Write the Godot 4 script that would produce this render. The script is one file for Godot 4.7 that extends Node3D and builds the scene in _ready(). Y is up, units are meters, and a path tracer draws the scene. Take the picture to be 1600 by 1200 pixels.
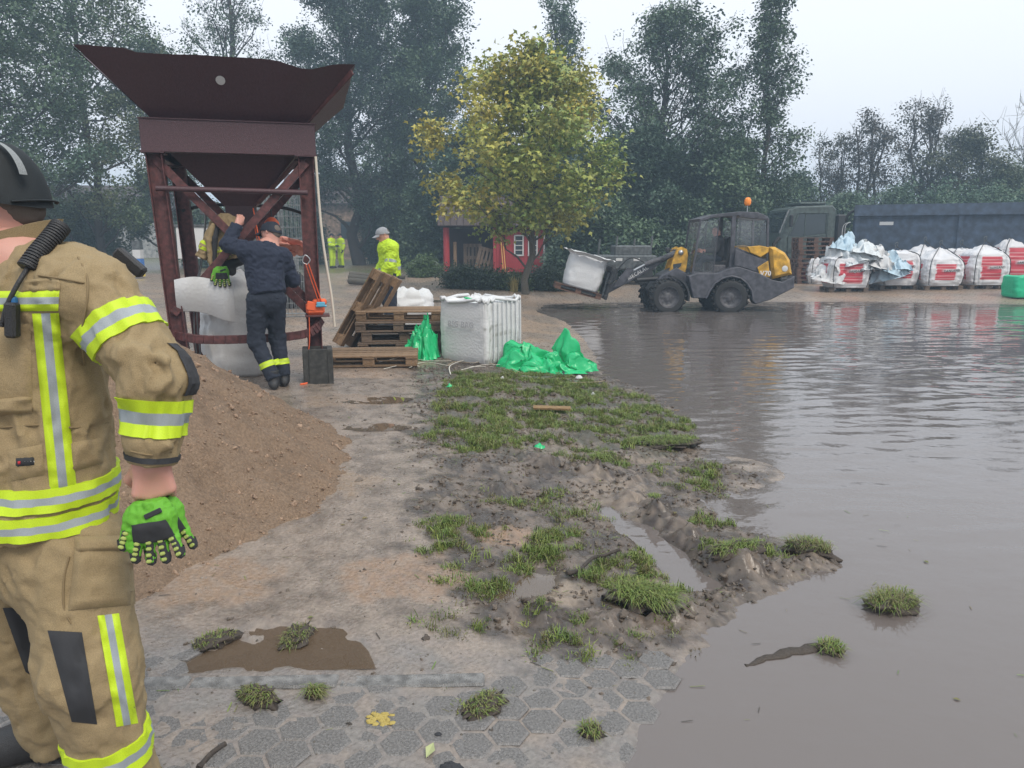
extends Node3D

const FPX := 1180.0
var cam_pos := Vector3(0, 1.75, 0)
var pitch := deg_to_rad(10.8)
var rng := RandomNumberGenerator.new()
var used := {}
var MT := {}
var TX := {}
var n1 := FastNoiseLite.new()
var n2 := FastNoiseLite.new()
var n3 := FastNoiseLite.new()


# ---------- photo pixel -> direction, then a point on a level or at a distance ----------
func ray(px: float, py: float) -> Vector3:
	return Vector3((px - 800.0) / FPX, -(py - 600.0) / FPX, -1.0).rotated(Vector3.RIGHT, -pitch)


func gp(px: float, py: float, y := 0.0) -> Vector3:
	var r := ray(px, py)
	return cam_pos + r * ((y - cam_pos.y) / r.y)


func pd(px: float, py: float, dist: float) -> Vector3:
	var r := ray(px, py)
	return cam_pos + r * (dist / -r.z)


func _ready() -> void:
	var t0 := Time.get_ticks_msec()
	# camera
	var cam := Camera3D.new()
	cam.name = "camera"
	cam.fov = rad_to_deg(2.0 * atan(600.0 / FPX))
	cam.far = 1500.0
	cam.near = 0.05
	cam.position = cam_pos
	cam.rotation.x = -pitch
	add_child(cam)
	# overcast sky
	var sm := ProceduralSkyMaterial.new()
	sm.sky_top_color = Color(0.9, 0.955, 1.0)
	sm.sky_horizon_color = Color(0.84, 0.845, 0.87)
	sm.sky_curve = 0.8
	sm.ground_horizon_color = Color(0.6, 0.6, 0.6)
	sm.ground_bottom_color = Color(0.35, 0.33, 0.3)
	sm.sky_energy_multiplier = 1.0
	var sky := Sky.new()
	sky.sky_material = sm
	var env := Environment.new()
	env.background_mode = Environment.BG_SKY
	env.sky = sky
	env.background_energy_multiplier = 0.9
	env.tonemap_mode = Environment.TONE_MAPPER_LINEAR
	env.tonemap_exposure = 1.78
	env.fog_enabled = true
	env.fog_density = 0.0038
	env.fog_light_color = Color(0.8, 0.91, 1.0)
	env.sdfgi_enabled = true
	env.ssao_enabled = true
	env.ssil_enabled = true
	var we := WorldEnvironment.new()
	we.name = "world_environment"
	we.environment = env
	add_child(we)
	# the sun behind the cloud
	var sun := DirectionalLight3D.new()
	sun.name = "sun"
	sun.light_energy = 0.5
	sun.light_angular_distance = 25.0
	sun.light_color = Color(1.0, 0.97, 0.93)
	sun.shadow_enabled = true
	sun.rotation_degrees = Vector3(-50, 35, 0)
	add_child(sun)

	setup()
	build_ground()
	print("ground ", Time.get_ticks_msec() - t0)
	build_background()
	print("background ", Time.get_ticks_msec() - t0)
	build_trees()
	print("trees ", Time.get_ticks_msec() - t0)
	build_yard()
	print("yard ", Time.get_ticks_msec() - t0)
	build_loader()
	build_people()
	print("people ", Time.get_ticks_msec() - t0)
	build_litter()
	print("done ", Time.get_ticks_msec() - t0)


# ---------- mesh builder: faces are given counter-clockwise as seen from outside ----------
class MB:
	var v := PackedVector3Array()
	var n := PackedVector3Array()
	var c := PackedColorArray()
	var ix := PackedInt32Array()
	var col := Color.WHITE

	func tri(a: Vector3, b: Vector3, d: Vector3) -> void:
		var nn := (b - a).cross(d - a).normalized()
		var k := v.size()
		v.append(a); v.append(b); v.append(d)
		for i in 3:
			n.append(nn); c.append(col)
		ix.append(k); ix.append(k + 2); ix.append(k + 1)

	func quad(a: Vector3, b: Vector3, d: Vector3, e: Vector3) -> void:
		var nn := (d - a).cross(e - b).normalized()
		var k := v.size()
		v.append(a); v.append(b); v.append(d); v.append(e)
		for i in 4:
			n.append(nn); c.append(col)
		for i in [0, 2, 1, 0, 3, 2]:
			ix.append(k + i)

	# rows of points; each row runs counter-clockwise seen against the direction in which rows follow
	func grid(rows: Array, closed := false, flip := false, colors: Array = []) -> void:
		var k := v.size()
		var w: int = rows[0].size()
		var h := rows.size()
		for r in h:
			for i in w:
				v.append(rows[r][i])
				c.append(colors[r][i] if colors else col)
		var nn := PackedVector3Array()
		nn.resize(w * h)
		var ww := w if closed else w - 1
		for r in h - 1:
			for i in ww:
				var a := r * w + i
				var b := r * w + (i + 1) % w
				var d := b + w
				var e := a + w
				var fn := (v[k + d] - v[k + a]).cross(v[k + e] - v[k + b])
				if flip:
					fn = -fn
				nn[a] += fn; nn[b] += fn; nn[d] += fn; nn[e] += fn
				if flip:
					for j in [a, b, d, a, d, e]: ix.append(k + j)
				else:
					for j in [a, d, b, a, e, d]: ix.append(k + j)
		for i in w * h:
			n.append(nn[i].normalized())

	func cap(ring: PackedVector3Array, flip := false) -> void:
		var m := Vector3.ZERO
		for p in ring: m += p
		m /= ring.size()
		for i in ring.size():
			if flip: tri(m, ring[(i + 1) % ring.size()], ring[i])
			else: tri(m, ring[i], ring[(i + 1) % ring.size()])

	func ring(at: Vector3, x: Vector3, y: Vector3, rx: float, ry: float, s: int) -> PackedVector3Array:
		var o := PackedVector3Array()
		for i in s:
			var t := TAU * i / s
			o.append(at + x * (cos(t) * rx) + y * (sin(t) * ry))
		return o

	func tube(path: PackedVector3Array, radii: Array, s := 8, caps := true, squash := 1.0) -> void:
		var rows := []
		var up := Vector3.UP
		for i in path.size():
			var dir := (path[mini(i + 1, path.size() - 1)] - path[maxi(i - 1, 0)]).normalized()
			if i == 0 and absf(dir.y) > 0.9: up = Vector3.RIGHT
			var x := up.cross(dir)
			if x.length() < 0.05:
				x = Vector3.FORWARD.cross(dir)
			x = x.normalized()
			var y := dir.cross(x)
			up = y
			var r: float = radii[mini(i, radii.size() - 1)]
			rows.append(ring(path[i], x, y, r, r * squash, s))
		grid(rows, true)
		if caps:
			cap(rows[0], true)
			cap(rows[-1])

	func rod(a: Vector3, b: Vector3, r: float, s := 8) -> void:
		tube(PackedVector3Array([a, b]), [r, r], s)

	# box with chamfered edges
	func box(at: Vector3, size: Vector3, bev := 0.0, b := Basis.IDENTITY) -> void:
		var h := size * 0.5
		if bev <= 0.0:
			for ax in 3:
				for sg in [-1.0, 1.0]:
					var u := Vector3.ZERO; var w := Vector3.ZERO; var o := Vector3.ZERO
					o[ax] = h[ax] * sg
					u[(ax + 1) % 3] = h[(ax + 1) % 3]
					w[(ax + 2) % 3] = h[(ax + 2) % 3] * sg
					quad(at + b * (o - u - w), at + b * (o + u - w), at + b * (o + u + w), at + b * (o - u + w))
			return
		var g := h - Vector3(bev, bev, bev)
		for ax in 3:
			for sg in [-1.0, 1.0]:
				var u := Vector3.ZERO; var w := Vector3.ZERO; var o := Vector3.ZERO
				o[ax] = h[ax] * sg
				u[(ax + 1) % 3] = g[(ax + 1) % 3]
				w[(ax + 2) % 3] = g[(ax + 2) % 3] * sg
				quad(at + b * (o - u - w), at + b * (o + u - w), at + b * (o + u + w), at + b * (o - u + w))
		for ax in 3:
			var a1 := (ax + 1) % 3
			var a2 := (ax + 2) % 3
			for s1 in [-1.0, 1.0]:
				for s2 in [-1.0, 1.0]:
					var p := Vector3.ZERO; var q := Vector3.ZERO; var e := Vector3.ZERO
					p[a1] = h[a1] * s1; p[a2] = g[a2] * s2
					q[a1] = g[a1] * s1; q[a2] = h[a2] * s2
					e[ax] = g[ax] * s1 * s2
					quad(at + b * (p - e), at + b * (p + e), at + b * (q + e), at + b * (q - e))
		for sx in [-1.0, 1.0]:
			for sy in [-1.0, 1.0]:
				for sz in [-1.0, 1.0]:
					var p := at + b * Vector3(h.x * sx, g.y * sy, g.z * sz)
					var q := at + b * Vector3(g.x * sx, h.y * sy, g.z * sz)
					var r := at + b * Vector3(g.x * sx, g.y * sy, h.z * sz)
					if sx * sy * sz > 0: tri(p, q, r)
					else: tri(p, r, q)

	# beam of rectangular section from a to b
	func beam(a: Vector3, b: Vector3, w: float, t: float, bev := 0.0, up := Vector3.UP) -> void:
		var d := (b - a)
		var z := d.normalized()
		var x := up.cross(z)
		if x.length() < 0.01: x = Vector3.RIGHT.cross(z)
		x = x.normalized()
		box((a + b) * 0.5, Vector3(w, t, d.length()), bev, Basis(x, z.cross(x), z))

	# rolled I-section from a to b: flanges across `wide`
	func ibeam(a: Vector3, b: Vector3, w: float, hgt: float, up: Vector3) -> void:
		var z := (b - a).normalized()
		var x := up.cross(z).normalized()
		var y := z.cross(x)
		var bs := Basis(x, y, z)
		var m := (a + b) * 0.5
		var l := (b - a).length()
		box(m + y * (hgt * 0.5 - 0.006), Vector3(w, 0.012, l), 0.003, bs)
		box(m - y * (hgt * 0.5 - 0.006), Vector3(w, 0.012, l), 0.003, bs)
		box(m, Vector3(0.01, hgt - 0.022, l - 0.002), 0.0, bs)

	# a polygon (x, y) drawn counter-clockwise, thick along z, chamfered
	func prism(poly: PackedVector2Array, z0: float, z1: float, xf := Transform3D.IDENTITY, bev := 0.0) -> void:
		if Geometry2D.is_polygon_clockwise(poly):
			poly.reverse()
		if Geometry2D.is_polygon_clockwise(poly):
			poly.reverse()
		var area := 0.0
		for i in poly.size():
			area += poly[i].cross(poly[(i + 1) % poly.size()])
		if area < 0: poly.reverse()
		var inn := poly
		if bev > 0.0:
			var off := Geometry2D.offset_polygon(poly, -bev, Geometry2D.JOIN_MITER)
			if off.size() == 1 and off[0].size() == poly.size():
				inn = off[0]
				# line the start up with the outer outline
				var best := 0
				for i in inn.size():
					if inn[i].distance_to(poly[0]) < inn[best].distance_to(poly[0]): best = i
				var r := PackedVector2Array()
				for i in inn.size(): r.append(inn[(best + i) % inn.size()])
				inn = r
			else:
				bev = 0.0
		var t := Geometry2D.triangulate_polygon(inn)
		for i in range(0, t.size(), 3):
			var a := inn[t[i]]; var b := inn[t[i + 1]]; var d := inn[t[i + 2]]
			if (b - a).cross(d - a) < 0:
				var e := b; b = d; d = e
			tri(xf * Vector3(a.x, a.y, z1), xf * Vector3(b.x, b.y, z1), xf * Vector3(d.x, d.y, z1))
			tri(xf * Vector3(a.x, a.y, z0), xf * Vector3(d.x, d.y, z0), xf * Vector3(b.x, b.y, z0))
		var k := poly.size()
		for i in k:
			var p := poly[i]; var q := poly[(i + 1) % k]
			quad(xf * Vector3(p.x, p.y, z0 + bev), xf * Vector3(q.x, q.y, z0 + bev), xf * Vector3(q.x, q.y, z1 - bev), xf * Vector3(p.x, p.y, z1 - bev))
			if bev > 0.0:
				var pi := inn[i]; var qi := inn[(i + 1) % k]
				quad(xf * Vector3(p.x, p.y, z1 - bev), xf * Vector3(q.x, q.y, z1 - bev), xf * Vector3(qi.x, qi.y, z1), xf * Vector3(pi.x, pi.y, z1))
				quad(xf * Vector3(q.x, q.y, z0 + bev), xf * Vector3(p.x, p.y, z0 + bev), xf * Vector3(pi.x, pi.y, z0), xf * Vector3(qi.x, qi.y, z0))

	# profile of (radius, height) turned round the y axis of xf
	func lathe(prof: Array, s := 20, xf := Transform3D.IDENTITY) -> void:
		var rows := []
		for p in prof:
			rows.append(ring(xf * Vector3(0, p.y, 0), xf.basis.x, -xf.basis.z, p.x, p.x, s))
		grid(rows, true)

	func mesh() -> ArrayMesh:
		var a := []
		a.resize(Mesh.ARRAY_MAX)
		a[Mesh.ARRAY_VERTEX] = v
		a[Mesh.ARRAY_NORMAL] = n
		a[Mesh.ARRAY_COLOR] = c
		a[Mesh.ARRAY_INDEX] = ix
		var m := ArrayMesh.new()
		m.add_surface_from_arrays(Mesh.PRIMITIVE_TRIANGLES, a)
		return m


# ---------- things and parts ----------
func numbered(called: String) -> String:
	if not used.has(called):
		used[called] = 0
		return called
	used[called] += 1
	return "%s_%03d" % [called, used[called]]


func tag(o: Node3D, label: String, category: String, group := "", kind := "") -> void:
	if label: o.set_meta("label", label)
	if category: o.set_meta("category", category)
	if group: o.set_meta("group", group)
	if kind: o.set_meta("kind", kind)


func thing(called: String, label: String, category: String, at := Vector3.ZERO, turn := 0.0, group := "") -> Node3D:
	var o := Node3D.new()
	o.name = numbered(called)
	add_child(o)
	o.position = at
	o.rotation.y = turn
	tag(o, label, category, group)
	return o


func part(mb: MB, called: String, mat: Material, parent: Node = null, label := "") -> MeshInstance3D:
	var o := MeshInstance3D.new()
	o.name = called if parent else numbered(called)
	o.mesh = mb.mesh()
	o.material_override = mat
	(parent if parent else self).add_child(o, true)
	if label: o.set_meta("label", label)
	return o


func inst(mesh: Mesh, called: String, mat: Material, parent: Node, xf := Transform3D.IDENTITY) -> MeshInstance3D:
	var o := MeshInstance3D.new()
	o.name = called
	o.mesh = mesh
	o.material_override = mat
	o.transform = xf
	parent.add_child(o, true)
	return o


func struct(mb: MB, called: String, mat: Material, parent: Node = null) -> MeshInstance3D:
	var o := part(mb, called, mat, parent)
	o.set_meta("kind", "structure")
	return o


func copy_of(o: Node3D, at: Vector3, turn: float, label := "") -> Node3D:
	var r: Node3D = o.duplicate()
	r.name = numbered(String(o.name))
	add_child(r)
	r.position = at
	r.rotation.y = turn
	if label: r.set_meta("label", label)
	return r


func scatter(mesh: Mesh, mat: Material, called: String, parent: Node, xfs: Array, cols: PackedColorArray) -> MultiMeshInstance3D:
	var mm := MultiMesh.new()
	mm.transform_format = MultiMesh.TRANSFORM_3D
	mm.use_colors = true
	mm.mesh = mesh
	mm.instance_count = xfs.size()
	for i in xfs.size():
		mm.set_instance_transform(i, xfs[i])
		mm.set_instance_color(i, cols[i])
	var o := MultiMeshInstance3D.new()
	o.name = called
	o.multimesh = mm
	o.material_override = mat
	parent.add_child(o, true)
	return o


# ---------- materials ----------
func noise_tex(key: String, freq: float, oct: int, lo: float, hi: float, as_normal := 0.0, type := FastNoiseLite.TYPE_SIMPLEX_SMOOTH, size := 512, sd := 1) -> NoiseTexture2D:
	var fn := FastNoiseLite.new()
	fn.noise_type = type
	fn.frequency = freq
	fn.fractal_octaves = oct
	fn.seed = sd
	var t := NoiseTexture2D.new()
	t.width = size
	t.height = size
	t.seamless = true
	t.noise = fn
	if as_normal > 0.0:
		t.as_normal_map = true
		t.bump_strength = as_normal
	else:
		var g := Gradient.new()
		g.set_color(0, Color(lo, lo, lo))
		g.set_color(1, Color(hi, hi, hi))
		t.color_ramp = g
	TX[key] = t
	return t


func mk(key: String, lin: Color, rough: float, o := {}) -> StandardMaterial3D:
	var m := StandardMaterial3D.new()
	m.resource_name = key
	var s := lin.linear_to_srgb()
	s.a = lin.a
	m.albedo_color = s
	m.roughness = rough
	m.metallic = o.get("metal", 0.0)
	m.metallic_specular = o.get("spec", 0.5)
	m.cull_mode = BaseMaterial3D.CULL_DISABLED
	if o.has("tex"):
		m.albedo_texture = TX[o.tex]
	if o.has("nrm"):
		m.normal_enabled = true
		m.normal_texture = TX[o.nrm]
		m.normal_scale = o.get("nscale", 1.0)
	if o.has("rtex"):
		m.roughness_texture = TX[o.rtex]
	if o.has("tex") or o.has("nrm") or o.has("rtex"):
		m.uv1_triplanar = true
		m.uv1_world_triplanar = o.get("world", false)
		var sc = o.get("scale", 1.0)
		m.uv1_scale = sc if sc is Vector3 else Vector3(sc, sc, sc)
	if o.has("vc"):
		m.vertex_color_use_as_albedo = true
	if o.has("clear"):
		m.clearcoat_enabled = true
		m.clearcoat = o.clear
		m.clearcoat_roughness = 0.15
	if o.has("back"):
		m.backlight_enabled = true
		m.backlight = Color(o.back, o.back, o.back)
	if o.has("rim"):
		m.rim_enabled = true
		m.rim = o.rim
	if lin.a < 1.0:
		m.transparency = BaseMaterial3D.TRANSPARENCY_ALPHA
	MT[key] = m
	return m


func setup() -> void:
	rng.seed = 7
	n1.seed = 3; n1.frequency = 0.7; n1.fractal_octaves = 3
	n2.seed = 5; n2.frequency = 3.5; n2.fractal_octaves = 4
	n3.seed = 9; n3.frequency = 13.0; n3.fractal_octaves = 2
	noise_tex("grain", 0.06, 5, 0.62, 1.0)
	noise_tex("blotch", 0.012, 5, 0.55, 1.0)
	noise_tex("soft", 0.05, 5, 0.8, 1.0, 0.0, FastNoiseLite.TYPE_SIMPLEX_SMOOTH, 512, 6)
	noise_tex("fine", 0.2, 3, 0.7, 1.0)
	noise_tex("wet", 0.014, 5, 0.25, 1.25, 0.0, FastNoiseLite.TYPE_SIMPLEX_SMOOTH, 512, 4)
	noise_tex("n_grain", 0.05, 5, 0, 1, 6.0)
	noise_tex("n_fine", 0.15, 4, 0, 1, 5.0)
	noise_tex("n_coarse", 0.02, 5, 0, 1, 8.0)
	noise_tex("n_cloth", 0.03, 3, 0, 1, 4.0)
	noise_tex("n_ripple", 0.016, 3, 0, 1, 3.0, FastNoiseLite.TYPE_SIMPLEX_SMOOTH, 512, 8)
	mk("ground", Color(1, 1, 1), 0.46, {"tex": "soft", "nrm": "n_grain", "rtex": "wet", "scale": 1.3, "nscale": 0.4, "world": true, "vc": 1})
	mk("sand", Color(0.3, 0.205, 0.135), 0.95, {"tex": "grain", "nrm": "n_fine", "scale": 1.6, "nscale": 1.6, "vc": 1})
	mk("water", Color(0.14, 0.118, 0.108, 0.92), 0.02, {"nrm": "n_ripple", "scale": Vector3(0.7, 0.7, 1.3), "nscale": 0.16, "world": true})
	mk("puddle", Color(0.13, 0.092, 0.06, 0.7), 0.015)
	mk("concrete", Color(0.3, 0.29, 0.28), 0.6, {"tex": "blotch", "nrm": "n_fine", "scale": 2.0, "rtex": "wet"})
	mk("paver", Color(0.25, 0.235, 0.225), 0.45, {"tex": "grain", "nrm": "n_fine", "scale": 2.5, "rtex": "wet", "world": true})
	mk("soil", Color(0.075, 0.056, 0.042), 0.75, {"tex": "grain", "nrm": "n_coarse", "scale": 3.0})
	mk("grit", Color(1, 1, 1), 0.7, {"vc": 1, "nrm": "n_fine", "scale": 4.0})
	mk("grass", Color(1, 1, 1), 0.6, {"vc": 1, "back": 0.25})
	mk("leaf", Color(1, 1, 1), 0.5, {"vc": 1, "back": 0.5})
	mk("bark", Color(0.075, 0.06, 0.05), 0.9, {"tex": "grain", "nrm": "n_grain", "scale": 0.8})
	mk("bark_pale", Color(0.13, 0.115, 0.09), 0.9, {"tex": "grain", "nrm": "n_grain", "scale": 0.8})
	mk("rust_paint", Color(0.082, 0.036, 0.044), 0.5, {"tex": "soft", "nrm": "n_fine", "scale": 1.3, "nscale": 0.4})
	mk("rust_red", Color(0.15, 0.046, 0.045), 0.6, {"tex": "blotch", "nrm": "n_fine", "scale": 2.0, "nscale": 0.5})
	mk("wood", Color(0.36, 0.23, 0.13), 0.8, {"tex": "grain", "nrm": "n_grain", "scale": Vector3(0.4, 4, 4), "vc": 1})
	mk("wood_old", Color(0.24, 0.17, 0.12), 0.8, {"tex": "grain", "nrm": "n_grain", "scale": Vector3(0.4, 4, 4), "vc": 1})
	mk("bag_white", Color(0.8, 0.81, 0.82), 0.6, {"tex": "fine", "nrm": "n_cloth", "scale": 1.5, "nscale": 0.7})
	mk("bag_vc", Color(1, 1, 1), 0.6, {"nrm": "n_cloth", "scale": 1.5, "nscale": 0.7, "vc": 1})
	mk("tarp_green", Color(0.01, 0.42, 0.15), 0.32, {"nrm": "n_cloth", "scale": 1.2, "nscale": 0.5, "back": 0.1})
	mk("black", Color(0.02, 0.02, 0.022), 0.5)
	mk("rubber", Color(0.022, 0.021, 0.021), 0.75, {"tex": "grain", "scale": 2.0})
	mk("strap_orange", Color(0.75, 0.13, 0.04), 0.7, {"nrm": "n_fine", "scale": 3.0, "nscale": 0.4})
	mk("rope", Color(0.55, 0.5, 0.42), 0.9)
	mk("steel", Color(0.45, 0.46, 0.47), 0.35, {"metal": 0.9})
	mk("grey_metal", Color(0.14, 0.155, 0.16), 0.5, {"tex": "blotch", "scale": 1.0})
	mk("galv", Color(0.36, 0.38, 0.39), 0.5, {"metal": 0.4, "tex": "blotch", "scale": 1.5})
	mk("white", Color(0.75, 0.76, 0.76), 0.5, {"tex": "fine", "scale": 2.0})
	mk("glass", Color(0.06, 0.07, 0.075, 0.12), 0.02)
	mk("dark_glass", Color(0.03, 0.04, 0.045), 0.06)
	mk("red_paint", Color(0.5, 0.035, 0.045), 0.65, {"tex": "grain", "nrm": "n_fine", "scale": Vector3(3, 0.5, 3), "nscale": 0.4})
	mk("roof_tile", Color(0.09, 0.065, 0.062), 0.8, {"tex": "grain", "scale": 3.0})
	mk("navy_steel", Color(0.06, 0.092, 0.15), 0.5, {"tex": "blotch", "nrm": "n_fine", "scale": 0.5, "nscale": 0.3})


# ---------- ground, flood water, paving, grass ----------
var g_land := {}
var g_mud := {}
var g_grass := {}
var ridges := []
var sandy := []
var basin := PackedVector2Array()
var basin_h := 0.05


func flat2(p: Vector3) -> Vector2:
	return Vector2(p.x, -p.z)


func px_poly(pts: Array, y := 0.05) -> PackedVector2Array:
	var o := PackedVector2Array()
	for p in pts:
		o.append(flat2(gp(p[0], p[1], y)))
	return o


func sd_poly(p: Vector2, poly: PackedVector2Array) -> float:
	var best := 1e9
	var inside := false
	var k := poly.size()
	var a := poly[k - 1]
	for b in poly:
		var ab := b - a
		var t := clampf((p - a).dot(ab) / maxf(ab.length_squared(), 1e-9), 0, 1)
		best = minf(best, p.distance_squared_to(a + ab * t))
		if (a.y > p.y) != (b.y > p.y) and p.x < (b.x - a.x) * (p.y - a.y) / (b.y - a.y) + a.x:
			inside = not inside
		a = b
	return sqrt(best) if inside else -sqrt(best)


func sd_grid(poly: PackedVector2Array, x0: float, x1: float, d0: float, d1: float, st: float) -> Dictionary:
	var nx := int((x1 - x0) / st) + 1
	var nd := int((d1 - d0) / st) + 1
	var a := PackedFloat32Array()
	a.resize(nx * nd)
	for j in nd:
		for i in nx:
			a[j * nx + i] = sd_poly(Vector2(x0 + i * st, d0 + j * st), poly)
	return {"a": a, "nx": nx, "nd": nd, "x0": x0, "d0": d0, "st": st}


func samp(g: Dictionary, x: float, d: float) -> float:
	var fx := clampf((x - g.x0) / g.st, 0, g.nx - 1.001)
	var fd := clampf((d - g.d0) / g.st, 0, g.nd - 1.001)
	var i := int(fx)
	var j := int(fd)
	fx -= i
	fd -= j
	var k: int = j * g.nx + i
	var a: PackedFloat32Array = g.a
	return lerpf(lerpf(a[k], a[k + 1], fx), lerpf(a[k + g.nx], a[k + g.nx + 1], fx), fd)


func base_level(d: float) -> float:
	if d < 8.0:
		return 0.035 + 0.165 * smoothstep(1.5, 8.0, d)
	return 0.2 + 0.12 * smoothstep(9.0, 40.0, d)


func height(x: float, d: float) -> float:
	var sd := samp(g_land, x, d)
	if d > 25.5: sd = 3.0
	var h := 0.0
	var base := base_level(d) + (0.02 if x < 0.0 else 0.0)
	if sd > 0:
		h = 0.006 + (base - 0.006) * (1.0 - exp(-sd * 0.65))
	else:
		h = maxf(-0.28, 0.006 + sd * 0.16)
	if d < 14.0 and x > -4.0 and x < 6.0:
		var mud := smoothstep(-0.15, 0.2, samp(g_mud, x, d))
		var a := n2.get_noise_2d(x, d)
		var b := n3.get_noise_2d(x, d)
		h += (0.007 + 0.017 * mud) * a + (0.003 + 0.014 * mud) * b
		# wheel tracks that run with the lane
		h += mud * 0.022 * n2.get_noise_2d(x * 0.22 + 7.0, d * 1.1 - x * 0.25)
		for r in ridges:
			if x > r.lo.x and x < r.hi.x and d > r.lo.y and d < r.hi.y:
				var ab: Vector2 = r.b - r.a
				var p := Vector2(x, d)
				var t := clampf((p - r.a).dot(ab) / ab.length_squared(), 0, 1)
				var q: float = p.distance_to(r.a + ab * t) / r.w
				h += r.h * (0.5 if r.h > 0.0 else 0.8) * exp(-q * q) * (0.85 + 0.7 * a + 0.5 * b)
		if d < 4.5 and x < 0.5:
			var s := sd_poly(Vector2(x, d), basin)
			if s > -0.1:
				h = lerpf(h, basin_h - 0.05 + 0.025 * a + 0.012 * b + 0.05 * smoothstep(0.35, 1.0, n2.get_noise_2d(x * 0.8 + 3.3, d * 0.8) + 0.22), smoothstep(-0.02, 0.1, s))
	else:
		h += 0.02 * n1.get_noise_2d(x, d) * smoothstep(0.0, 1.0, sd)
	return h


func ground_color(x: float, d: float, h: float) -> Color:
	var a := n1.get_noise_2d(x + 11.0, d)
	var b := n2.get_noise_2d(x, d + 20.0)
	var e := n3.get_noise_2d(x + 5.0, d)
	var path := Color(0.31, 0.248, 0.2).lerp(Color(0.165, 0.13, 0.104), clampf(0.38 + 0.9 * b + 0.35 * a + 0.5 * e, 0, 1))
	if d < 3.2:
		path = path.lerp(Color(0.235, 0.208, 0.19), smoothstep(3.2, 2.9, d) * clampf(0.75 + b, 0, 1))
	if d > 8.5:
		# sandy yard soil in patches
		path = path.lerp(Color(0.4, 0.29, 0.21).lerp(Color(0.28, 0.21, 0.16), clampf(0.4 + b, 0, 1)), smoothstep(-0.15, 0.15, a + 0.3 * b))
	if d > 24.0:
		# turf under the trees, ragged at its edge
		path = path.lerp(Color(0.13, 0.14, 0.06).lerp(Color(0.2, 0.16, 0.1), clampf(0.5 + 1.5 * b, 0, 1)), smoothstep(-0.06, 0.06, d - 34.0 + 3.0 * a + b))
	if d < 14.0 and x > -4.0 and x < 6.0:
		var mud := smoothstep(-0.25, 0.1, samp(g_mud, x, d) + 0.25 * b)
		var m := Color(0.155, 0.12, 0.092).lerp(Color(0.05, 0.038, 0.03), clampf(0.55 + 1.6 * b + 1.0 * e, 0, 1))
		m = m.lerp(Color(0.25, 0.195, 0.15), smoothstep(0.3, 0.6, a + 0.7 * e))
		path = path.lerp(m, mud * 0.9)
		var gr := smoothstep(-0.1, 0.15, samp(g_grass, x, d) + 0.2 * b)
		path = path.lerp(Color(0.07, 0.072, 0.036), gr * 0.6 * clampf(0.6 + b, 0, 1))
		for s in sandy:
			var q: float = Vector2(x - s.p.x, (d - s.p.y) * 1.3).length() / s.r + 0.5 * b
			path = path.lerp(s.c, smoothstep(1.0, 0.6, q) * clampf(0.75 + 0.8 * e, 0, 1))
	var sd := samp(g_land, x, d)
	if d < 25.5 and h < 0.0:
		path = path.lerp(Color(0.11, 0.09, 0.072), 0.5)
	return path


func add_ridge(pts: Array, w: float, h: float) -> void:
	var p := px_poly(pts)
	for i in p.size() - 1:
		var m := w * 2.6
		ridges.append({"a": p[i], "b": p[i + 1], "w": w, "h": h,
			"lo": Vector2(minf(p[i].x, p[i + 1].x) - m, minf(p[i].y, p[i + 1].y) - m),
			"hi": Vector2(maxf(p[i].x, p[i + 1].x) + m, maxf(p[i].y, p[i + 1].y) + m)})


func axis(parts: Array) -> PackedFloat32Array:
	# parts: [from, to, step at from, step at to]
	var o := PackedFloat32Array()
	for p in parts:
		var x: float = p[0]
		while x < p[1] - 0.3 * p[3]:
			o.append(x)
			x += lerpf(p[2], p[3], (x - p[0]) / (p[1] - p[0]))
	o.append(parts[-1][1])
	return o


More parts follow.
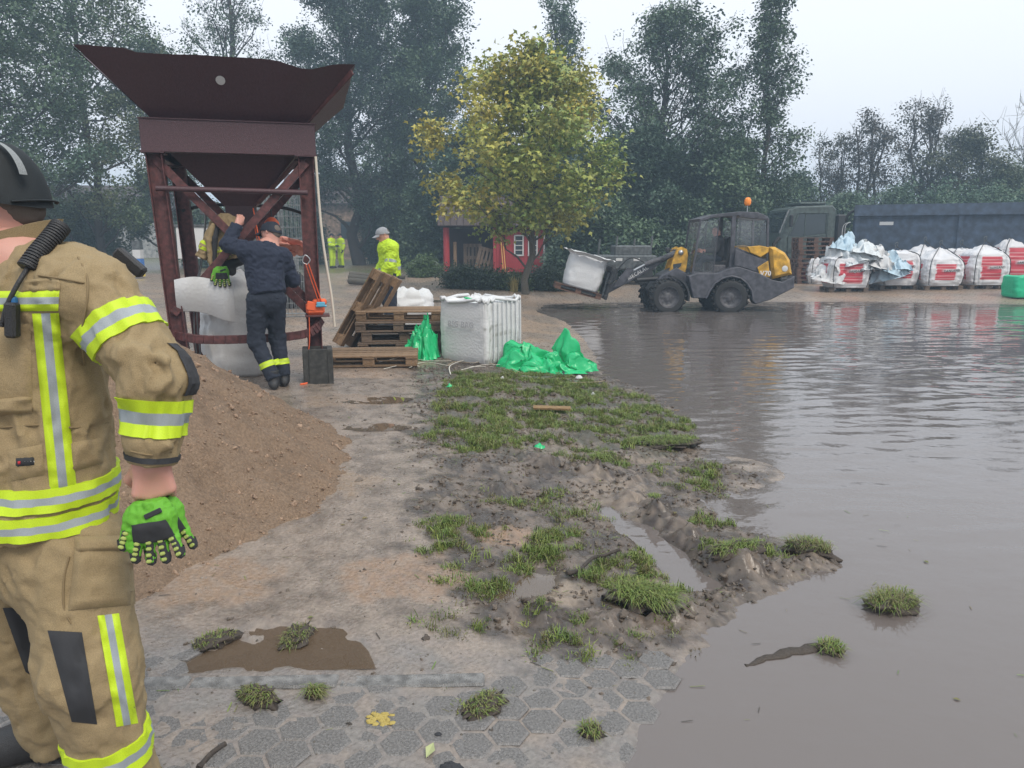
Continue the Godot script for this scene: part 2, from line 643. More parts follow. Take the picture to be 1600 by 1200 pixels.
func build_ground() -> void:
	var shore := px_poly([[800, 1420], [905, 1260], [960, 1190], [1000, 1110], [1060, 1030], [1110, 975], [1160, 935], [1230, 905], [1290, 875], [1255, 848], [1170, 842], [1120, 815], [1095, 785], [1150, 768], [1225, 742], [1190, 722], [1110, 712], [1085, 695], [1075, 670], [1040, 635], [985, 605], [938, 585], [925, 555], [905, 525], [880, 502], [835, 487], [850, 476], [900, 473], [1250, 471], [1420, 472], [1620, 476]], 0.0)
	shore.append(Vector2(60, 22.0)); shore.append(Vector2(60, 60)); shore.append(Vector2(-60, 60)); shore.append(Vector2(-60, -5)); shore.append(Vector2(0, -5))
	g_land = sd_grid(shore, -6, 14, 0.5, 26, 0.12)
	g_mud = sd_grid(px_poly([[655, 590], [780, 545], [900, 560], [1060, 620], [1100, 700], [1180, 735], [1150, 800], [1300, 860], [1280, 905], [1150, 960], [1080, 1000], [940, 1010], [800, 990], [730, 940], [690, 870], [670, 800], [690, 760], [650, 700]]), -4, 6, 1, 14, 0.12)
	g_grass = sd_grid(px_poly([[690, 600], [790, 588], [910, 590], [1010, 615], [1060, 645], [1085, 695], [1010, 712], [900, 700], [790, 722], [710, 725], [660, 700], [680, 640]]), -4, 6, 1, 14, 0.12)
	add_ridge([[770, 950], [850, 958], [950, 968], [1050, 950], [1120, 930]], 0.085, 0.075)
	add_ridge([[985, 775], [1030, 800], [1080, 838], [1110, 872], [1170, 888], [1265, 868]], 0.09, 0.1)
	add_ridge([[790, 715], [860, 735], [930, 742], [1000, 752]], 0.12, 0.07)
	add_ridge([[690, 800], [780, 770], [900, 775], [980, 790]], 0.12, 0.03)
	add_ridge([[830, 700], [920, 690], [1010, 705]], 0.12, 0.05)
	add_ridge([[800, 620], [870, 632], [930, 640]], 0.14, 0.05)
	add_ridge([[1030, 740], [1100, 730], [1150, 735]], 0.1, 0.05)
	add_ridge([[760, 560], [830, 540], [880, 545]], 0.25, 0.06)
	add_ridge([[945, 785], [1000, 820], [1045, 855], [1080, 895]], 0.1, -0.13)
	add_ridge([[790, 925], [835, 905], [850, 880]], 0.07, -0.12)
	add_ridge([[960, 720], [1040, 718], [1120, 712]], 0.1, -0.1)
	add_ridge([[700, 745], [820, 760], [930, 768]], 0.1, -0.05)
	add_ridge([[700, 665], [800, 662], [870, 668]], 0.12, -0.04)
	for s in [[630, 890, 0.38, 0.3, 0.2, 0.135], [790, 828, 0.22, 0.32, 0.21, 0.14], [880, 905, 0.18, 0.3, 0.235, 0.175], [545, 640, 0.5, 0.3, 0.22, 0.16], [330, 905, 0.4, 0.3, 0.205, 0.14], [520, 760, 0.35, 0.3, 0.22, 0.155], [570, 440, 1.6, 0.3, 0.2, 0.14], [1290, 1000, 0.1, 0.25, 0.18, 0.12]]:
		sandy.append({"p": flat2(gp(s[0], s[1], 0.1)), "r": s[2], "c": Color(s[3], s[4], s[5])})
	basin = px_poly([[265, 1046], [300, 1010], [350, 985], [400, 968], [540, 972], [575, 1010], [588, 1038]], 0.06)
	basin_h = height(basin[3].x, basin[3].y + 0.35)

	var xs := axis([[-400, -40, 60, 20], [-40, -8, 6, 0.6], [-8, -3.2, 0.5, 0.06], [-3.2, 3.2, 0.026, 0.026], [3.2, 9.0, 0.05, 0.4], [9, 40, 0.5, 5], [40, 400, 20, 60]])
	var ds := axis([[-30, 1.2, 8, 0.2], [1.2, 6.5, 0.022, 0.03], [6.5, 11, 0.03, 0.09], [11, 26, 0.1, 0.4], [26, 60, 0.8, 4], [60, 500, 10, 60]])
	var nx := xs.size()
	var v := PackedVector3Array()
	var c := PackedColorArray()
	v.resize(nx * ds.size())
	c.resize(nx * ds.size())
	for j in ds.size():
		var d := ds[j]
		for i in nx:
			var x := xs[i]
			var h := height(x, d)
			v[j * nx + i] = Vector3(x, h, -d)
			c[j * nx + i] = ground_color(x, d, h)
	var mb := MB.new()
	mb.v = v
	mb.c = c
	var nn := PackedVector3Array()
	nn.resize(v.size())
	var ix := PackedInt32Array()
	ix.resize((nx - 1) * (ds.size() - 1) * 6)
	var w := 0
	for j in ds.size():
		var j0 := maxi(j - 1, 0) * nx
		var j1 := mini(j + 1, ds.size() - 1) * nx
		for i in nx:
			var q := j * nx + i
			var dx := v[j * nx + mini(i + 1, nx - 1)] - v[j * nx + maxi(i - 1, 0)]
			var dz := v[j1 + i] - v[j0 + i]
			nn[q] = dx.cross(dz).normalized()
			if i < nx - 1 and j < ds.size() - 1:
				ix[w] = q; ix[w + 1] = q + nx; ix[w + 2] = q + 1
				ix[w + 3] = q + 1; ix[w + 4] = q + nx; ix[w + 5] = q + nx + 1
				w += 6
	mb.n = nn
	mb.ix = ix
	struct(mb, "ground", MT.ground)
	print("ground verts ", v.size())
	build_water()
	build_paving()
	build_grass()


func build_water() -> void:
	var xs := axis([[-4.0, 0.0, 0.3, 0.06], [0.0, 7.0, 0.045, 0.07], [7.0, 20.0, 0.1, 0.5], [20, 70, 1, 8]])
	var ds := axis([[-5, 1.5, 1, 0.2], [1.5, 9.0, 0.04, 0.05], [9.0, 24.5, 0.06, 0.1]])
	var rows := []
	var f := FastNoiseLite.new()
	f.seed = 21; f.frequency = 1.0; f.fractal_octaves = 2
	for d in ds:
		var r := PackedVector3Array()
		for x in xs:
			var amp := 0.0016 + 0.011 * smoothstep(3.6, 7.0, d + 0.25 * x) * (0.35 + 0.65 * smoothstep(-0.3, 0.35, f.get_noise_2d(x * 0.16, d * 0.16 + 4.0)))
			var h := amp * f.get_noise_2d(x * 0.9 + d * 0.25, d * 3.4 - x * 0.5) + amp * 0.5 * f.get_noise_2d(x * 2.6, d * 7.0 + x)
			r.append(Vector3(x, h, -d))
		rows.append(r)
	var mb := MB.new()
	mb.grid(rows)
	struct(mb, "flood_water", MT.water)
	# standing water in the sunken bed and in hollows of the lane
	mb = MB.new()
	var lev := basin_h - 0.028
	for t in [basin]:
		var tri := Geometry2D.triangulate_polygon(t)
		for i in range(0, tri.size(), 3):
			mb.tri(Vector3(t[tri[i]].x, lev, -t[tri[i]].y), Vector3(t[tri[i + 1]].x, lev, -t[tri[i + 1]].y), Vector3(t[tri[i + 2]].x, lev, -t[tri[i + 2]].y))
	struct(mb, "puddle", MT.puddle)
	for p in [[580, 625, 0.42, 0.17], [585, 668, 0.32, 0.13], [815, 912, 0.3, 0.2], [545, 505, 1.5, 0.3], [600, 470, 1.6, 0.4]]:
		var at := gp(p[0], p[1], 0.15)
		at.y = height(at.x, -at.z)
		at = gp(p[0], p[1], at.y)
		var lo := 0.0
		for k in 30:
			lo += height(at.x + p[2] * 0.6 * sin(k * 2.4), -at.z + p[3] * 0.6 * cos(k * 2.4))
		mb = MB.new()
		var ring := PackedVector3Array()
		for k in 40:
			var t := TAU * k / 40
			var q := 1.0 + 0.35 * n2.get_noise_2d(cos(t) * 0.4 + p[0], sin(t) * 0.4)
			ring.append(Vector3(at.x + cos(t) * p[2] * q, lo / 30 + 0.0015, at.z - sin(t) * p[3] * q))
		mb.cap(ring)
		struct(mb, "puddle", MT.puddle)


func build_paving() -> void:
	var root := Node3D.new()
	root.name = "pavement"
	root.set_meta("kind", "structure")
	add_child(root)
	var r := 0.078
	var mesh := []
	for k in 4:
		var mb := MB.new()
		mb.col = Color.WHITE
		var lo := mb.ring(Vector3.ZERO, Vector3.RIGHT, Vector3.FORWARD, r, r, 6)
		var mid := mb.ring(Vector3(0, 0.05, 0), Vector3.RIGHT, Vector3.FORWARD, r, r, 6)
		var top := mb.ring(Vector3(0, 0.056, 0), Vector3.RIGHT, Vector3.FORWARD, r - 0.008, r - 0.008, 6)
		for i in 6:
			var j := (i + 1) % 6
			mb.quad(lo[i], lo[j], mid[j], mid[i])
			mb.quad(mid[i], mid[j], top[j], top[i])
		mb.cap(top)
		mesh.append(mb.mesh())
	var rr := RandomNumberGenerator.new()
	rr.seed = 4
	for j in 12:
		for i in 32:
			var x := -2.0 + i * r * 1.56 * 1.02
			var d := 1.72 + j * r * 1.8 + (r * 0.9 if i % 2 else 0.0)
			if d > 2.92 or x > 0.95: continue
			var h := height(x, d)
			var bury := n1.get_noise_2d(x * 1.5 + 40.0, d * 1.5) * 0.01
			if bury > 0.0012: continue
			var o := inst(mesh[0], "paving_stone", MT.paver, root, Transform3D(Basis.from_euler(Vector3(rr.randf_range(-0.012, 0.012), 0, rr.randf_range(-0.012, 0.012))), Vector3(x, h - 0.0562 - bury, -d)))
	# the concrete edging behind the paving
	var a := gp(60, 1068, 0.06)
	var b := gp(760, 1052, 0.06)
	var nseg := 3
	for k in nseg:
		var p := a.lerp(b, float(k) / nseg)
		var q := a.lerp(b, (k + 1.0) / nseg - 0.004)
		var mb := MB.new()
		var l := (q - p).length()
		mb.box(Vector3.ZERO, Vector3(l, 0.12, 0.085), 0.008)
		var m := (p + q) * 0.5
		m.y = height(m.x, -m.z) - 0.0535
		var o := part(mb, "edging_stone", MT.concrete, root)
		o.transform = Transform3D(Basis(Vector3.UP, -atan2(q.z - p.z, q.x - p.x)), m)


func blade_clump(rr: RandomNumberGenerator, count: int, len0: float, len1: float, spread: float, lean: float, w := 0.004) -> ArrayMesh:
	var mb := MB.new()
	for k in count:
		var t := rr.randf() * TAU
		var root := Vector3(cos(t), 0, sin(t)) * spread * sqrt(rr.randf())
		var l := rr.randf_range(len0, len1)
		var t2 := rr.randf() * TAU
		var out := Vector3(cos(t2), 0, sin(t2))
		var ln := rr.randf_range(0.2, 1.0) * lean
		var side := Vector3(-out.z, 0, out.x) * w
		var mid := root + Vector3.UP * l * 0.5 * (1.0 - 0.3 * ln) + out * l * 0.28 * ln
		var tip := root + Vector3.UP * l * (1.0 - 0.65 * ln) + out * l * 0.8 * ln
		var g := rr.randf_range(0.75, 1.2)
		mb.col = Color(g, g, g)
		mb.quad(root - side, root + side, mid + side * 0.8, mid - side * 0.8)
		mb.tri(mid - side * 0.8, mid + side * 0.8, tip)
	return mb.mesh()


func grass_color(rr: RandomNumberGenerator, dead := 0.25) -> Color:
	var q := Color(0.1, 0.17, 0.03).lerp(Color(0.21, 0.25, 0.055), rr.randf())
	if rr.randf() < dead:
		q = q.lerp(Color(0.16, 0.125, 0.06), rr.randf_range(0.4, 1.0))
	return q * rr.randf_range(0.7, 1.1)


func build_grass() -> void:
	var rr := RandomNumberGenerator.new()
	rr.seed = 12
	var meshes := [blade_clump(rr, 14, 0.015, 0.05, 0.04, 1.0, 0.0028), blade_clump(rr, 16, 0.03, 0.095, 0.03, 1.0, 0.003)]
	var xfs := [[], []]
	var cols := [PackedColorArray(), PackedColorArray()]
	# patches outside the main strip: pixel, radius, density
	var spots := []
	for s in [[1040, 660, 0.5, 1.0], [980, 640, 0.4, 0.8], [860, 870, 0.3, 0.6], [940, 880, 0.25, 0.6], [760, 640, 0.4, 0.7], [700, 690, 0.3, 0.7], [1005, 905, 0.24, 1.0], [960, 870, 0.25, 0.5], [1150, 862, 0.18, 0.9], [1220, 852, 0.16, 0.8], [1110, 808, 0.14, 0.7], [1080, 738, 0.3, 0.7], [820, 855, 0.25, 0.9], [880, 850, 0.28, 0.9], [740, 905, 0.2, 0.7], [700, 840, 0.25, 0.8], [770, 860, 0.15, 0.6], [870, 945, 0.18, 0.4], [700, 985, 0.2, 0.5], [750, 1070, 0.13, 0.5], [900, 1010, 0.22, 0.25], [940, 560, 0.3, 0.0], [900, 790, 0.3, 0.25], [1000, 840, 0.2, 0.3], [930, 720, 0.3, 0.5], [1140, 770, 0.12, 0.3], [810, 780, 0.3, 0.2], [690, 1030, 0.12, 0.4], [940, 920, 0.16, 0.5], [1060, 975, 0.2, 0.2], [830, 640, 0.3, 0.3], [860, 480, 0.6, 0.25]]:
		spots.append({"p": flat2(gp(s[0], s[1], 0.06)), "r": s[2], "q": s[3]})
	for k in 240000:
		var x := rr.randf_range(-1.2, 2.4)
		var d := rr.randf_range(2.3, 9.4)
		var q := smoothstep(-0.05, 0.25, samp(g_grass, x, d)) * 0.85
		for s in spots:
			var e: float = Vector2(x, d).distance_to(s.p) / s.r
			if e < 1.2: q = maxf(q, s.q * smoothstep(1.2, 0.5, e))
		if q < 0.02: continue
		q *= smoothstep(-0.2, 0.25, n2.get_noise_2d(x * 0.5, d * 0.7 + 9.0)) * smoothstep(-0.35, 0.2, n3.get_noise_2d(x * 0.5, d * 0.5))
		if rr.randf() > q: continue
		var h := height(x, d)
		if h < -0.005: continue
		var m := 1 if rr.randf() < 0.25 else 0
		var sc := rr.randf_range(0.5, 1.05)
		xfs[m].append(Transform3D(Basis.from_euler(Vector3(rr.randf_range(-0.35, 0.35), rr.randf() * TAU, rr.randf_range(-0.35, 0.35))).scaled(Vector3(sc, sc, sc)), Vector3(x, h - 0.006, -d)))
		cols[m].append(grass_color(rr))
	for m in 2:
		var o := scatter(meshes[m], MT.grass, numbered("grass"), self, xfs[m], cols[m])
		tag(o, ["short trampled green grass on the churned mud verge", "longer green grass blades in the churned mud verge"][m], "grass", "", "stuff")
	print("grass ", xfs[0].size(), " ", xfs[1].size())


# ---------- trees ----------
func leaf_clump(sd: int, count: int, spread: float, size: float, shape := 0) -> ArrayMesh:
	var rr := RandomNumberGenerator.new()
	rr.seed = sd
	var mb := MB.new()
	for k in count:
		var p := Vector3(rr.randfn(0, 0.45), rr.randfn(0, 0.32), rr.randfn(0, 0.45)) * spread
		var d := Vector3(rr.randfn(0, 1), rr.randfn(-0.35, 0.5), rr.randfn(0, 1)).normalized()
		var s := d.cross(Vector3(rr.randfn(0, 0.5), 1, rr.randfn(0, 0.5))).normalized()
		var u := s.cross(d)
		var l := size * rr.randf_range(0.7, 1.3)
		var w := l * 0.33
		var g := rr.randf_range(0.75, 1.25)
		mb.col = Color(g, g * rr.randf_range(0.95, 1.05), g)
		if shape == 0:
			var a := p + d * l * 0.45 + s * w - u * w * 0.3
			var b := p + d * l * 0.45 - s * w - u * w * 0.3
			mb.tri(p, a, p + d * l)
			mb.tri(p, p + d * l, b)
		else:
			# lobed leaf: three points
			var tip := p + d * l
			var a := p + d * l * 0.35 + s * l * 0.55 - u * w * 0.3
			var b := p + d * l * 0.35 - s * l * 0.55 - u * w * 0.3
			var a2 := p + d * l * 0.5 + s * w * 0.5
			var b2 := p + d * l * 0.5 - s * w * 0.5
			mb.tri(p, a, a2)
			mb.tri(p, b2, b)
			mb.tri(a2, tip, p)
			mb.tri(p, tip, b2)
	return mb.mesh()


var clumps := {}


func wander(a: Vector3, b: Vector3, n: int, amt: float, rr: RandomNumberGenerator, sag := 0.0) -> PackedVector3Array:
	var o := PackedVector3Array()
	var l := (b - a).length()
	for i in n + 1:
		var t := float(i) / n
		var p := a.lerp(b, t)
		if i > 0 and i < n:
			p += Vector3(rr.randfn(0, 1), rr.randfn(0, 0.6), rr.randfn(0, 1)) * amt * l
		p.y -= sag * l * sin(t * PI)
		o.append(p)
	return o


# o: h, r (crown half width), low (crown base), lobes, dens, lobe (size), col, col2, clump, taper, stem, up
func tree(called: String, label: String, category: String, base: Vector3, o: Dictionary, group := "") -> Node3D:
	var rr := RandomNumberGenerator.new()
	rr.seed = o.get("seed", int(base.x * 100) + 991)
	var root := thing(called, label, category, base, 0, group)
	var h: float = o.h
	var low: float = o.get("low", 0.3) * h
	var wood := MB.new()
	var limbs := MB.new()
	var stems := int(o.get("stems", 1))
	var axes := []
	var tr: float = o.get("stem", 0.02 * h)
	for s in stems:
		var lean := Vector3(rr.randfn(0, 0.03), 0, rr.randfn(0, 0.03)) * h
		if stems > 1:
			lean = Vector3(cos(s * 2.4 + 1.0), 0, sin(s * 2.4)) * h * 0.16
		var path := wander(Vector3(0, -0.3, 0) + lean * 0.1, Vector3(0, h * 0.93, 0) + lean, 9, 0.012, rr)
		var rad := []
		for i in 10:
			rad.append(tr * (1.0 if stems == 1 else 0.55) * (1.25 if i == 0 else 1.0) * pow(1.0 - i / 10.0, 0.8) + 0.012)
		wood.tube(path, rad, 8)
		axes.append(path)
	var xfs := []
	var cols := PackedColorArray()
	var nl: int = o.lobes
	var c1: Color = o.col
	var c2: Color = o.get("col2", o.col)
	for k in nl:
		var f := (k + rr.randf()) / nl
		var y := lerpf(low, h, pow(f, o.get("even", 0.9)))
		var q := (y - low) / (h - low)
		# crown half width at that height
		var prof := pow(sin(PI * clampf(0.12 + 0.86 * q, 0, 1)), 0.7) if not o.has("cone") else lerpf(1.0, 0.12, pow(q, 0.8))
		var ang := k * 2.39996 + rr.randf() * 0.8
		var rad: float = o.r * prof * sqrt(rr.randf_range(0.08, 1.0)) * rr.randf_range(0.75, 1.0 + float(o.get("ragged", 0.15)))
		var ax: PackedVector3Array = axes[k % stems]
		var ay := clampf((y - rr.randf_range(0.1, 0.3) * h * o.get("up", 0.6)) / h, 0.06, 0.9)
		var root_p: Vector3 = ax[int(ay * 9)].lerp(ax[mini(int(ay * 9) + 1, 9)], ay * 9 - int(ay * 9))
		var cen := Vector3(cos(ang) * rad, y, sin(ang) * rad) + Vector3(root_p.x, 0, root_p.z) * 0.6
		var lr: float = o.lobe * rr.randf_range(0.65, 1.3) * (0.7 + 0.3 * prof)
		var br := wander(root_p, cen, 4, 0.05, rr, 0.04)
		var r0 := clampf(tr * 0.42 * (1.0 - 0.6 * q), 0.018, 0.2)
		limbs.tube(br, [r0, r0 * 0.75, r0 * 0.55, r0 * 0.4, r0 * 0.22], 5, false)
		var c := c1.lerp(c2, clampf(rr.randfn(o.get("mean", 0.4), 0.35), 0, 1)) * rr.randf_range(0.8, 1.15)
		var subs: int = o.get("subs", 6)
		for s in subs:
			var dir := Vector3(rr.randfn(0, 1), rr.randfn(0.15, 0.7), rr.randfn(0, 1)).normalized()
			var sp := cen + dir * lr * rr.randf_range(0.45, 1.0)
			var from := br[rr.randi_range(2, 4)]
			limbs.tube(wander(from, sp, 2, 0.06, rr), [r0 * 0.3, r0 * 0.2, r0 * 0.1], 3, false)
			if o.has("twig"):
				for t in int(o.twig):
					var e := sp + Vector3(rr.randfn(0, 0.4), rr.randfn(0.5, 0.4), rr.randfn(0, 0.4)) * lr * 0.8
					limbs.tube(wander(from.lerp(sp, rr.randf_range(0.5, 1.0)), e, 2, 0.05, rr), [0.012, 0.009, 0.006], 3, false)
			var nc := int(o.dens * rr.randf_range(0.6, 1.4))
			for t in nc:
				var p: Vector3 = from.lerp(sp, rr.randf_range(0.45, 1.1)) + Vector3(rr.randfn(0, 1), rr.randfn(0, 0.75), rr.randfn(0, 1)) * lr * float(o.get("fluff", 0.3))
				var sc := rr.randf_range(0.7, 1.3)
				xfs.append(Transform3D(Basis.from_euler(Vector3(rr.randf_range(-0.6, 0.6), rr.randf() * TAU, rr.randf_range(-0.6, 0.6))).scaled(Vector3(sc, sc, sc)), p))
				var cc := c.lerp(c1.lerp(c2, rr.randf()), 0.35) * rr.randf_range(0.8, 1.2)
				cols.append(cc)
	part(wood, "trunk", MT[o.get("bark", "bark")], root)
	part(limbs, "limbs", MT[o.get("bark", "bark")], root)
	var cr := scatter(clumps[o.get("clump", "a")], MT.leaf, "crown", root, xfs, cols)
	cr.set_meta("kind", "stuff")
	return root


func level(p: Vector3) -> Vector3:
	p.y = height(p.x, -p.z)
	return p


func at_px(px: float, dist: float) -> Vector3:
	var p := pd(px, 400, dist)
	return Vector3(p.x, height(p.x, dist), p.z)


func top_h(py: float, dist: float, base: Vector3) -> float:
	return pd(800, py, dist).y - base.y


func build_trees() -> void:
	clumps.a = leaf_clump(1, 22, 0.46, 0.15)
	clumps.b = leaf_clump(2, 18, 0.42, 0.125)
	clumps.c = leaf_clump(3, 9, 0.32, 0.13, 1)
	clumps.d = leaf_clump(4, 16, 0.3, 0.09)
	var dg := Color(0.054, 0.1, 0.062)
	var mg := Color(0.1, 0.155, 0.072)
	var ol := Color(0.11, 0.12, 0.05)
	# called, label, px, dist, top px, half width px, options
	var T := [
		["tall_tree", "tall dense grey-green tree whose dark trunk rises behind the capped firefighter", 30, 31, -130, 165, {"lobes": 34, "lobe": 1.5, "dens": 9, "low": 0.2, "stem": 0.2, "col": dg, "col2": mg, "subs": 7}],
		["tall_tree", "tall tree with open lower limbs just behind the left edge of the steel hopper", 165, 36, -110, 125, {"lobes": 34, "lobe": 1.25, "dens": 7, "low": 0.14, "stem": 0.2, "col": mg, "col2": ol, "subs": 6, "fluff": 0.34}],
		["tall_tree", "leafy tree with bare forked lower trunk seen through the hopper's frame", 262, 40, 60, 75, {"lobes": 22, "lobe": 1.0, "dens": 10, "low": 0.1, "stem": 0.17, "col": mg, "col2": dg}],
		["thin_tree", "thin-leaved tree with visible twigs rising above the hopper's rim", 395, 44, -70, 75, {"lobes": 26, "lobe": 1.2, "dens": 4, "low": 0.3, "col": mg, "col2": dg, "clump": "b", "twig": 2, "bark": "bark"}],
		["broad_tree", "huge dense dark green tree standing between the hopper and the yellowing tree", 565, 45, -70, 105, {"lobes": 46, "lobe": 1.5, "dens": 11, "low": 0.18, "col": dg, "col2": Color(0.035, 0.065, 0.03), "subs": 7}],
		["broad_tree", "dense dark tree pressed behind the yellowing tree's left side", 665, 44, -20, 80, {"lobes": 36, "lobe": 1.3, "dens": 14, "low": 0.12, "col": dg, "col2": mg, "subs": 7}],
		["slender_tree", "slender pointed tree whose thin top shows over the yellowing tree", 885, 42, -5, 75, {"lobes": 32, "lobe": 0.9, "dens": 4.5, "low": 0.2, "col": dg, "col2": mg, "clump": "b", "up": 0.9, "cone": 1}],
		["broad_tree", "broad dark tree with upswept open branches above the wheel loader's boom", 1040, 36, 15, 122, {"lobes": 52, "lobe": 1.0, "dens": 6, "low": 0.3, "col": dg, "col2": mg, "clump": "b", "up": 1.2, "twig": 1, "subs": 7}],
		["slender_tree", "tall slender airy tree with a straight thin trunk above the loader's cab", 1190, 34, -15, 78, {"lobes": 42, "lobe": 0.75, "dens": 3.4, "low": 0.12, "col": dg, "col2": mg, "clump": "b", "stem": 0.14, "cone": 1, "up": 0.35, "twig": 1}],
		["leafy_tree", "low-branched dark leafy tree close behind the wheel loader's boom", 985, 33, 225, 95, {"lobes": 40, "lobe": 1.0, "dens": 15, "low": 0.04, "col": dg, "col2": Color(0.03, 0.06, 0.03), "subs": 7}],
		["leafy_tree", "low-branched dark leafy tree close behind the loader's cab", 1120, 34, 235, 85, {"lobes": 38, "lobe": 1.0, "dens": 14, "low": 0.04, "col": dg, "col2": mg, "subs": 7}],
		["leafy_tree", "dark leafy tree filling the space behind the red shed", 740, 39, 200, 70, {"lobes": 34, "lobe": 1.1, "dens": 14, "low": 0.05, "col": dg, "col2": dg * 1.3, "subs": 7}],
		["leafy_tree", "dark leafy tree in the gap between the shed's red wall and the lamp post", 880, 38, 240, 55, {"lobes": 28, "lobe": 1.0, "dens": 14, "low": 0.03, "col": dg, "col2": dg * 1.3, "subs": 7}],
		["scrub_tree", "scraggly many-stemmed tree behind the military truck's cab", 1290, 44, 215, 45, {"lobes": 24, "lobe": 0.8, "dens": 2.6, "low": 0.1, "col": Color(0.07, 0.085, 0.05), "col2": Color(0.1, 0.085, 0.055), "clump": "b", "stems": 3, "stem": 0.16, "twig": 3}],
		["scrub_tree", "scraggly brown-grey tree above the left end of the dark skip", 1345, 43, 185, 55, {"lobes": 30, "lobe": 0.85, "dens": 2.4, "low": 0.12, "col": Color(0.06, 0.06, 0.04), "col2": Color(0.075, 0.06, 0.045), "clump": "b", "stems": 4, "stem": 0.18, "twig": 3}],
		["scrub_tree", "tallest scraggly twiggy tree above the middle of the dark skip", 1430, 43, 165, 65, {"lobes": 34, "lobe": 0.95, "dens": 2.8, "low": 0.12, "col": Color(0.05, 0.06, 0.035), "col2": Color(0.08, 0.065, 0.045), "clump": "b", "stems": 4, "stem": 0.2, "twig": 3}],
		["round_tree", "rounded green tree above the right half of the dark skip", 1500, 41, 212, 60, {"lobes": 34, "lobe": 0.9, "dens": 6, "low": 0.1, "col": Color(0.045, 0.065, 0.035), "col2": ol, "clump": "b", "stems": 2, "twig": 1}],
		["round_tree", "lower olive green bushy tree past the rounded tree above the skip", 1565, 40, 262, 55, {"lobes": 30, "lobe": 0.9, "dens": 8, "low": 0.05, "col": ol, "col2": mg, "clump": "b", "stems": 2}],
		["bare_tree", "nearly bare grey twiggy tree towering over the olive bushes", 1610, 46, 120, 75, {"lobes": 30, "lobe": 1.1, "dens": 0.7, "low": 0.25, "col": ol, "col2": Color(0.1, 0.08, 0.06), "clump": "b", "stem": 0.2, "twig": 4, "up": 1.1, "bark": "bark_pale"}],
		["leafy_tree", "low dark green tree in the gap behind the truck cab and the slender tree", 1240, 42, 285, 40, {"lobes": 22, "lobe": 0.9, "dens": 10, "low": 0.03, "col": dg, "col2": mg}],
	]
	for t in T:
		var b := at_px(t[2], t[3])
		var o: Dictionary = t[6]
		o.h = top_h(t[4], t[3], b)
		o.r = t[5] / FPX * t[3]
		o.seed = t[2] * 3 + 5
		tree(t[0], t[1], "tree", b, o, "")
	# hedge bushes along the back
	var H := [[40, 36, 300, 60], [130, 38, 320, 60], [330, 42, 330, 60], [420, 43, 310, 60], [470, 46, 330, 40], [600, 47, 335, 45], [670, 40, 300, 40], [950, 31, 330, 45], [1060, 32, 330, 50], [1160, 33, 320, 45], [1310, 40, 310, 50], [1390, 40, 300, 55], [1470, 39, 300, 50], [1545, 38, 305, 50], [1610, 38, 300, 45], [1000, 30, 372, 50], [905, 32, 350, 35]]
	var where := ["behind the firefighter's capped head", "between two trunks behind the firefighter's shoulder", "behind the white board", "behind the hopper's outlet", "behind the hopper's right posts", "behind the smoker in the yellow jacket", "beside the shed's tiled porch", "behind the raised white sack", "behind the loader's boom", "behind the loader's cab roof", "behind the gap between truck and skip", "above the skip's small white plate", "above the skip's rim under the tallest scraggly tree", "above the skip's rim under the olive tree", "under the nearly bare tree", "low behind the loader's forks", "behind the lamp post"]
	for i in H.size():
		var t = H[i]
		var b := at_px(t[0], t[1])
		var right: bool = t[0] > 1280
		tree("bush", "dense dark green bush " + where[i] if not right else "grey-green bush " + where[i], "bush", b, {"h": top_h(t[2], t[1], b), "r": t[3] / FPX * t[1], "low": 0.02, "lobes": 22, "lobe": 0.7, "dens": 11 if not right else 8, "col": dg * (1.0 if not right else 1.6), "col2": mg, "clump": "a" if not right else "b", "stems": 3, "stem": 0.07, "seed": i + 50, "subs": 6}, "bushes along the back of the yard")
	# the young tree with yellowing leaves
	var yb := at_px(822, 22.5)
	tree("young_tree", "young yellow-green tree turning autumn gold in front of the red shed", "tree", yb, {"h": top_h(85, 22.5, yb), "r": 110.0 / FPX * 22.5, "low": 0.29, "lobes": 46, "lobe": 0.62, "dens": 8, "subs": 7, "col": Color(0.2, 0.31, 0.075), "col2": Color(0.58, 0.43, 0.06), "mean": 0.17, "clump": "c", "stem": 0.1, "ragged": 0.5, "seed": 17, "bark": "bark_pale", "up": 0.7, "fluff": 0.32})


# ---------- sacks, cloth, pallets ----------
func sgnpow(a: float, e: float) -> float:
	return signf(a) * pow(absf(a), e)


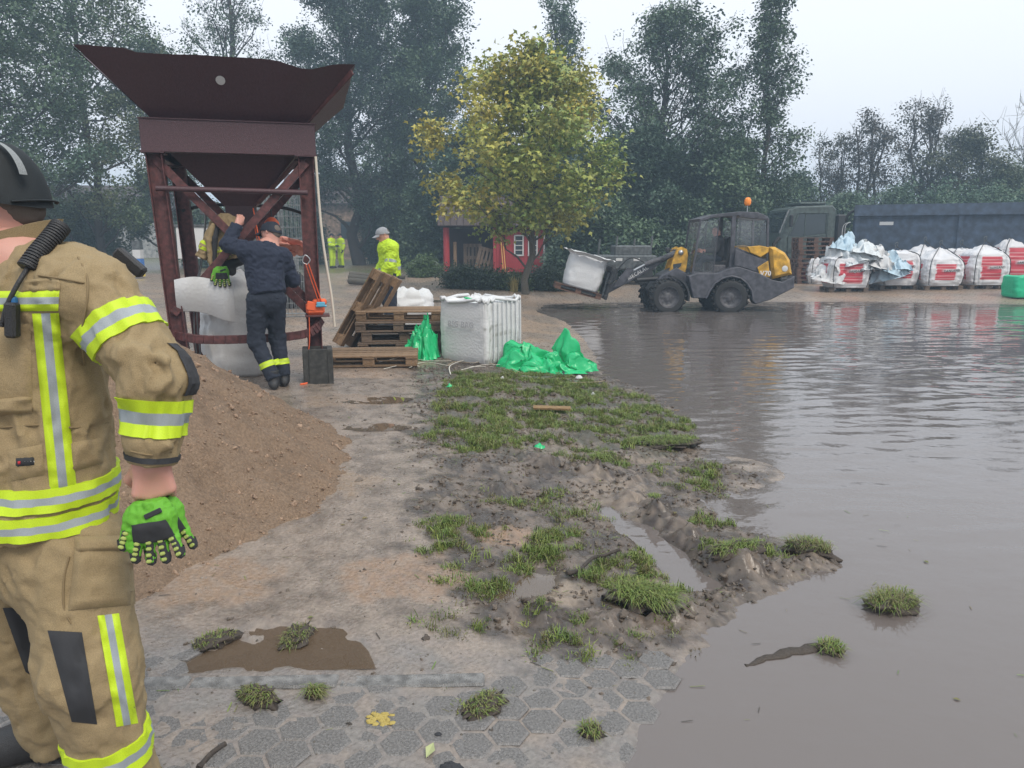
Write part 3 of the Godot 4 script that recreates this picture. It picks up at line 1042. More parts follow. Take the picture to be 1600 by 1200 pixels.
# rows of a bulging square sack, bottom to top; o: bulge, wr (wrinkle), sq (squareness), top ("peak", "flat", "open"), seed
func sack(w: float, d: float, h: float, o := {}) -> Array:
	var f := FastNoiseLite.new()
	f.seed = o.get("seed", 1)
	f.frequency = 1.0
	f.fractal_octaves = 3
	var rows := []
	var nu: int = o.get("nu", 56)
	var nv: int = o.get("nv", 26)
	var e: float = o.get("sq", 0.42)
	var wr: float = o.get("wr", 0.012)
	var up := Vector2(0, 1)
	var peak: float = o.get("peak", 0.0)
	for j in nv + 1:
		var t := float(j) / nv
		# profile: bottom disc, wall, top disc
		var y := 0.0
		var s := 1.0
		if t < 0.12:
			s = lerpf(0.0, 0.93, t / 0.12)
			y = 0.0
		elif t < 0.82:
			var q := (t - 0.12) / 0.7
			y = h * q
			s = 0.93 + o.get("bulge", 0.07) * sin(PI * clampf(q, 0.02, 0.98)) * 1.0
			s -= 0.05 * smoothstep(0.12, 0.0, q)
		else:
			var q := (t - 0.82) / 0.18
			s = 0.93 * (1.0 - q)
			y = h + peak * pow(q, 0.8) * h
		var r := PackedVector3Array()
		for i in nu:
			var a := TAU * i / nu
			var p := Vector3(sgnpow(cos(a), e) * w * 0.5 * s, y, -sgnpow(sin(a), e) * d * 0.5 * s)
			var nn := f.get_noise_3d(p.x * 3.0, p.y * 5.0, p.z * 3.0) * wr * 1.4 + f.get_noise_3d(cos(a) * 6.0, p.y * 0.8, sin(a) * 6.0) * wr
			var out := Vector3(p.x, 0.0 if t < 0.82 else 0.4, p.z).normalized()
			p += out * nn * (1.0 if t > 0.1 else 0.2)
			if t >= 0.82:
				p.y += f.get_noise_3d(p.x * 4.0, 3.0, p.z * 4.0) * o.get("crumple", 0.05)
			r.append(p)
		rows.append(r)
	return rows


func sack_mb(w: float, d: float, h: float, o := {}) -> MB:
	var mb := MB.new()
	mb.grid(sack(w, d, h, o), true)
	return mb


# crumpled sheet lying in a heap; hf(u, v) gives the height of the folds
func cloth_heap(rx: float, rz: float, h: float, sd: int, peaks: Array, n := 60) -> MB:
	var f := FastNoiseLite.new()
	f.seed = sd
	f.frequency = 1.0
	f.fractal_octaves = 3
	var rows := []
	for j in n + 1:
		var r := PackedVector3Array()
		for i in n + 1:
			var u := 2.0 * i / n - 1.0
			var v := 2.0 * j / n - 1.0
			# square to disc
			var x := u * sqrt(1.0 - v * v * 0.5)
			var z := v * sqrt(1.0 - u * u * 0.5)
			var q := sqrt(x * x + z * z)
			var edge := 1.0 + 0.22 * f.get_noise_2d(cos(atan2(z, x)) * 2.0, sin(atan2(z, x)) * 2.0 + 5.0)
			var y := 0.0
			for p in peaks:
				var e: float = Vector2(x - p[0], z - p[1]).length() / p[2]
				y += p[3] * exp(-e * e)
			var rid := 1.0 - absf(f.get_noise_2d(x * 2.2 + 3.0, z * 2.2)) * 3.0
			var rid2 := 1.0 - absf(f.get_noise_2d(x * 5.0 + 13.0, z * 5.0)) * 3.0
			y = (y + 0.3 * (f.get_noise_2d(x * 1.8 + 3.0, z * 1.8) * 1.6 + 0.4) + 0.13 * rid + 0.05 * rid2) * h * smoothstep(1.02, 0.72, q) + 0.012
			var sw := Vector2(f.get_noise_2d(x * 2.0, z * 2.0 + 30.0), f.get_noise_2d(x * 2.0 + 60.0, z * 2.0)) * 0.22
			r.append(Vector3((x * edge + sw.x) * rx, y, (z * edge + sw.y) * rz))
		rows.append(r)
	var mb := MB.new()
	mb.grid(rows, false, true)
	return mb


var board_mesh := {}


func plank(l: float, t: float, w: float, tone: float) -> ArrayMesh:
	var key := "%f %f %f %f" % [l, t, w, tone]
	if not board_mesh.has(key):
		var mb := MB.new()
		mb.col = Color(tone, tone, tone)
		mb.box(Vector3.ZERO, Vector3(l, t, w), 0.004)
		board_mesh[key] = mb.mesh()
	return board_mesh[key]


func pallet(label: String, at: Vector3, b: Basis, mat: Material, sd: int, group := "", called := "pallet") -> Node3D:
	var root := thing(called, label, "pallet", at, 0, group)
	root.basis = b
	var rr := RandomNumberGenerator.new()
	rr.seed = sd
	var tone := func() -> float: return [0.7, 0.85, 1.0, 1.15][rr.randi_range(0, 3)]
	var along := Basis(Vector3.UP, PI / 2)
	var zs := [-0.3275, -0.17, 0.0, 0.17, 0.3275]
	for k in 5:
		inst(plank(1.2, 0.022, 0.145 if k in [0, 4] else 0.1, tone.call()), "deck_board", mat, root, Transform3D(Basis.from_euler(Vector3(0, rr.randf_range(-0.006, 0.006), 0)), Vector3(0, 0.133, zs[k])))
	for x in [-0.5275, 0.0, 0.5275]:
		inst(plank(0.8, 0.022, 0.145, tone.call()), "cross_board", mat, root, Transform3D(along, Vector3(x, 0.11, 0)))
		for z in [-0.3275, 0.0, 0.3275]:
			inst(plank(0.145, 0.077, 0.12, tone.call()), "block", mat, root, Transform3D(Basis.IDENTITY, Vector3(x, 0.0605, z)))
	for z in [-0.3275, 0.0, 0.3275]:
		inst(plank(1.2, 0.021, 0.12, tone.call()), "bottom_board", mat, root, Transform3D(Basis.IDENTITY, Vector3(0, 0.0115, z)))
	return root


func text_part(s: String, size: float, mat: Material, parent: Node, xf: Transform3D, called := "lettering", font := "Droid Sans") -> void:
	var t := TextMesh.new()
	t.text = s
	t.font_size = 32
	t.pixel_size = size / 32.0
	t.depth = 0.004
	var f := SystemFont.new()
	f.font_names = PackedStringArray([font])
	f.font_weight = 700
	t.font = f
	inst(t, called, mat, parent, xf)


func curve_pts(pts: Array, n := 6) -> PackedVector3Array:
	var cv := Curve3D.new()
	for i in pts.size():
		var a: Vector3 = pts[maxi(i - 1, 0)]
		var b: Vector3 = pts[mini(i + 1, pts.size() - 1)]
		var tn := (b - a) / 6.0
		cv.add_point(pts[i], -tn, tn)
	var o := PackedVector3Array()
	for i in (pts.size() - 1) * n + 1:
		o.append(cv.sample(int(float(i) / n), fmod(i, n) / float(n)) if i < (pts.size() - 1) * n else pts[-1])
	return o


# ---------- sand, hopper and what lies round it ----------
func pile_h(x: float, d: float) -> float:
	var h := -1.0
	for c in [[-3.2, 5.1, 1.95, 1.5], [-2.75, 4.65, 1.4, 0.85], [-3.4, 4.2, 1.75, 1.1], [-4.0, 5.6, 1.8, 1.1]]:
		var q: float = Vector2(x - c[0], d - c[1]).length() / c[2]
		q += 0.07 * n1.get_noise_2d(x * 1.2, d * 1.2)
		h = maxf(h, c[3] * (1.0 - q) if q < 0.86 else c[3] * 0.14 * (1.0 - (q - 0.86) * 5.5))
	if h > -0.3:
		h += 0.035 * n2.get_noise_2d(x, d) + 0.016 * n3.get_noise_2d(x, d) + 0.02 * smoothstep(0.1, 0.5, n2.get_noise_2d(x * 1.6 + 9, d * 1.6))
	return h


func heap_patch(fn: Callable, x0: float, x1: float, d0: float, d1: float, st: float) -> MB:
	var nx := int((x1 - x0) / st)
	var nd := int((d1 - d0) / st)
	var rows := []
	for j in nd:
		var r := PackedVector3Array()
		for i in nx:
			var x := x0 + i * st
			var d := d0 + j * st
			r.append(Vector3(x, maxf(fn.call(x, d), -0.12) + height(x, d), -d))
		rows.append(r)
	var mb := MB.new()
	mb.grid(rows)
	for k in mb.v.size():
		var p := mb.v[k]
		var g := 1.0 + 0.28 * n2.get_noise_2d(p.x * 0.8 + 3.0, p.z * 0.8) + 0.25 * n3.get_noise_2d(p.x, p.z)
		mb.c[k] = Color(g, g * 0.98, g * 0.96)
	var keep := PackedInt32Array()
	for k in range(0, mb.ix.size(), 3):
		var ok := false
		for q in 3:
			var p := mb.v[mb.ix[k + q]]
			if p.y > height(p.x, -p.z) - 0.035: ok = true
		if ok:
			for q in 3: keep.append(mb.ix[k + q])
	mb.ix = keep
	return mb


func build_yard() -> void:
	var sp := part(heap_patch(pile_h, -5.6, -0.8, 2.3, 8.0, 0.032), "sand_pile", MT.sand)
	tag(sp, "large heap of brown sand in front of the steel hopper", "sand pile")
	build_hopper()
	build_props()
	build_bags()


const HOP_TURN := 0.26


func build_hopper() -> void:
	var fr := gp(495, 592, 0.2)
	fr.y = height(fr.x, -fr.z)
	var X := Vector3(cos(HOP_TURN), 0, -sin(HOP_TURN))
	var Z := Vector3(sin(HOP_TURN), 0, cos(HOP_TURN))
	var W := 0.75
	var DP := 0.75
	var at := fr - X * W - Z * DP
	at.y = 0.2
	var H := thing("sand_hopper", "tall rusty red-brown steel hopper on four braced legs over the sand pile", "hopper", at, HOP_TURN)
	# height marks above the yard level
	var yb := 2.43
	var yt := 2.76
	# funnel plates: level, half width, half depth
	var lv := [[3.28, 1.27, 1.3], [yt, W, DP], [yb, 0.62, 0.52], [1.93, 0.17, 0.16]]
	var f := FastNoiseLite.new()
	f.seed = 31
	f.frequency = 0.9
	for side in 4:
		var mb := MB.new()
		var rows := []
		for k in 2:
			var off := 0.0 if k == 0 else -0.012
			var rr := []
			for s in 13:
				# from rim to outlet
				var t := s / 12.0 * 3.0
				var i := mini(int(t), 2)
				var q := t - i
				var y: float = lerpf(lv[i][0], lv[i + 1][0], q)
				var hw: float = lerpf(lv[i][1], lv[i + 1][1], q) + off
				var hd: float = lerpf(lv[i][2], lv[i + 1][2], q) + off
				var r := PackedVector3Array()
				for u in 25:
					var a := u / 12.0 - 1.0
					var p := Vector3.ZERO
					match side:
						0: p = Vector3(a * hw, y, hd)
						1: p = Vector3(hw, y, -a * hd)
						2: p = Vector3(-a * hw, y, -hd)
						3: p = Vector3(-hw, y, a * hd)
					if i == 0:
						var dent := f.get_noise_2d(a * 2.0 + side * 7.0, y * 1.5)
						p.y += (1.0 - q) * (dent * 0.014 + (0.03 if side == 0 and a < -0.6 else 0.0) - (0.07 * exp(-pow((a - 0.62) / 0.16, 2.0)) if side == 0 else 0.0))
						p += Vector3(p.x, 0, p.z).normalized() * dent * 0.015 * sin(q * PI)
					r.append(p)
				rr.append(r)
			mb.grid(rr, false, k == 0)
			rows.append(rr)
		mb.grid([rows[0][0], rows[1][0]], false, false)
		var pn := part(mb, ["front_panel", "side_panel", "rear_panel", "side_panel"][side], MT.rust_paint, H)
		if side == 0:
			var st := MB.new()  # flat round white disc set just off the front plate
			var nrm := Vector3(0, -0.68, 0.73).normalized()
			var c := Vector3(-0.03, 3.1, lerpf(1.3, DP, (3.28 - 3.1) / 0.52) + 0.006) + nrm * 0.006
			var ring := st.ring(c, Vector3.RIGHT, nrm.cross(Vector3.RIGHT), 0.045, 0.05, 18)
			st.cap(ring)
			part(st, "white_disc", MT.white, pn, "round white disc on the hopper's front plate")
	# stiffener angles down the funnel's front corners
	var mb := MB.new()
	mb.beam(Vector3(W + 0.02, yt + 0.03, DP), Vector3(1.24, 3.22, 1.26), 0.02, 0.07, 0.003)
	part(mb, "corner_angle", MT.rust_red, H)
	mb = MB.new()
	mb.beam(Vector3(0.66, yb - 0.02, 0.55), Vector3(0.2, 1.96, 0.19), 0.07, 0.02, 0.003)
	part(mb, "corner_angle", MT.rust_red, H)
	# spout
	mb = MB.new()
	var a4 := [Vector3(-1, 0, 1), Vector3(1, 0, 1), Vector3(1, 0, -1), Vector3(-1, 0, -1)]
	for i in 4:
		var p: Vector3 = a4[i] * 0.16
		var q: Vector3 = a4[(i + 1) % 4] * 0.16
		mb.quad(p + Vector3.UP * 1.7, q + Vector3.UP * 1.7, q + Vector3.UP * 1.95, p + Vector3.UP * 1.95)
		mb.quad(q * 0.94 + Vector3.UP * 1.7, p * 0.94 + Vector3.UP * 1.7, p * 0.94 + Vector3.UP * 1.95, q * 0.94 + Vector3.UP * 1.95)
	part(mb, "spout", MT.rust_paint, H)
	# ring of deep beams
	for i in 4:
		var p: Vector3 = a4[i] * Vector3(W, 0, DP)
		var q: Vector3 = a4[(i + 1) % 4] * Vector3(W, 0, DP)
		var out := (p + q).normalized()
		var e := (q - p).normalized() * 0.1
		mb = MB.new()
		var m := (p + q) * 0.5 + out * 0.1
		mb.beam(p + e * 0.98 * -1.0 + out * 0.1 + Vector3.UP * (yb + yt) * 0.5, q + e * 0.98 + out * 0.1 + Vector3.UP * (yb + yt) * 0.5, 0.012, yt - yb, 0.003)
		mb.beam(p - e + out * 0.07 + Vector3.UP * (yb + 0.006), q + e + out * 0.07 + Vector3.UP * (yb + 0.006), 0.1, 0.012, 0.002)
		mb.beam(p - e + out * 0.07 + Vector3.UP * (yt - 0.006), q + e + out * 0.07 + Vector3.UP * (yt - 0.006), 0.1, 0.012, 0.002)
		part(mb, "beam", MT.rust_paint, H)
	# legs: rolled sections with foot and head plates
	for i in 4:
		var p: Vector3 = a4[i] * Vector3(W, 0, DP)
		mb = MB.new()
		var foot := p + Vector3(0.12 if p.x < 0 else 0.0, -0.1, 0)
		mb.ibeam(foot, p + Vector3.UP * (yb - 0.012), 0.15, 0.16, Vector3.RIGHT)
		var lg := part(mb, "leg", MT.rust_red, H)
		mb = MB.new()
		mb.box(p + Vector3.UP * (yb - 0.006), Vector3(0.22, 0.012, 0.24), 0.002)
		part(mb, "head_plate", MT.rust_paint, lg)
	# crossed braces, front and back
	for z in [DP + 0.03, -DP - 0.03]:
		for s in [-1.0, 1.0]:
			mb = MB.new()
			var zz: float = z + (0.018 * s)
			mb.beam(Vector3(W * s, yb - 0.06, zz), Vector3(-W * s * 0.92, 0.78, zz), 0.014, 0.085, 0.002)
			mb.beam(Vector3(W * s, yb - 0.02, zz - 0.03), Vector3(-W * s * 0.92, 0.82, zz - 0.03), 0.06, 0.01, 0.002)
			part(mb, "brace", MT.rust_red, H)
	# pipe rail across the front, flat bars round the foot
	mb = MB.new()
	mb.rod(Vector3(-W, 2.07, DP + 0.09), Vector3(W, 2.05, DP + 0.09), 0.028, 12)
	part(mb, "rail", MT.rust_paint, H)
	mb = MB.new()
	mb.tube(curve_pts([Vector3(-W, 1.9, -DP), Vector3(-0.4, 1.98, -DP - 0.1), Vector3(0.4, 1.96, -DP - 0.1), Vector3(W, 1.85, -DP)]), [0.022], 8)
	part(mb, "rear_hose", MT.black, H)
	mb = MB.new()
	var pts := curve_pts([Vector3(-W, 0.56, DP - 0.05), Vector3(-0.4, 0.5, DP + 0.1), Vector3(0.3, 0.5, DP + 0.12), Vector3(0.7, 0.55, DP + 0.16), Vector3(W + 0.08, 0.68, DP + 0.06)])
	for i in pts.size() - 1:
		mb.beam(pts[i], pts[i + 1], 0.05, 0.09, 0.004)
	part(mb, "lower_bar", MT.rust_red, H)
	mb = MB.new()
	mb.box(Vector3(W + 0.04, 0.73, DP + 0.08), Vector3(0.26, 0.02, 0.24), 0.004)
	part(mb, "ledge", MT.rust_red, H)
	# concrete foot block with a pocket, beside the right leg
	var xf := H.transform
	var blk := thing("concrete_block", "hollow dark concrete block at the foot of the hopper's right leg", "block", xf * Vector3(W + 0.02, 0, DP + 0.16), HOP_TURN)
	blk.position.y = height(blk.position.x, -blk.position.z) - 0.02
	mb = MB.new()
	for q in [[-0.13, 0, 0.06, 0.32], [0.13, 0, 0.06, 0.32], [0, -0.13, 0.2, 0.06], [0, 0.13, 0.2, 0.06]]:
		mb.box(Vector3(q[0], 0.2, q[1]), Vector3(q[2], 0.4, q[3]), 0.006)
	mb.box(Vector3(0, 0.12, 0), Vector3(0.2, 0.2, 0.2))
	part(mb, "shell", MT.soil if false else mk("dark_concrete", Color(0.07, 0.068, 0.062), 0.7, {"tex": "blotch", "nrm": "n_fine", "scale": 2.0}), blk)
	# white sack being filled
	var bag := thing("bulk_bag", "full white bulk bag hanging under the hopper's spout", "bag", xf * Vector3(-0.12, 0.0, 0.1), HOP_TURN + 0.1)
	part(sack_mb(0.78, 0.8, 0.95, {"seed": 5, "wr": 0.03, "bulge": 0.1, "peak": 0.25, "crumple": 0.1, "sq": 0.5}), "sack", MT.bag_white, bag)
	for sx in [-1.0, 1.0]:
		for sz in [-1.0, 1.0]:
			mb = MB.new()
			mb.tube(curve_pts([Vector3(sx * 0.44, 0.05, sz * 0.5), Vector3(sx * 0.45, 0.6, sz * 0.52), Vector3(sx * 0.4, 1.02, sz * 0.44), Vector3(sx * 0.3, 1.5, sz * 0.3), Vector3(sx * 0.25, 1.9, sz * 0.2)]), [0.024], 6, true, 0.3)
			part(mb, "lifting_strap", MT.grey_metal if sx < 0 else MT.strap_orange, bag)
	mb = MB.new()
	var rows := []
	for j in 9:
		var t := j / 8.0
		var r := PackedVector3Array()
		for i in 15:
			var u := i / 14.0
			r.append(Vector3(lerpf(-0.6, -0.02, u), 0.8 + 0.34 * t + 0.03 * sin(u * 5.0) - 0.1 * u * (1 - t), 0.62 + 0.1 * sin(t * 2.0) + 0.03 * sin(u * 9.0)))
		rows.append(r)
	mb.grid(rows, false, false)
	var rows2 := []
	for r in rows:
		var r2 := PackedVector3Array()
		for p in r: r2.append(p - Vector3(0, 0.004, 0.006))
		rows2.append(r2)
	mb.grid(rows2, false, true)
	var fl := part(mb, "filler_flap", MT.bag_white, bag)
	# orange straps on the right leg
	var st := thing("ratchet_strap", "orange ratchet strap folded over the hopper's right-hand ledge", "strap", xf * Vector3(W + 0.04, 0.74, DP + 0.08), HOP_TURN)
	mb = MB.new()
	mb.box(Vector3(-0.02, 0.07, 0.03), Vector3(0.2, 0.14, 0.12), 0.03)
	mb.box(Vector3(0.03, 0.14, 0.05), Vector3(0.15, 0.07, 0.08), 0.02, Basis(Vector3.UP, 0.4))
	mb.box(Vector3(-0.06, 0.1, 0.09), Vector3(0.1, 0.1, 0.02), 0.008, Basis(Vector3.FORWARD, 0.2))
	part(mb, "folded_webbing", MT.strap_orange, st)
	mb = MB.new()
	for q in [[Vector3(0.02, 0.14, 0.1), Vector3(-0.1, 0.56, 0.12)], [Vector3(0.05, 0.14, 0.1), Vector3(-0.07, 0.56, 0.125)]]:
		mb.beam(q[0], q[1], 0.045, 0.006, 0.001)
	part(mb, "webbing", MT.strap_orange, st)
	mb = MB.new()
	mb.tube(curve_pts([Vector3(-0.085, 0.55, 0.12), Vector3(-0.13, 0.58, 0.12), Vector3(-0.1, 0.65, 0.12), Vector3(-0.05, 0.6, 0.12), Vector3(-0.085, 0.55, 0.12)]), [0.007], 6)
	part(mb, "ring", MT.steel, st)
	mb = MB.new()
	mb.box(Vector3(0.04, 0.12, 0.12), Vector3(0.09, 0.05, 0.03), 0.006)
	mb.rod(Vector3(-0.01, 0.1, 0.12), Vector3(0.1, 0.1, 0.12), 0.012)
	part(mb, "buckle", mk("buckle_blue", Color(0.1, 0.35, 0.5), 0.4), st)
	mb = MB.new()
	mb.tube(curve_pts([Vector3(-0.09, -0.02, 0.12), Vector3(-0.1, -0.3, 0.11), Vector3(-0.14, -0.55, 0.13), Vector3(-0.12, -0.72, 0.2), Vector3(-0.22, -0.735, 0.3)]), [0.024], 6, true, 0.25)
	part(mb, "hanging_webbing", MT.strap_orange, st)
	mb = MB.new()
	mb.tube(curve_pts([xf * Vector3(W + 0.1, 2.42, DP + 0.13), xf * Vector3(W + 0.13, 1.6, DP + 0.13), xf * Vector3(W + 0.2, 0.95, DP + 0.12), xf * Vector3(W + 0.22, 0.6, DP + 0.11)]), [0.014], 6)
	tag(part(mb, "hanging_rope", MT.rope), "pale rope hanging down beside the hopper's right leg", "rope")
	# orange ball on a cord
	var bl := thing("marker_ball", "orange ball dangling on a cord inside the hopper's frame", "ball", xf * Vector3(0.32, 1.72, -0.2), 0)
	mb = MB.new()
	mb.lathe([Vector2(0.001, -0.1), Vector2(0.06, -0.085), Vector2(0.09, -0.03), Vector2(0.085, 0.04), Vector2(0.04, 0.09), Vector2(0.012, 0.1)], 16)
	part(mb, "ball", MT.strap_orange, bl)
	mb = MB.new()
	mb.rod(Vector3(0, 0.095, 0), Vector3(0, 0.4, 0), 0.008, 6)
	part(mb, "cord", MT.black, bl)
	# salmon cloth behind the man in navy
	mk("salmon", Color(0.8, 0.36, 0.28), 0.75, {"nrm": "n_cloth", "scale": 2.0})
	var sc := part(cloth_heap(0.34, 0.12, 0.3, 8, [[0, 0, 0.8, 0.8]], 30), "orange_cloth", MT.salmon)
	sc.transform = Transform3D(Basis(Vector3.RIGHT, PI / 2 - 0.3), xf * Vector3(0.42, 1.45, 0.25))
	tag(sc, "faded salmon-orange cloth bundle hanging behind the man in navy's head", "cloth")


func build_props() -> void:
	# pallet flat on the ground
	var p := gp(580, 566, 0.2)
	p.y = height(p.x, -p.z) + 0.005
	pallet("weathered pallet lying flat and alone in front of the pallet stack", p, Basis(Vector3.UP, 0.1), MT.wood, 1)
	# stack of dark pallets
	var s := gp(628, 543, 0.2)
	s.y = height(s.x, -s.z)
	var spot := ["bottom pallet of the low stack beside the fallen white bag", "second pallet up in the low stack beside the fallen white bag", "third pallet up in the low stack beside the fallen white bag", "top pallet of the low stack beside the fallen white bag"]
	for k in 4:
		pallet("dark wet " + spot[k], s + Vector3(0.03 * sin(k * 2.0), k * 0.145, 0.03 * cos(k * 3.0)), Basis(Vector3.UP, 0.12 + 0.05 * sin(k * 1.7)), MT.wood_old if k < 3 else MT.wood, 10 + k, "low stack of dark pallets")
	# pallet on edge, tipped against the stack by the worker
	var a := gp(545, 542, 0.2)
	a.y = height(a.x, -a.z) + 0.02
	var up := Vector3(0.5, 0.85, -0.05).normalized()
	var ax := Vector3(0.35, 0, -0.93)
	ax = (ax - up * ax.dot(up)).normalized()
	var bb := Basis(up, ax.cross(up).normalized() * -1.0, Vector3.ZERO)
	var nz := up.cross(bb.y)
	bb.z = nz
	pallet("brown pallet tilted on end by the worker in the yellow jacket", a + up * 0.6 - bb.y * 0.07, bb, MT.wood, 31)
	# fallen white bulk bag
	var w := gp(738, 563, 0.19)
	w.y = height(w.x, -w.z) - 0.01
	var wb := thing("bulk_bag", "square dirty white bulk bag set on the mud beside the green tarpaulin", "bag", w + Vector3(0.1, 0, -0.42), -0.62)
	var rows := sack(0.86, 0.86, 0.84, {"seed": 9, "wr": 0.007, "bulge": 0.025, "sq": 0.16, "crumple": 0.06, "nu": 96, "nv": 40})
	var cols := []
	for r in rows:
		var c := []
		for q in r:
			var g := 0.62 + 0.05 * n2.get_noise_3d(q.x * 2, q.y * 2, q.z * 2)
			# mould streaks and scuffs on the face that lay outdoors
			var st := 0.0
			if q.x > 0.36:
				st = 0.35 * smoothstep(0.05, 0.35, n3.get_noise_2d(q.z * 1.4, q.y * 0.12)) + 0.6 * smoothstep(0.2, 0.45, n3.get_noise_2d(q.z * 0.8 + 4.0, q.y * 0.6)) * smoothstep(0.22, 0.1, absf(q.y - 0.4))
				st += 0.5 * smoothstep(-0.1, 0.3, n3.get_noise_2d(q.z * 1.2, q.y * 0.4 + 7.0)) * smoothstep(0.2, 0.12, q.y)
			c.append(Color(g, g * 1.005, g * 1.01).lerp(Color(0.2, 0.21, 0.17), clampf(st, 0, 0.8)))
		cols.append(c)
	var mb := MB.new()
	mb.grid(rows, true, false, cols)
	part(mb, "sack", MT.bag_vc, wb)
	# pleats of the open top and rim
	mb = MB.new()
	var rim := PackedVector3Array()
	for i in 61:
		var t := TAU * i / 60
		rim.append(Vector3(sgnpow(cos(t), 0.25) * 0.41, 0.845 + 0.022 * sin(i * 1.9) + 0.015 * sin(i * 0.7), sgnpow(sin(t), 0.25) * 0.41))
	mb.tube(rim, [0.022], 6, false)
	part(mb, "rolled_rim", MT.bag_white, wb)
	for k in 7:
		mb = MB.new()
		var z := -0.33 + 0.1 * k
		mb.tube(curve_pts([Vector3(0.425, 0.06, z), Vector3(0.437, 0.4, z + 0.01), Vector3(0.425, 0.83, z)]), [0.011], 6, true, 0.6)
		part(mb, "pleat", MT.bag_white, wb)
	mb = MB.new()
	mb.box(Vector3(0.05, 0.86, 0.3), Vector3(0.16, 0.015, 0.07), 0.005, Basis(Vector3.FORWARD, 0.2))
	part(mb, "green_scrap", MT.tarp_green, wb, "scrap of green plastic lying on the bag's rim")
	# faint print on the clean face
	mk("faint_print", Color(0.42, 0.42, 0.44), 0.7)
	text_part("BIG BAG", 0.11, MT.faint_print, wb, Transform3D(Basis.IDENTITY, Vector3(0, 0.53, 0.4365)))
	# green tarpaulin heaps
	var t1 := part(cloth_heap(0.62, 0.34, 0.3, 3, [[-0.55, 0.0, 0.5, 0.8], [0.45, -0.35, 0.22, 1.15], [0.1, 0.1, 0.4, 0.35], [0.8, 0.1, 0.3, 0.4]], 70), "green_tarpaulin", MT.tarp_green)
	var gp1 := gp(850, 572, 0.14)
	t1.position = level(gp1) - Vector3(0, 0.01, 0)
	t1.rotation.y = -0.15
	tag(t1, "crumpled bright green tarpaulin heaped on the ground beside the white bag", "tarpaulin")
	var t2 := part(cloth_heap(0.25, 0.27, 0.42, 5, [[0.35, -0.35, 0.75, 0.7], [-0.2, 0.3, 0.6, 0.35], [0.5, 0.2, 0.5, 0.4]], 44), "green_tarpaulin", MT.tarp_green)
	t2.position = level(gp(658, 556, 0.2)) - Vector3(0, 0.01, 0)
	tag(t2, "green tarpaulin bunched between the pallet stack and the white bag", "tarpaulin")
	# half empty white and tan sack behind the stack
	var hs := thing("sack", "slumped white sack lying behind the low pallet stack", "sack", level(gp(640, 508, 0.2)), 0.4)
	part(sack_mb(0.85, 0.5, 0.55, {"seed": 14, "wr": 0.05, "bulge": 0.15, "sq": 0.7, "crumple": 0.12, "peak": 0.2}), "cloth", MT.bag_white, hs)
	# pale packing straps scattered on the mud
	var strips := [[[588, 562], [640, 560], [690, 556]], [[592, 572], [630, 562], [668, 566], [705, 563]], [[640, 578], [665, 568], [705, 572]], [[700, 575], [712, 566], [740, 568], [760, 562]], [[704, 588], [704, 574], [730, 562], [745, 566]], [[735, 574], [770, 568], [790, 560]], [[760, 566], [800, 572], [835, 585]], [[720, 578], [760, 572], [800, 566]], [[600, 582], [640, 572], [655, 575]], [[890, 590], [930, 585], [945, 580]]]
	var rr := RandomNumberGenerator.new()
	rr.seed = 2
	mk("strip_white", Color(0.6, 0.57, 0.5), 0.5)
	mk("strip_tan", Color(0.36, 0.28, 0.18), 0.6)
	for k in strips.size():
		var c := []
		for q in strips[k]:
			var g := level(gp(q[0], q[1], 0.17))
			c.append(g + Vector3(0, 0.012 + 0.02 * rr.randf(), 0))
		mb = MB.new()
		mb.tube(curve_pts(c), [0.008], 5, true, 0.35)
		tag(part(mb, "packing_strap", MT.strip_white if k % 3 else MT.strip_tan), "loose pale packing strap curled on the mud around the fallen white bag", "strap", "loose packing straps")
	# broken plank in the verge
	var bp := level(gp(862, 648, 0.1))
	mb = MB.new()
	mb.col = Color(1.3, 1.0, 0.8)
	mb.box(Vector3(0, 0.03, 0), Vector3(0.36, 0.022, 0.06), 0.003)
	var bo := part(mb, "broken_plank", MT.wood)
	bo.position = bp + Vector3(0, 0.025, 0)
	bo.rotation = Vector3(0.2, -0.05, -0.02)
	tag(bo, "short orange-brown piece of plank lying in the verge grass", "plank")


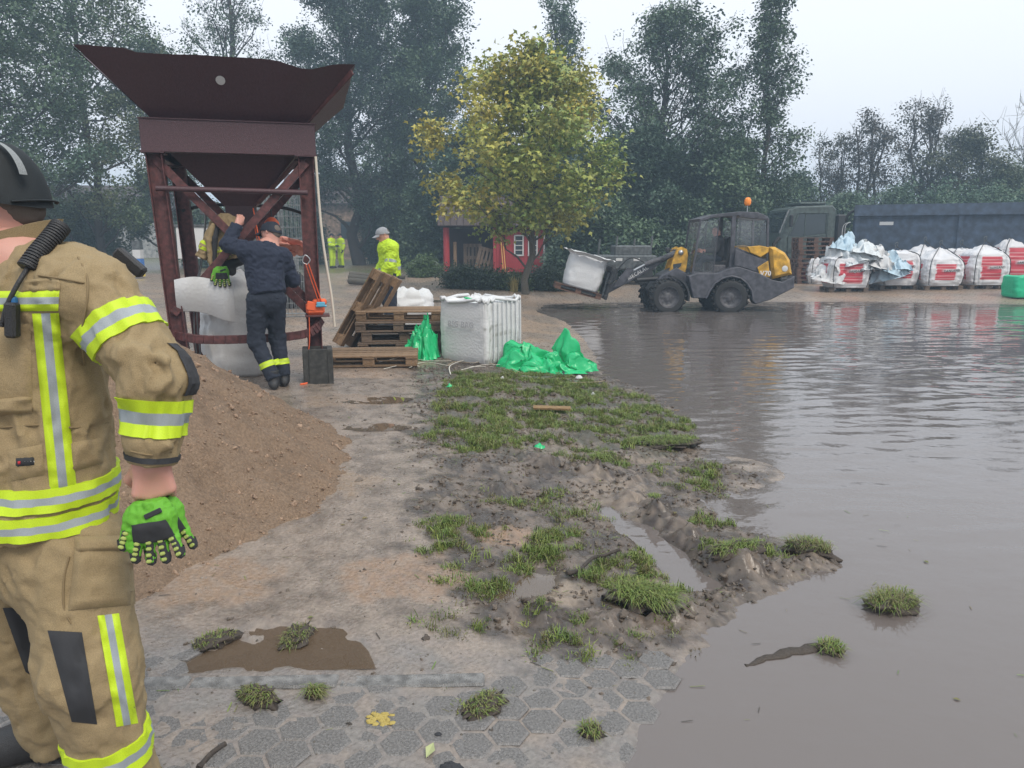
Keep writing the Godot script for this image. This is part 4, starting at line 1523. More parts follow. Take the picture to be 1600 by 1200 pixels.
# ---------- rows of printed bulk bags, sack heap, pallet tower ----------
func printed_bag(label: String, at: Vector3, turn: float, sd: int, wide: float, tall: float, peak: float, grp: String) -> void:
	var root := thing("bulk_bag", label, "bag", at, turn, grp)
	var rows := sack(wide, 0.98, tall, {"seed": sd, "wr": 0.03, "bulge": 0.13, "sq": 0.45, "peak": peak, "crumple": 0.08, "nu": 128, "nv": 60})
	var cols := []
	for r in rows:
		var c := []
		for q in r:
			var col := Color(0.6, 0.6, 0.62)
			var u: float = q.x / wide * 2.0
			var v: float = q.y / tall
			var side: float = q.z
			if absf(side) < 0.4: u = q.z * 2.0 / 0.98
			if absf(u) < 0.54 + 0.05 * sin(sd) and v > 0.2 + 0.04 * sin(sd * 2.0) and v < 0.86 + 0.1 * cos(sd * 1.3):
				col = Color(0.48, 0.04, 0.06)
				if fmod(v * 11.0, 1.0) < 0.14 or absf(u + 0.1) < 0.02: col = Color(0.58, 0.3, 0.3)
				if v > 0.52 and v < 0.63 and u > -0.02 and u < 0.5: col = Color(0.62, 0.6, 0.62)
			c.append(col)
		cols.append(c)
	var mb := MB.new()
	mb.grid(rows, true, false, cols)
	part(mb, "sack", MT.bag_vc, root)
	text_part("DANSAND", 0.1, MT.black, root, Transform3D(Basis(Vector3.FORWARD, -0.08), Vector3(0.14, tall * 0.575, 0.565)))
	for sx in [-1.0, 1.0]:
		mb = MB.new()
		var hx: float = sx * wide * 0.4
		mb.tube(curve_pts([Vector3(hx, 0.03, 0.5), Vector3(hx * 1.08, tall * 0.5, 0.56), Vector3(hx * 0.95, tall * 0.95, 0.5), Vector3(hx * 0.25, tall * (1.05 + peak * 0.8), 0.12), Vector3(0, tall * (1.15 + peak), 0.0)]), [0.022], 6, true, 0.4)
		part(mb, "lifting_strap", MT.black, root)
	mb = MB.new()
	mb.tube(curve_pts([Vector3(-0.02, tall * (1.1 + peak), 0), Vector3(-0.05, tall * (1.22 + peak), 0), Vector3(0.03, tall * (1.26 + peak), 0), Vector3(0.02, tall * (1.1 + peak), 0)]), [0.012], 6)
	part(mb, "loop", MT.grey_metal, root)


func build_bags() -> void:
	# px centre, py base, width m, height m, peak
	var F := [[1328, 464, 1.25, 0.88, 0.05, "with a heap of empty sacks on top"], [1406, 462, 1.25, 1.0, 0.06, "next to the sack heap, on a pale pallet"], [1476, 463, 1.2, 0.82, 0.42, "with its straps drawn up to a point"], [1545, 462, 1.25, 0.95, 0.32, "beside the green plastic bale"]]
	for i in F.size():
		var t = F[i]
		var b := level(gp(t[0], t[1], 0.03))
		pallet("pallet under the %s of the red-printed bulk bags in the front row" % ["first", "second", "third", "fourth"][i], b + Vector3(0, 0, -0.5), Basis(Vector3.UP, 0.02 * i), MT.wood_old, 60 + i, "pallets under the printed bags")
		printed_bag("white bulk bag with red print %s" % t[5], b + Vector3(0, 0.145, -0.5), -0.05 + 0.06 * sin(i * 3.0), 40 + i, t[2], t[3], t[4], "printed bulk bags along the skip")
	var R := [[1288, 452, 1.15, 0.85, 0.1, "half hidden at the pallet tower's end of the row"], [1450, 452, 1.2, 1.0, 0.36, "in the second row behind the one drawn to a point"], [1508, 452, 1.2, 1.15, 0.05, "in the second row with two upright loops"], [1588, 452, 1.3, 1.3, 0.3, "tallest, in the second row behind the green bale"]]
	for i in R.size():
		var t = R[i]
		var b := level(gp(t[0], t[1], 0.06))
		printed_bag("red-printed white bulk bag %s" % t[5], b + Vector3(0, 0.0, -0.5), 0.1 * sin(i * 2.0), 50 + i, t[2], t[3], t[4], "printed bulk bags along the skip")
	# heap of empty sacks
	mk("sack_blue", Color(0.4, 0.52, 0.6), 0.6, {"nrm": "n_cloth", "scale": 1.5})
	mk("sack_pale", Color(0.58, 0.62, 0.64), 0.6, {"nrm": "n_cloth", "scale": 1.5})
	var rr := RandomNumberGenerator.new()
	rr.seed = 77
	var S := [[1300, 432, 0.9], [1345, 428, 1.0], [1385, 432, 0.8], [1310, 418, 0.9], [1350, 414, 1.0], [1380, 420, 0.7], [1318, 404, 0.8], [1345, 400, 0.8], [1318, 392, 0.6], [1365, 408, 0.8], [1330, 408, 0.8], [1395, 424, 0.7]]
	for i in S.size():
		var t = S[i]
		var c := pd(t[0], t[1] + 4, 23.9 + rr.randf_range(-0.2, 0.2))
		var mb := cloth_heap(0.8 * t[2], 0.62, 0.5, 70 + i, [[0, 0, 0.7, 0.7], [rr.randf_range(-0.5, 0.5), 0.2, 0.4, 0.4]], 34)
		var o := part(mb, "empty_sack", [MT.bag_white, MT.sack_pale, MT.sack_blue][i % 3])
		o.position = c
		o.rotation = Vector3(rr.randf_range(0.1, 0.5), rr.randf() * TAU, rr.randf_range(-0.25, 0.25))
		o.rotation.x = 0.25
		tag(o, "crumpled %s empty sack in the heap beside the pallet tower" % ["white", "pale grey", "pale blue"][i % 3], "sack", "heap of empty sacks")
	# green bale
	var gb := thing("plastic_bale", "bright green plastic bale at the end of the printed bags", "bale", level(gp(1600, 469, 0.03)), 0.1)
	part(sack_mb(1.15, 0.7, 0.62, {"seed": 3, "wr": 0.02, "sq": 0.3, "bulge": 0.04}), "wrap", mk("bale_green", Color(0.0, 0.42, 0.2), 0.35, {"nrm": "n_cloth", "scale": 1.0}), gb)
	# pallet tower
	var p := level(gp(1272, 452, 0.05))
	for k in 11:
		pallet("brown pallet, %s in the tall tower between truck and sack heap" % ["lowest", "second from the ground", "third from the ground", "fourth from the ground", "fifth from the ground", "the middle one", "fifth from the top", "fourth from the top", "third from the top", "second from the top", "topmost"][k], p + Vector3(rr.randf_range(-0.04, 0.04), k * 0.146, -0.4), Basis(Vector3.UP, rr.randf_range(-0.06, 0.06)), mk("wood_tower", Color(0.2, 0.105, 0.07), 0.85, {"tex": "grain", "scale": Vector3(0.4, 4, 4), "vc": 1}) if k == 0 else MT.wood_tower, 80 + k, "pallets in the tall tower")


# ---------- shed, truck, skip and other things at the back ----------
func build_background() -> void:
	build_shed()
	build_truck()
	build_skip()
	# lamp post
	var lp := thing("lamp_post", "slim grey lamp post with a small head between shed and loader", "lamp post", at_px(920, 33), 0)
	var hh := top_h(312, 33, lp.position)
	var mb := MB.new()
	mb.tube(PackedVector3Array([Vector3(0, -0.2, 0), Vector3(0, hh * 0.5, 0), Vector3(0, hh, 0)]), [0.06, 0.05, 0.04], 10)
	part(mb, "pole", MT.galv, lp)
	mb = MB.new()
	mb.lathe([Vector2(0.01, -0.02), Vector2(0.14, 0.0), Vector2(0.16, 0.12), Vector2(0.1, 0.2), Vector2(0.005, 0.22)], 16, Transform3D(Basis.IDENTITY, Vector3(0, hh, 0)))
	part(mb, "lamp_head", MT.galv, lp)
	# low planting in front of the shed
	var shr := [[662, 428, 20, 26, "small dark shrub beside the grey water tank"], [715, 446, 20, 24, "small dark round shrub left of the leafy green one"], [745, 452, 26, 22, "leafy bright green low shrub in the planting strip"], [778, 455, 24, 14, "low brownish shrub between the green one and the young tree"], [850, 455, 36, 26, "big round dark shrub under the young tree beside the red wall"], [890, 452, 24, 22, "loose green shrub between the round one and the raised sack"], [800, 466, 30, 12, "low dark ground shrub beside yellow grass tuft"], [760, 468, 30, 8, "flat dark ground shrub at the kerb of the planting strip"], [860, 468, 32, 10, "flat dark ground shrub under the round shrub"], [925, 455, 26, 20, "low dark shrub under the raised white sack"]]
	clumps.a = leaf_clump(1, 18, 0.42, 0.13)
	clumps.d = leaf_clump(4, 16, 0.26, 0.07)
	for i in shr.size():
		var t = shr[i]
		var d := 24.0 if t[1] > 440 else 33.0
		if i == 0: d = 31.0
		var b := at_px(t[0], d)
		var g := Color(0.03, 0.05, 0.024) if i % 3 else Color(0.06, 0.1, 0.03)
		tree("shrub", t[4], "shrub", b, {"h": maxf(0.25, t[3] / FPX * d * 0.95), "r": t[2] / FPX * d, "low": 0.05, "lobes": 16, "lobe": 0.28, "dens": 8, "col": g, "col2": g * 1.5, "clump": "d", "stems": 3, "stem": 0.03, "seed": 300 + i, "subs": 5}, "low shrubs in the planting strip")
	var rr := RandomNumberGenerator.new()
	rr.seed = 91
	var gt := thing("grass_tuft", "pale yellow ornamental grass tuft beside the young tree", "grass tuft", at_px(803, 23.2), 0)
	var o := inst(blade_clump(rr, 90, 0.35, 0.75, 0.12, 0.7, 0.012), "blades", mk("straw", Color(0.42, 0.33, 0.1), 0.7, {"vc": 1}), gt)
	# grey tank and white board, posts, far boxes
	var tk := thing("water_tank", "rounded grey water tank on the ground beside the red shed's porch", "tank", at_px(664, 33.5), 0.2)
	mb = MB.new()
	var pr := []
	for k in 13:
		var a := PI * k / 12.0
		pr.append(Vector2(cos(a) * 0.62, 0.25 + sin(a) * 0.42))
	pr.append(Vector2(-0.62, 0)); pr.append(Vector2(0.62, 0))
	mb.prism(PackedVector2Array(pr), -0.5, 0.5, Transform3D.IDENTITY, 0.02)
	part(mb, "shell", MT.galv, tk)
	mb = MB.new()
	mb.box(Vector3(0.1, 0.69, 0), Vector3(0.4, 0.06, 0.3), 0.01)
	part(mb, "lid", MT.grey_metal, tk)
	var wb := thing("notice_board", "white notice board in a dark frame behind the hopper's legs", "board", at_px(304, 15.5), 0.25)
	var top := top_h(352, 15.5, wb.position)
	mb = MB.new()
	mb.box(Vector3(0, top - 0.35, 0), Vector3(0.62, 0.62, 0.03), 0.004)
	part(mb, "panel", MT.white, wb)
	mb = MB.new()
	mb.box(Vector3(0, top - 0.01, 0.0), Vector3(0.8, 0.05, 0.08), 0.006)
	mb.box(Vector3(-0.36, top * 0.5 - 0.02, 0), Vector3(0.06, top - 0.03, 0.06), 0.006)
	mb.box(Vector3(0.36, top * 0.5 - 0.02, 0), Vector3(0.06, top - 0.03, 0.06), 0.006)
	part(mb, "frame", MT.grey_metal, wb)
	# telescopic handler parked behind the hopper
	var th := thing("parked_loader", "pale grey parked loading machine half hidden behind the hopper", "loader", at_px(398, 17.5), 0.3)
	mb = MB.new()
	mb.box(Vector3(0, 0.85, 0), Vector3(1.9, 0.8, 1.4), 0.08)
	part(mb, "body", MT.galv, th)
	mb = MB.new()
	mb.box(Vector3(0.2, 1.75, 0), Vector3(0.9, 1.0, 1.0), 0.08)
	part(mb, "cab", MT.grey_metal, th)
	mb = MB.new()
	mb.box(Vector3(0.2, 1.85, 0.503), Vector3(0.7, 0.6, 0.02), 0.004)
	part(mb, "cab_window", MT.dark_glass, th)
	mb = MB.new()
	mb.box(Vector3(-0.9, 2.2, 0.3), Vector3(0.34, 0.3, 0.1), 0.02)
	mb.rod(Vector3(-0.9, 2.1, 0.3), Vector3(-0.3, 1.6, 0.3), 0.02)
	part(mb, "mirror", MT.grey_metal, th)
	for sx in [-0.65, 0.65]:
		for sz in [-0.7, 0.7]:
			mb = MB.new()
			mb.lathe([Vector2(0.05, -0.15), Vector2(0.4, -0.15), Vector2(0.46, -0.1), Vector2(0.46, 0.1), Vector2(0.4, 0.15), Vector2(0.05, 0.15)], 20, Transform3D(Basis(Vector3.RIGHT, PI / 2), Vector3(sx, 0.45, sz)))
			part(mb, "wheel", MT.rubber, th)
	var cg := thing("mesh_cage", "tall galvanised mesh cage trolley seen behind the man in navy", "cage", at_px(448, 14.5), 0.2)
	top = top_h(300, 14.5, cg.position)
	mb = MB.new()
	for sx in [-0.33, 0.33]:
		for sz in [-0.3, 0.3]:
			mb.rod(Vector3(sx, 0.05, sz), Vector3(sx, top, sz), 0.018, 8)
	for y in [0.1, top * 0.5, top - 0.03]:
		mb.tube(PackedVector3Array([Vector3(-0.33, y, 0.3), Vector3(0.33, y, 0.3), Vector3(0.33, y, -0.3), Vector3(-0.33, y, -0.3), Vector3(-0.33, y, 0.3)]), [0.014], 6)
	part(mb, "frame", MT.galv, cg)
	mb = MB.new()
	for k in 9:
		var x := -0.3 + 0.075 * k
		mb.rod(Vector3(x, 0.1, 0.3), Vector3(x, top, 0.3), 0.006, 5)
		mb.rod(Vector3(x, 0.1, -0.3), Vector3(x, top, -0.3), 0.006, 5)
	for k in 12:
		mb.rod(Vector3(-0.33, 0.15 + k * top / 12.0, 0.3), Vector3(0.33, 0.15 + k * top / 12.0, 0.3), 0.006, 5)
	part(mb, "mesh", MT.galv, cg)
	var pb := thing("display_box", "narrow white, blue and yellow display stand far behind the hopper's left leg", "stand", at_px(216, 30), 0)
	top = top_h(376, 30, pb.position)
	for k in 4:
		mb = MB.new()
		mb.box(Vector3(0, top * (0.88 - 0.24 * k), 0), Vector3(0.3, top * 0.235, 0.3), 0.01)
		part(mb, "band", [MT.grey_metal, MT.white, mk("sign_blue", Color(0.05, 0.16, 0.45), 0.5), mk("sign_yellow", Color(0.7, 0.55, 0.08), 0.5)][k], pb)
	# tan house far behind the trees
	var hs := thing("house", "pale tan house wall glimpsed between the trunks behind the workers", "house", at_px(548, 62), 0)
	mb = MB.new()
	mb.box(Vector3(0, 2.0, 0), Vector3(9.0, 4.4, 5.0), 0.02)
	part(mb, "wall", mk("house_wall", Color(0.36, 0.25, 0.18), 0.9, {"tex": "blotch", "scale": 0.4}), hs)
	mb = MB.new()
	mb.prism(PackedVector2Array([Vector2(-3.0, 4.2), Vector2(3.0, 4.2), Vector2(0, 6.6)]), -4.9, 4.9, Transform3D(Basis(Vector3.UP, PI / 2), Vector3.ZERO), 0.02)
	part(mb, "roof", MT.roof_tile, hs)
	for x in [-2.6, 0.4, 2.8]:
		mb = MB.new()
		mb.box(Vector3(x, 2.2, 2.505), Vector3(1.1, 1.3, 0.06), 0.01)
		part(mb, "window", MT.dark_glass, hs)
	var h2 := thing("house", "long low white house showing in gaps between the trees at the hopper's left", "house", at_px(150, 66), 0)
	mb = MB.new()
	mb.box(Vector3(0, 2.0, 0), Vector3(16.0, 4.0, 6.0), 0.02)
	part(mb, "wall", mk("pale_wall", Color(0.5, 0.49, 0.47), 0.9, {"tex": "blotch", "scale": 0.4}), h2)
	mb = MB.new()
	mb.prism(PackedVector2Array([Vector2(-3.4, 3.9), Vector2(3.4, 3.9), Vector2(0, 6.0)]), -8.3, 8.3, Transform3D(Basis(Vector3.UP, PI / 2), Vector3.ZERO), 0.02)
	part(mb, "roof", MT.roof_tile, h2)
	# logs and rails near the far workers
	for k in 5:
		mb = MB.new()
		var a := level(pd(545, 400, 25.0 + k * 0.9))
		var b := level(pd(600 + 8 * k, 400, 24.0 + k * 1.2))
		mb.tube(PackedVector3Array([a + Vector3(0, 0.15 + 0.1 * (k % 2), 0), b + Vector3(0, 0.12, 0)]), [0.11, 0.09], 9)
		tag(part(mb, "log", MT.bark_pale), "bare grey log lying on the ground behind the worker in the yellow jacket", "log", "logs behind the worker")
	# dark trailer behind the forks
	var tr := thing("utility_trailer", "low dark machinery trailer parked behind the loader's boom", "trailer", at_px(972, 27), 0.0)
	mb = MB.new()
	mb.box(Vector3(0, 0.75, 0), Vector3(2.2, 0.5, 1.4), 0.05)
	mb.box(Vector3(0.3, 1.15, 0), Vector3(1.3, 0.36, 1.1), 0.05)
	part(mb, "body", MT.grey_metal, tr)
	for k in 4:
		mb = MB.new()
		mb.rod(Vector3(-0.9 + 0.6 * k, 1.0, 0.5), Vector3(-0.85 + 0.6 * k, 1.55 + 0.1 * (k % 2), 0.5), 0.035)
		part(mb, "stanchion", MT.grey_metal, tr)
	for sx in [-0.6, 0.6]:
		mb = MB.new()
		mb.lathe([Vector2(0.05, -0.1), Vector2(0.32, -0.1), Vector2(0.36, -0.06), Vector2(0.36, 0.06), Vector2(0.32, 0.1), Vector2(0.05, 0.1)], 18, Transform3D(Basis(Vector3.RIGHT, PI / 2), Vector3(sx, 0.36, 0.75)))
		part(mb, "wheel", MT.rubber, tr)
	for k in 2:
		mb = MB.new()
		mb.box(Vector3(-0.2 + 0.6 * k, 0.85, 0.715), Vector3(0.22, 0.1, 0.02), 0.003)
		part(mb, "reflector", MT.white, tr)


func build_shed() -> void:
	var D := 33.0
	var c := at_px(810, D)
	var S := thing("wooden_shed", "small red board-clad shed with an open tiled porch and white window", "shed", Vector3(c.x, c.y, -D), 0.0)
	var w := 1.08
	# closed room: x -w..w ; porch: x -3.2..-w
	mk("red_dark", Color(0.3, 0.025, 0.03), 0.7)
	var wl := MB.new()
	wl.box(Vector3(0, 1.0, -1.0), Vector3(2 * w - 0.04, 2.0, 1.9), 0.0)
	var room := part(wl, "room", MT.red_dark, S)
	var bm := MB.new()
	bm.box(Vector3.ZERO, Vector3(0.125, 2.08, 0.022), 0.003)
	var bmesh := bm.mesh()
	for k in 16:
		inst(bmesh, "board", MT.red_paint, room, Transform3D(Basis.IDENTITY, Vector3(-w + 0.0675 + k * 0.135, 1.02, -0.035)))
	for k in 14:
		inst(bmesh, "board", MT.red_paint, room, Transform3D(Basis(Vector3.UP, PI / 2), Vector3(-w - 0.0, 1.02, -0.1 - k * 0.135)))
	# window with two panes and white frame
	for wx in [0.02, 0.62]:
		var wn := thing_part(S, "window")
		var mb := MB.new()
		for q in [[0, 0.42, 0.4, 0.06], [0, -0.42, 0.44, 0.06], [-0.18, 0, 0.06, 0.84], [0.18, 0, 0.06, 0.84], [0, 0.0, 0.32, 0.035], [0, 0.2, 0.32, 0.03], [0, -0.2, 0.32, 0.03]]:
			mb.box(Vector3(wx + q[0], 1.25 + q[1], 0.0), Vector3(q[2], q[3], 0.05), 0.004)
		part(mb, "frame", MT.white, wn)
		mb = MB.new()
		mb.box(Vector3(wx, 1.25, -0.012), Vector3(0.32, 0.8, 0.012))
		part(mb, "pane", MT.dark_glass, wn)
	var mb := MB.new()
	mb.box(Vector3(w + 0.03, 1.0, -0.03), Vector3(0.06, 2.06, 0.08), 0.006)
	part(mb, "corner_board", MT.white, S)
	# porch
	mb = MB.new()
	mb.box(Vector3(-2.2, 0.05, -1.0), Vector3(2.2, 0.1, 2.0), 0.01)
	part(mb, "porch_floor", MT.wood_old, S)
	for x in [-3.1]:
		mb = MB.new()
		mb.tube(PackedVector3Array([Vector3(x, 0.1, -0.05), Vector3(x, 2.0, -0.05)]), [0.14, 0.13], 16)
		part(mb, "post", MT.red_paint, S)
	mb = MB.new()
	mb.box(Vector3(-2.15, 1.0, -1.95), Vector3(2.1, 2.0, 0.08), 0.005)
	part(mb, "rear_wall", mk("dark_wood", Color(0.06, 0.035, 0.035), 0.8, {"tex": "grain", "scale": Vector3(3, 0.5, 3)}), S)
	mb = MB.new()
	mb.box(Vector3(-1.0, 2.06, -0.05), Vector3(4.7, 0.14, 0.12), 0.01)
	part(mb, "eaves_beam", MT.dark_wood, S)
	# pitched roof laid with tiles in rows
	var rf := thing_part(S, "roof")
	var pitch_r := 0.75
	var slope := Basis(Vector3.RIGHT, pitch_r)
	mb = MB.new()
	var ridge := Vector3(-1.0, 2.1 + 1.55 * sin(pitch_r) - 0.2, -1.0)
	mb.prism(PackedVector2Array([Vector2(-1.3, 2.0), Vector2(1.3, 2.0), Vector2(0, 3.25)]), -2.35, 2.35, Transform3D(Basis(Vector3.UP, PI / 2), Vector3(-1.0, 0.05, -1.0)), 0.01)
	part(mb, "roof_body", MT.roof_tile, rf)
	mb = MB.new()
	mb.box(Vector3(0, 0, 0), Vector3(0.26, 0.025, 0.22), 0.008)
	var tm := mb.mesh()
	var e0 := Vector3(0, 2.08, 0.38)
	var e1 := Vector3(0, 3.36, -0.98)
	var dir := (e1 - e0).normalized()
	var tb := Basis(Vector3.RIGHT, dir.cross(Vector3.RIGHT) * -1.0, -dir).orthonormalized()
	for r in 9:
		for k in 17:
			var p := e0.lerp(e1, (r + 0.3) / 9.0) + Vector3(-3.3 + k * 0.275, 0, 0) + Vector3(0, 0.03, 0.02)
			inst(tm, "tile", MT.roof_tile, rf, Transform3D(tb.rotated(Vector3.RIGHT, 0.06), p))
	# pallets stood up in the porch; tools leaning on the wall
	pallet("grey pallet stood upright against the shed porch's rear wall", S.position + Vector3(-2.0, 0.72, -0.7), Basis(Vector3(0, 1, 0), Vector3(0, 0, 1), Vector3(1, 0, 0)), MT.wood_old, 201)
	pallet("brown pallet leaning askew in the porch next to the red wall", S.position + Vector3(-1.45, 0.55, -0.45), Basis(Vector3(0.25, 0.97, 0).normalized(), Vector3(0, 0, 1), Vector3(0.97, -0.25, 0).normalized()), MT.wood_old, 202)
	mb = MB.new()
	mb.box(Vector3(-2.75, 0.75, -0.3), Vector3(0.14, 1.3, 0.1), 0.01)
	tag(part(mb, "plank_post", MT.wood), "short brown post standing in the shed's porch", "post")
	var lastp := get_child(get_child_count() - 1) as Node3D
	lastp.position = S.position
	for k in 2:
		var sh := thing("shovel", ["orange-handled shovel leaning on the shed's red wall", "yellow-handled broom leaning next to the shovel on the red wall"][k], "shovel" if k == 0 else "broom", S.position + Vector3(-0.75 + 0.22 * k, 0.0, 0.2), 0)
		mb = MB.new()
		mb.rod(Vector3(0.1 - 0.12 * k, 0.18, 0.12), Vector3(0.0 - 0.12 * k, 1.5 - 0.2 * k, -0.19), 0.02)
		part(mb, "handle", mk("tool_yellow", Color(0.6, 0.33, 0.08), 0.6), sh)
		mb = MB.new()
		mb.box(Vector3(0.12 - 0.12 * k, 0.1, 0.14), Vector3(0.26, 0.18, 0.05), 0.01, Basis(Vector3.RIGHT, -0.3))
		part(mb, "blade", mk("tool_red", Color(0.6, 0.1, 0.07), 0.5), sh)


func thing_part(parent: Node3D, called: String) -> Node3D:
	var o := Node3D.new()
	o.name = called
	parent.add_child(o, true)
	return o


func build_truck() -> void:
	mk("army_green", Color(0.085, 0.115, 0.105), 0.5, {"tex": "blotch", "scale": 0.8})
	var T := thing("military_truck", "grey-green cab-over truck parked between the loader and the dark skip", "truck", at_px(1252, 30), PI)
	# local x forwards; the camera sees the side at local -z
	var w := 1.2
	var gl := 0.0
	var side := PackedVector2Array([Vector2(-0.75, 0.75), Vector2(-0.75, 2.62), Vector2(-0.6, 2.78), Vector2(0.75, 2.74), Vector2(1.0, 2.62), Vector2(1.3, 1.75), Vector2(1.36, 0.75)])
	var mb := MB.new()
	mb.prism(side, -w, w, Transform3D.IDENTITY, 0.06)
	var cab := part(mb, "cab", MT.army_green, T)
	for s in [-1.0, 1.0]:
		mb = MB.new()
		mb.prism(PackedVector2Array([Vector2(-0.35, 1.75), Vector2(-0.35, 2.45), Vector2(0.62, 2.45), Vector2(0.95, 1.65), Vector2(0.5, 1.65)]), s * w - 0.012, s * w + 0.012, Transform3D.IDENTITY, 0.004)
		var dw := part(mb, "door_window", MT.dark_glass, cab)
		mb = MB.new()
		for q in [[Vector2(-0.4, 1.7), Vector2(-0.4, 2.5)], [Vector2(-0.4, 2.5), Vector2(0.66, 2.5)], [Vector2(0.66, 2.5), Vector2(1.0, 1.6)], [Vector2(0.5, 1.6), Vector2(-0.4, 1.7)], [Vector2(0.4, 1.65), Vector2(0.4, 2.5)], [Vector2(-0.45, 0.9), Vector2(-0.45, 2.5)], [Vector2(0.95, 0.9), Vector2(1.0, 1.6)]]:
			mb.beam(Vector3(q[0].x, q[0].y, s * (w + 0.012)), Vector3(q[1].x, q[1].y, s * (w + 0.012)), 0.03, 0.045, 0.004, Vector3(0, 0, 1))
		part(mb, "door_frame", MT.army_green, cab)
		mb = MB.new()
		mb.box(Vector3(1.0, 2.2, s * (w + 0.22)), Vector3(0.1, 0.45, 0.2), 0.03)
		mb.rod(Vector3(0.95, 2.4, s * w), Vector3(1.0, 2.4, s * (w + 0.2)), 0.02)
		part(mb, "mirror", MT.black, T)
	mb = MB.new()
	var nrm := Vector3(0.945, 0.326, 0)
	mb.prism(PackedVector2Array([Vector2(-w + 0.12, 0.0), Vector2(w - 0.12, 0.0), Vector2(w - 0.18, 0.8), Vector2(-w + 0.18, 0.8)]), 0, 0.02, Transform3D(Basis(Vector3(0, 0, -1), Vector3(-0.326, 0.945, 0), nrm), Vector3(1.29, 1.78, 0) + nrm * 0.01), 0.004)
	part(mb, "windscreen", MT.dark_glass, cab)
	mb = MB.new()
	mb.beam(Vector3(1.31, 1.75, -w + 0.06), Vector3(1.01, 2.62, -w + 0.06), 0.05, 0.05, 0.01)
	part(mb, "pillar", MT.galv, cab)
	mb = MB.new()
	mb.box(Vector3(1.33, 0.62, 0), Vector3(0.16, 0.32, 2.3), 0.04)
	part(mb, "bumper", MT.black, T)
	mb = MB.new()
	mb.box(Vector3(-2.2, 0.85, 0), Vector3(3.6, 0.25, 0.9), 0.02)
	mb.box(Vector3(-1.1, 1.6, 0.0), Vector3(0.35, 1.7, 1.8), 0.05)
	part(mb, "chassis", MT.black, T)
	mb = MB.new()
	mb.box(Vector3(0.0, 2.86, 0), Vector3(1.0, 0.1, 1.6), 0.03)
	part(mb, "roof_hatch", MT.army_green, T)
	for x in [0.45, -2.4, -3.5]:
		for s in [-1.0, 1.0]:
			mb = MB.new()
			mb.lathe([Vector2(0.05, -0.16), Vector2(0.42, -0.16), Vector2(0.5, -0.1), Vector2(0.5, 0.1), Vector2(0.42, 0.16), Vector2(0.3, 0.12), Vector2(0.05, 0.1)], 24, Transform3D(Basis(Vector3.RIGHT, s * PI / 2), Vector3(x, 0.5, s * 1.0)))
			part(mb, "wheel", MT.rubber, T)
		mb = MB.new()
		mb.box(Vector3(x, 1.06, -1.05), Vector3(1.25, 0.08, 0.3), 0.02)
		part(mb, "mudguard", MT.army_green, T)


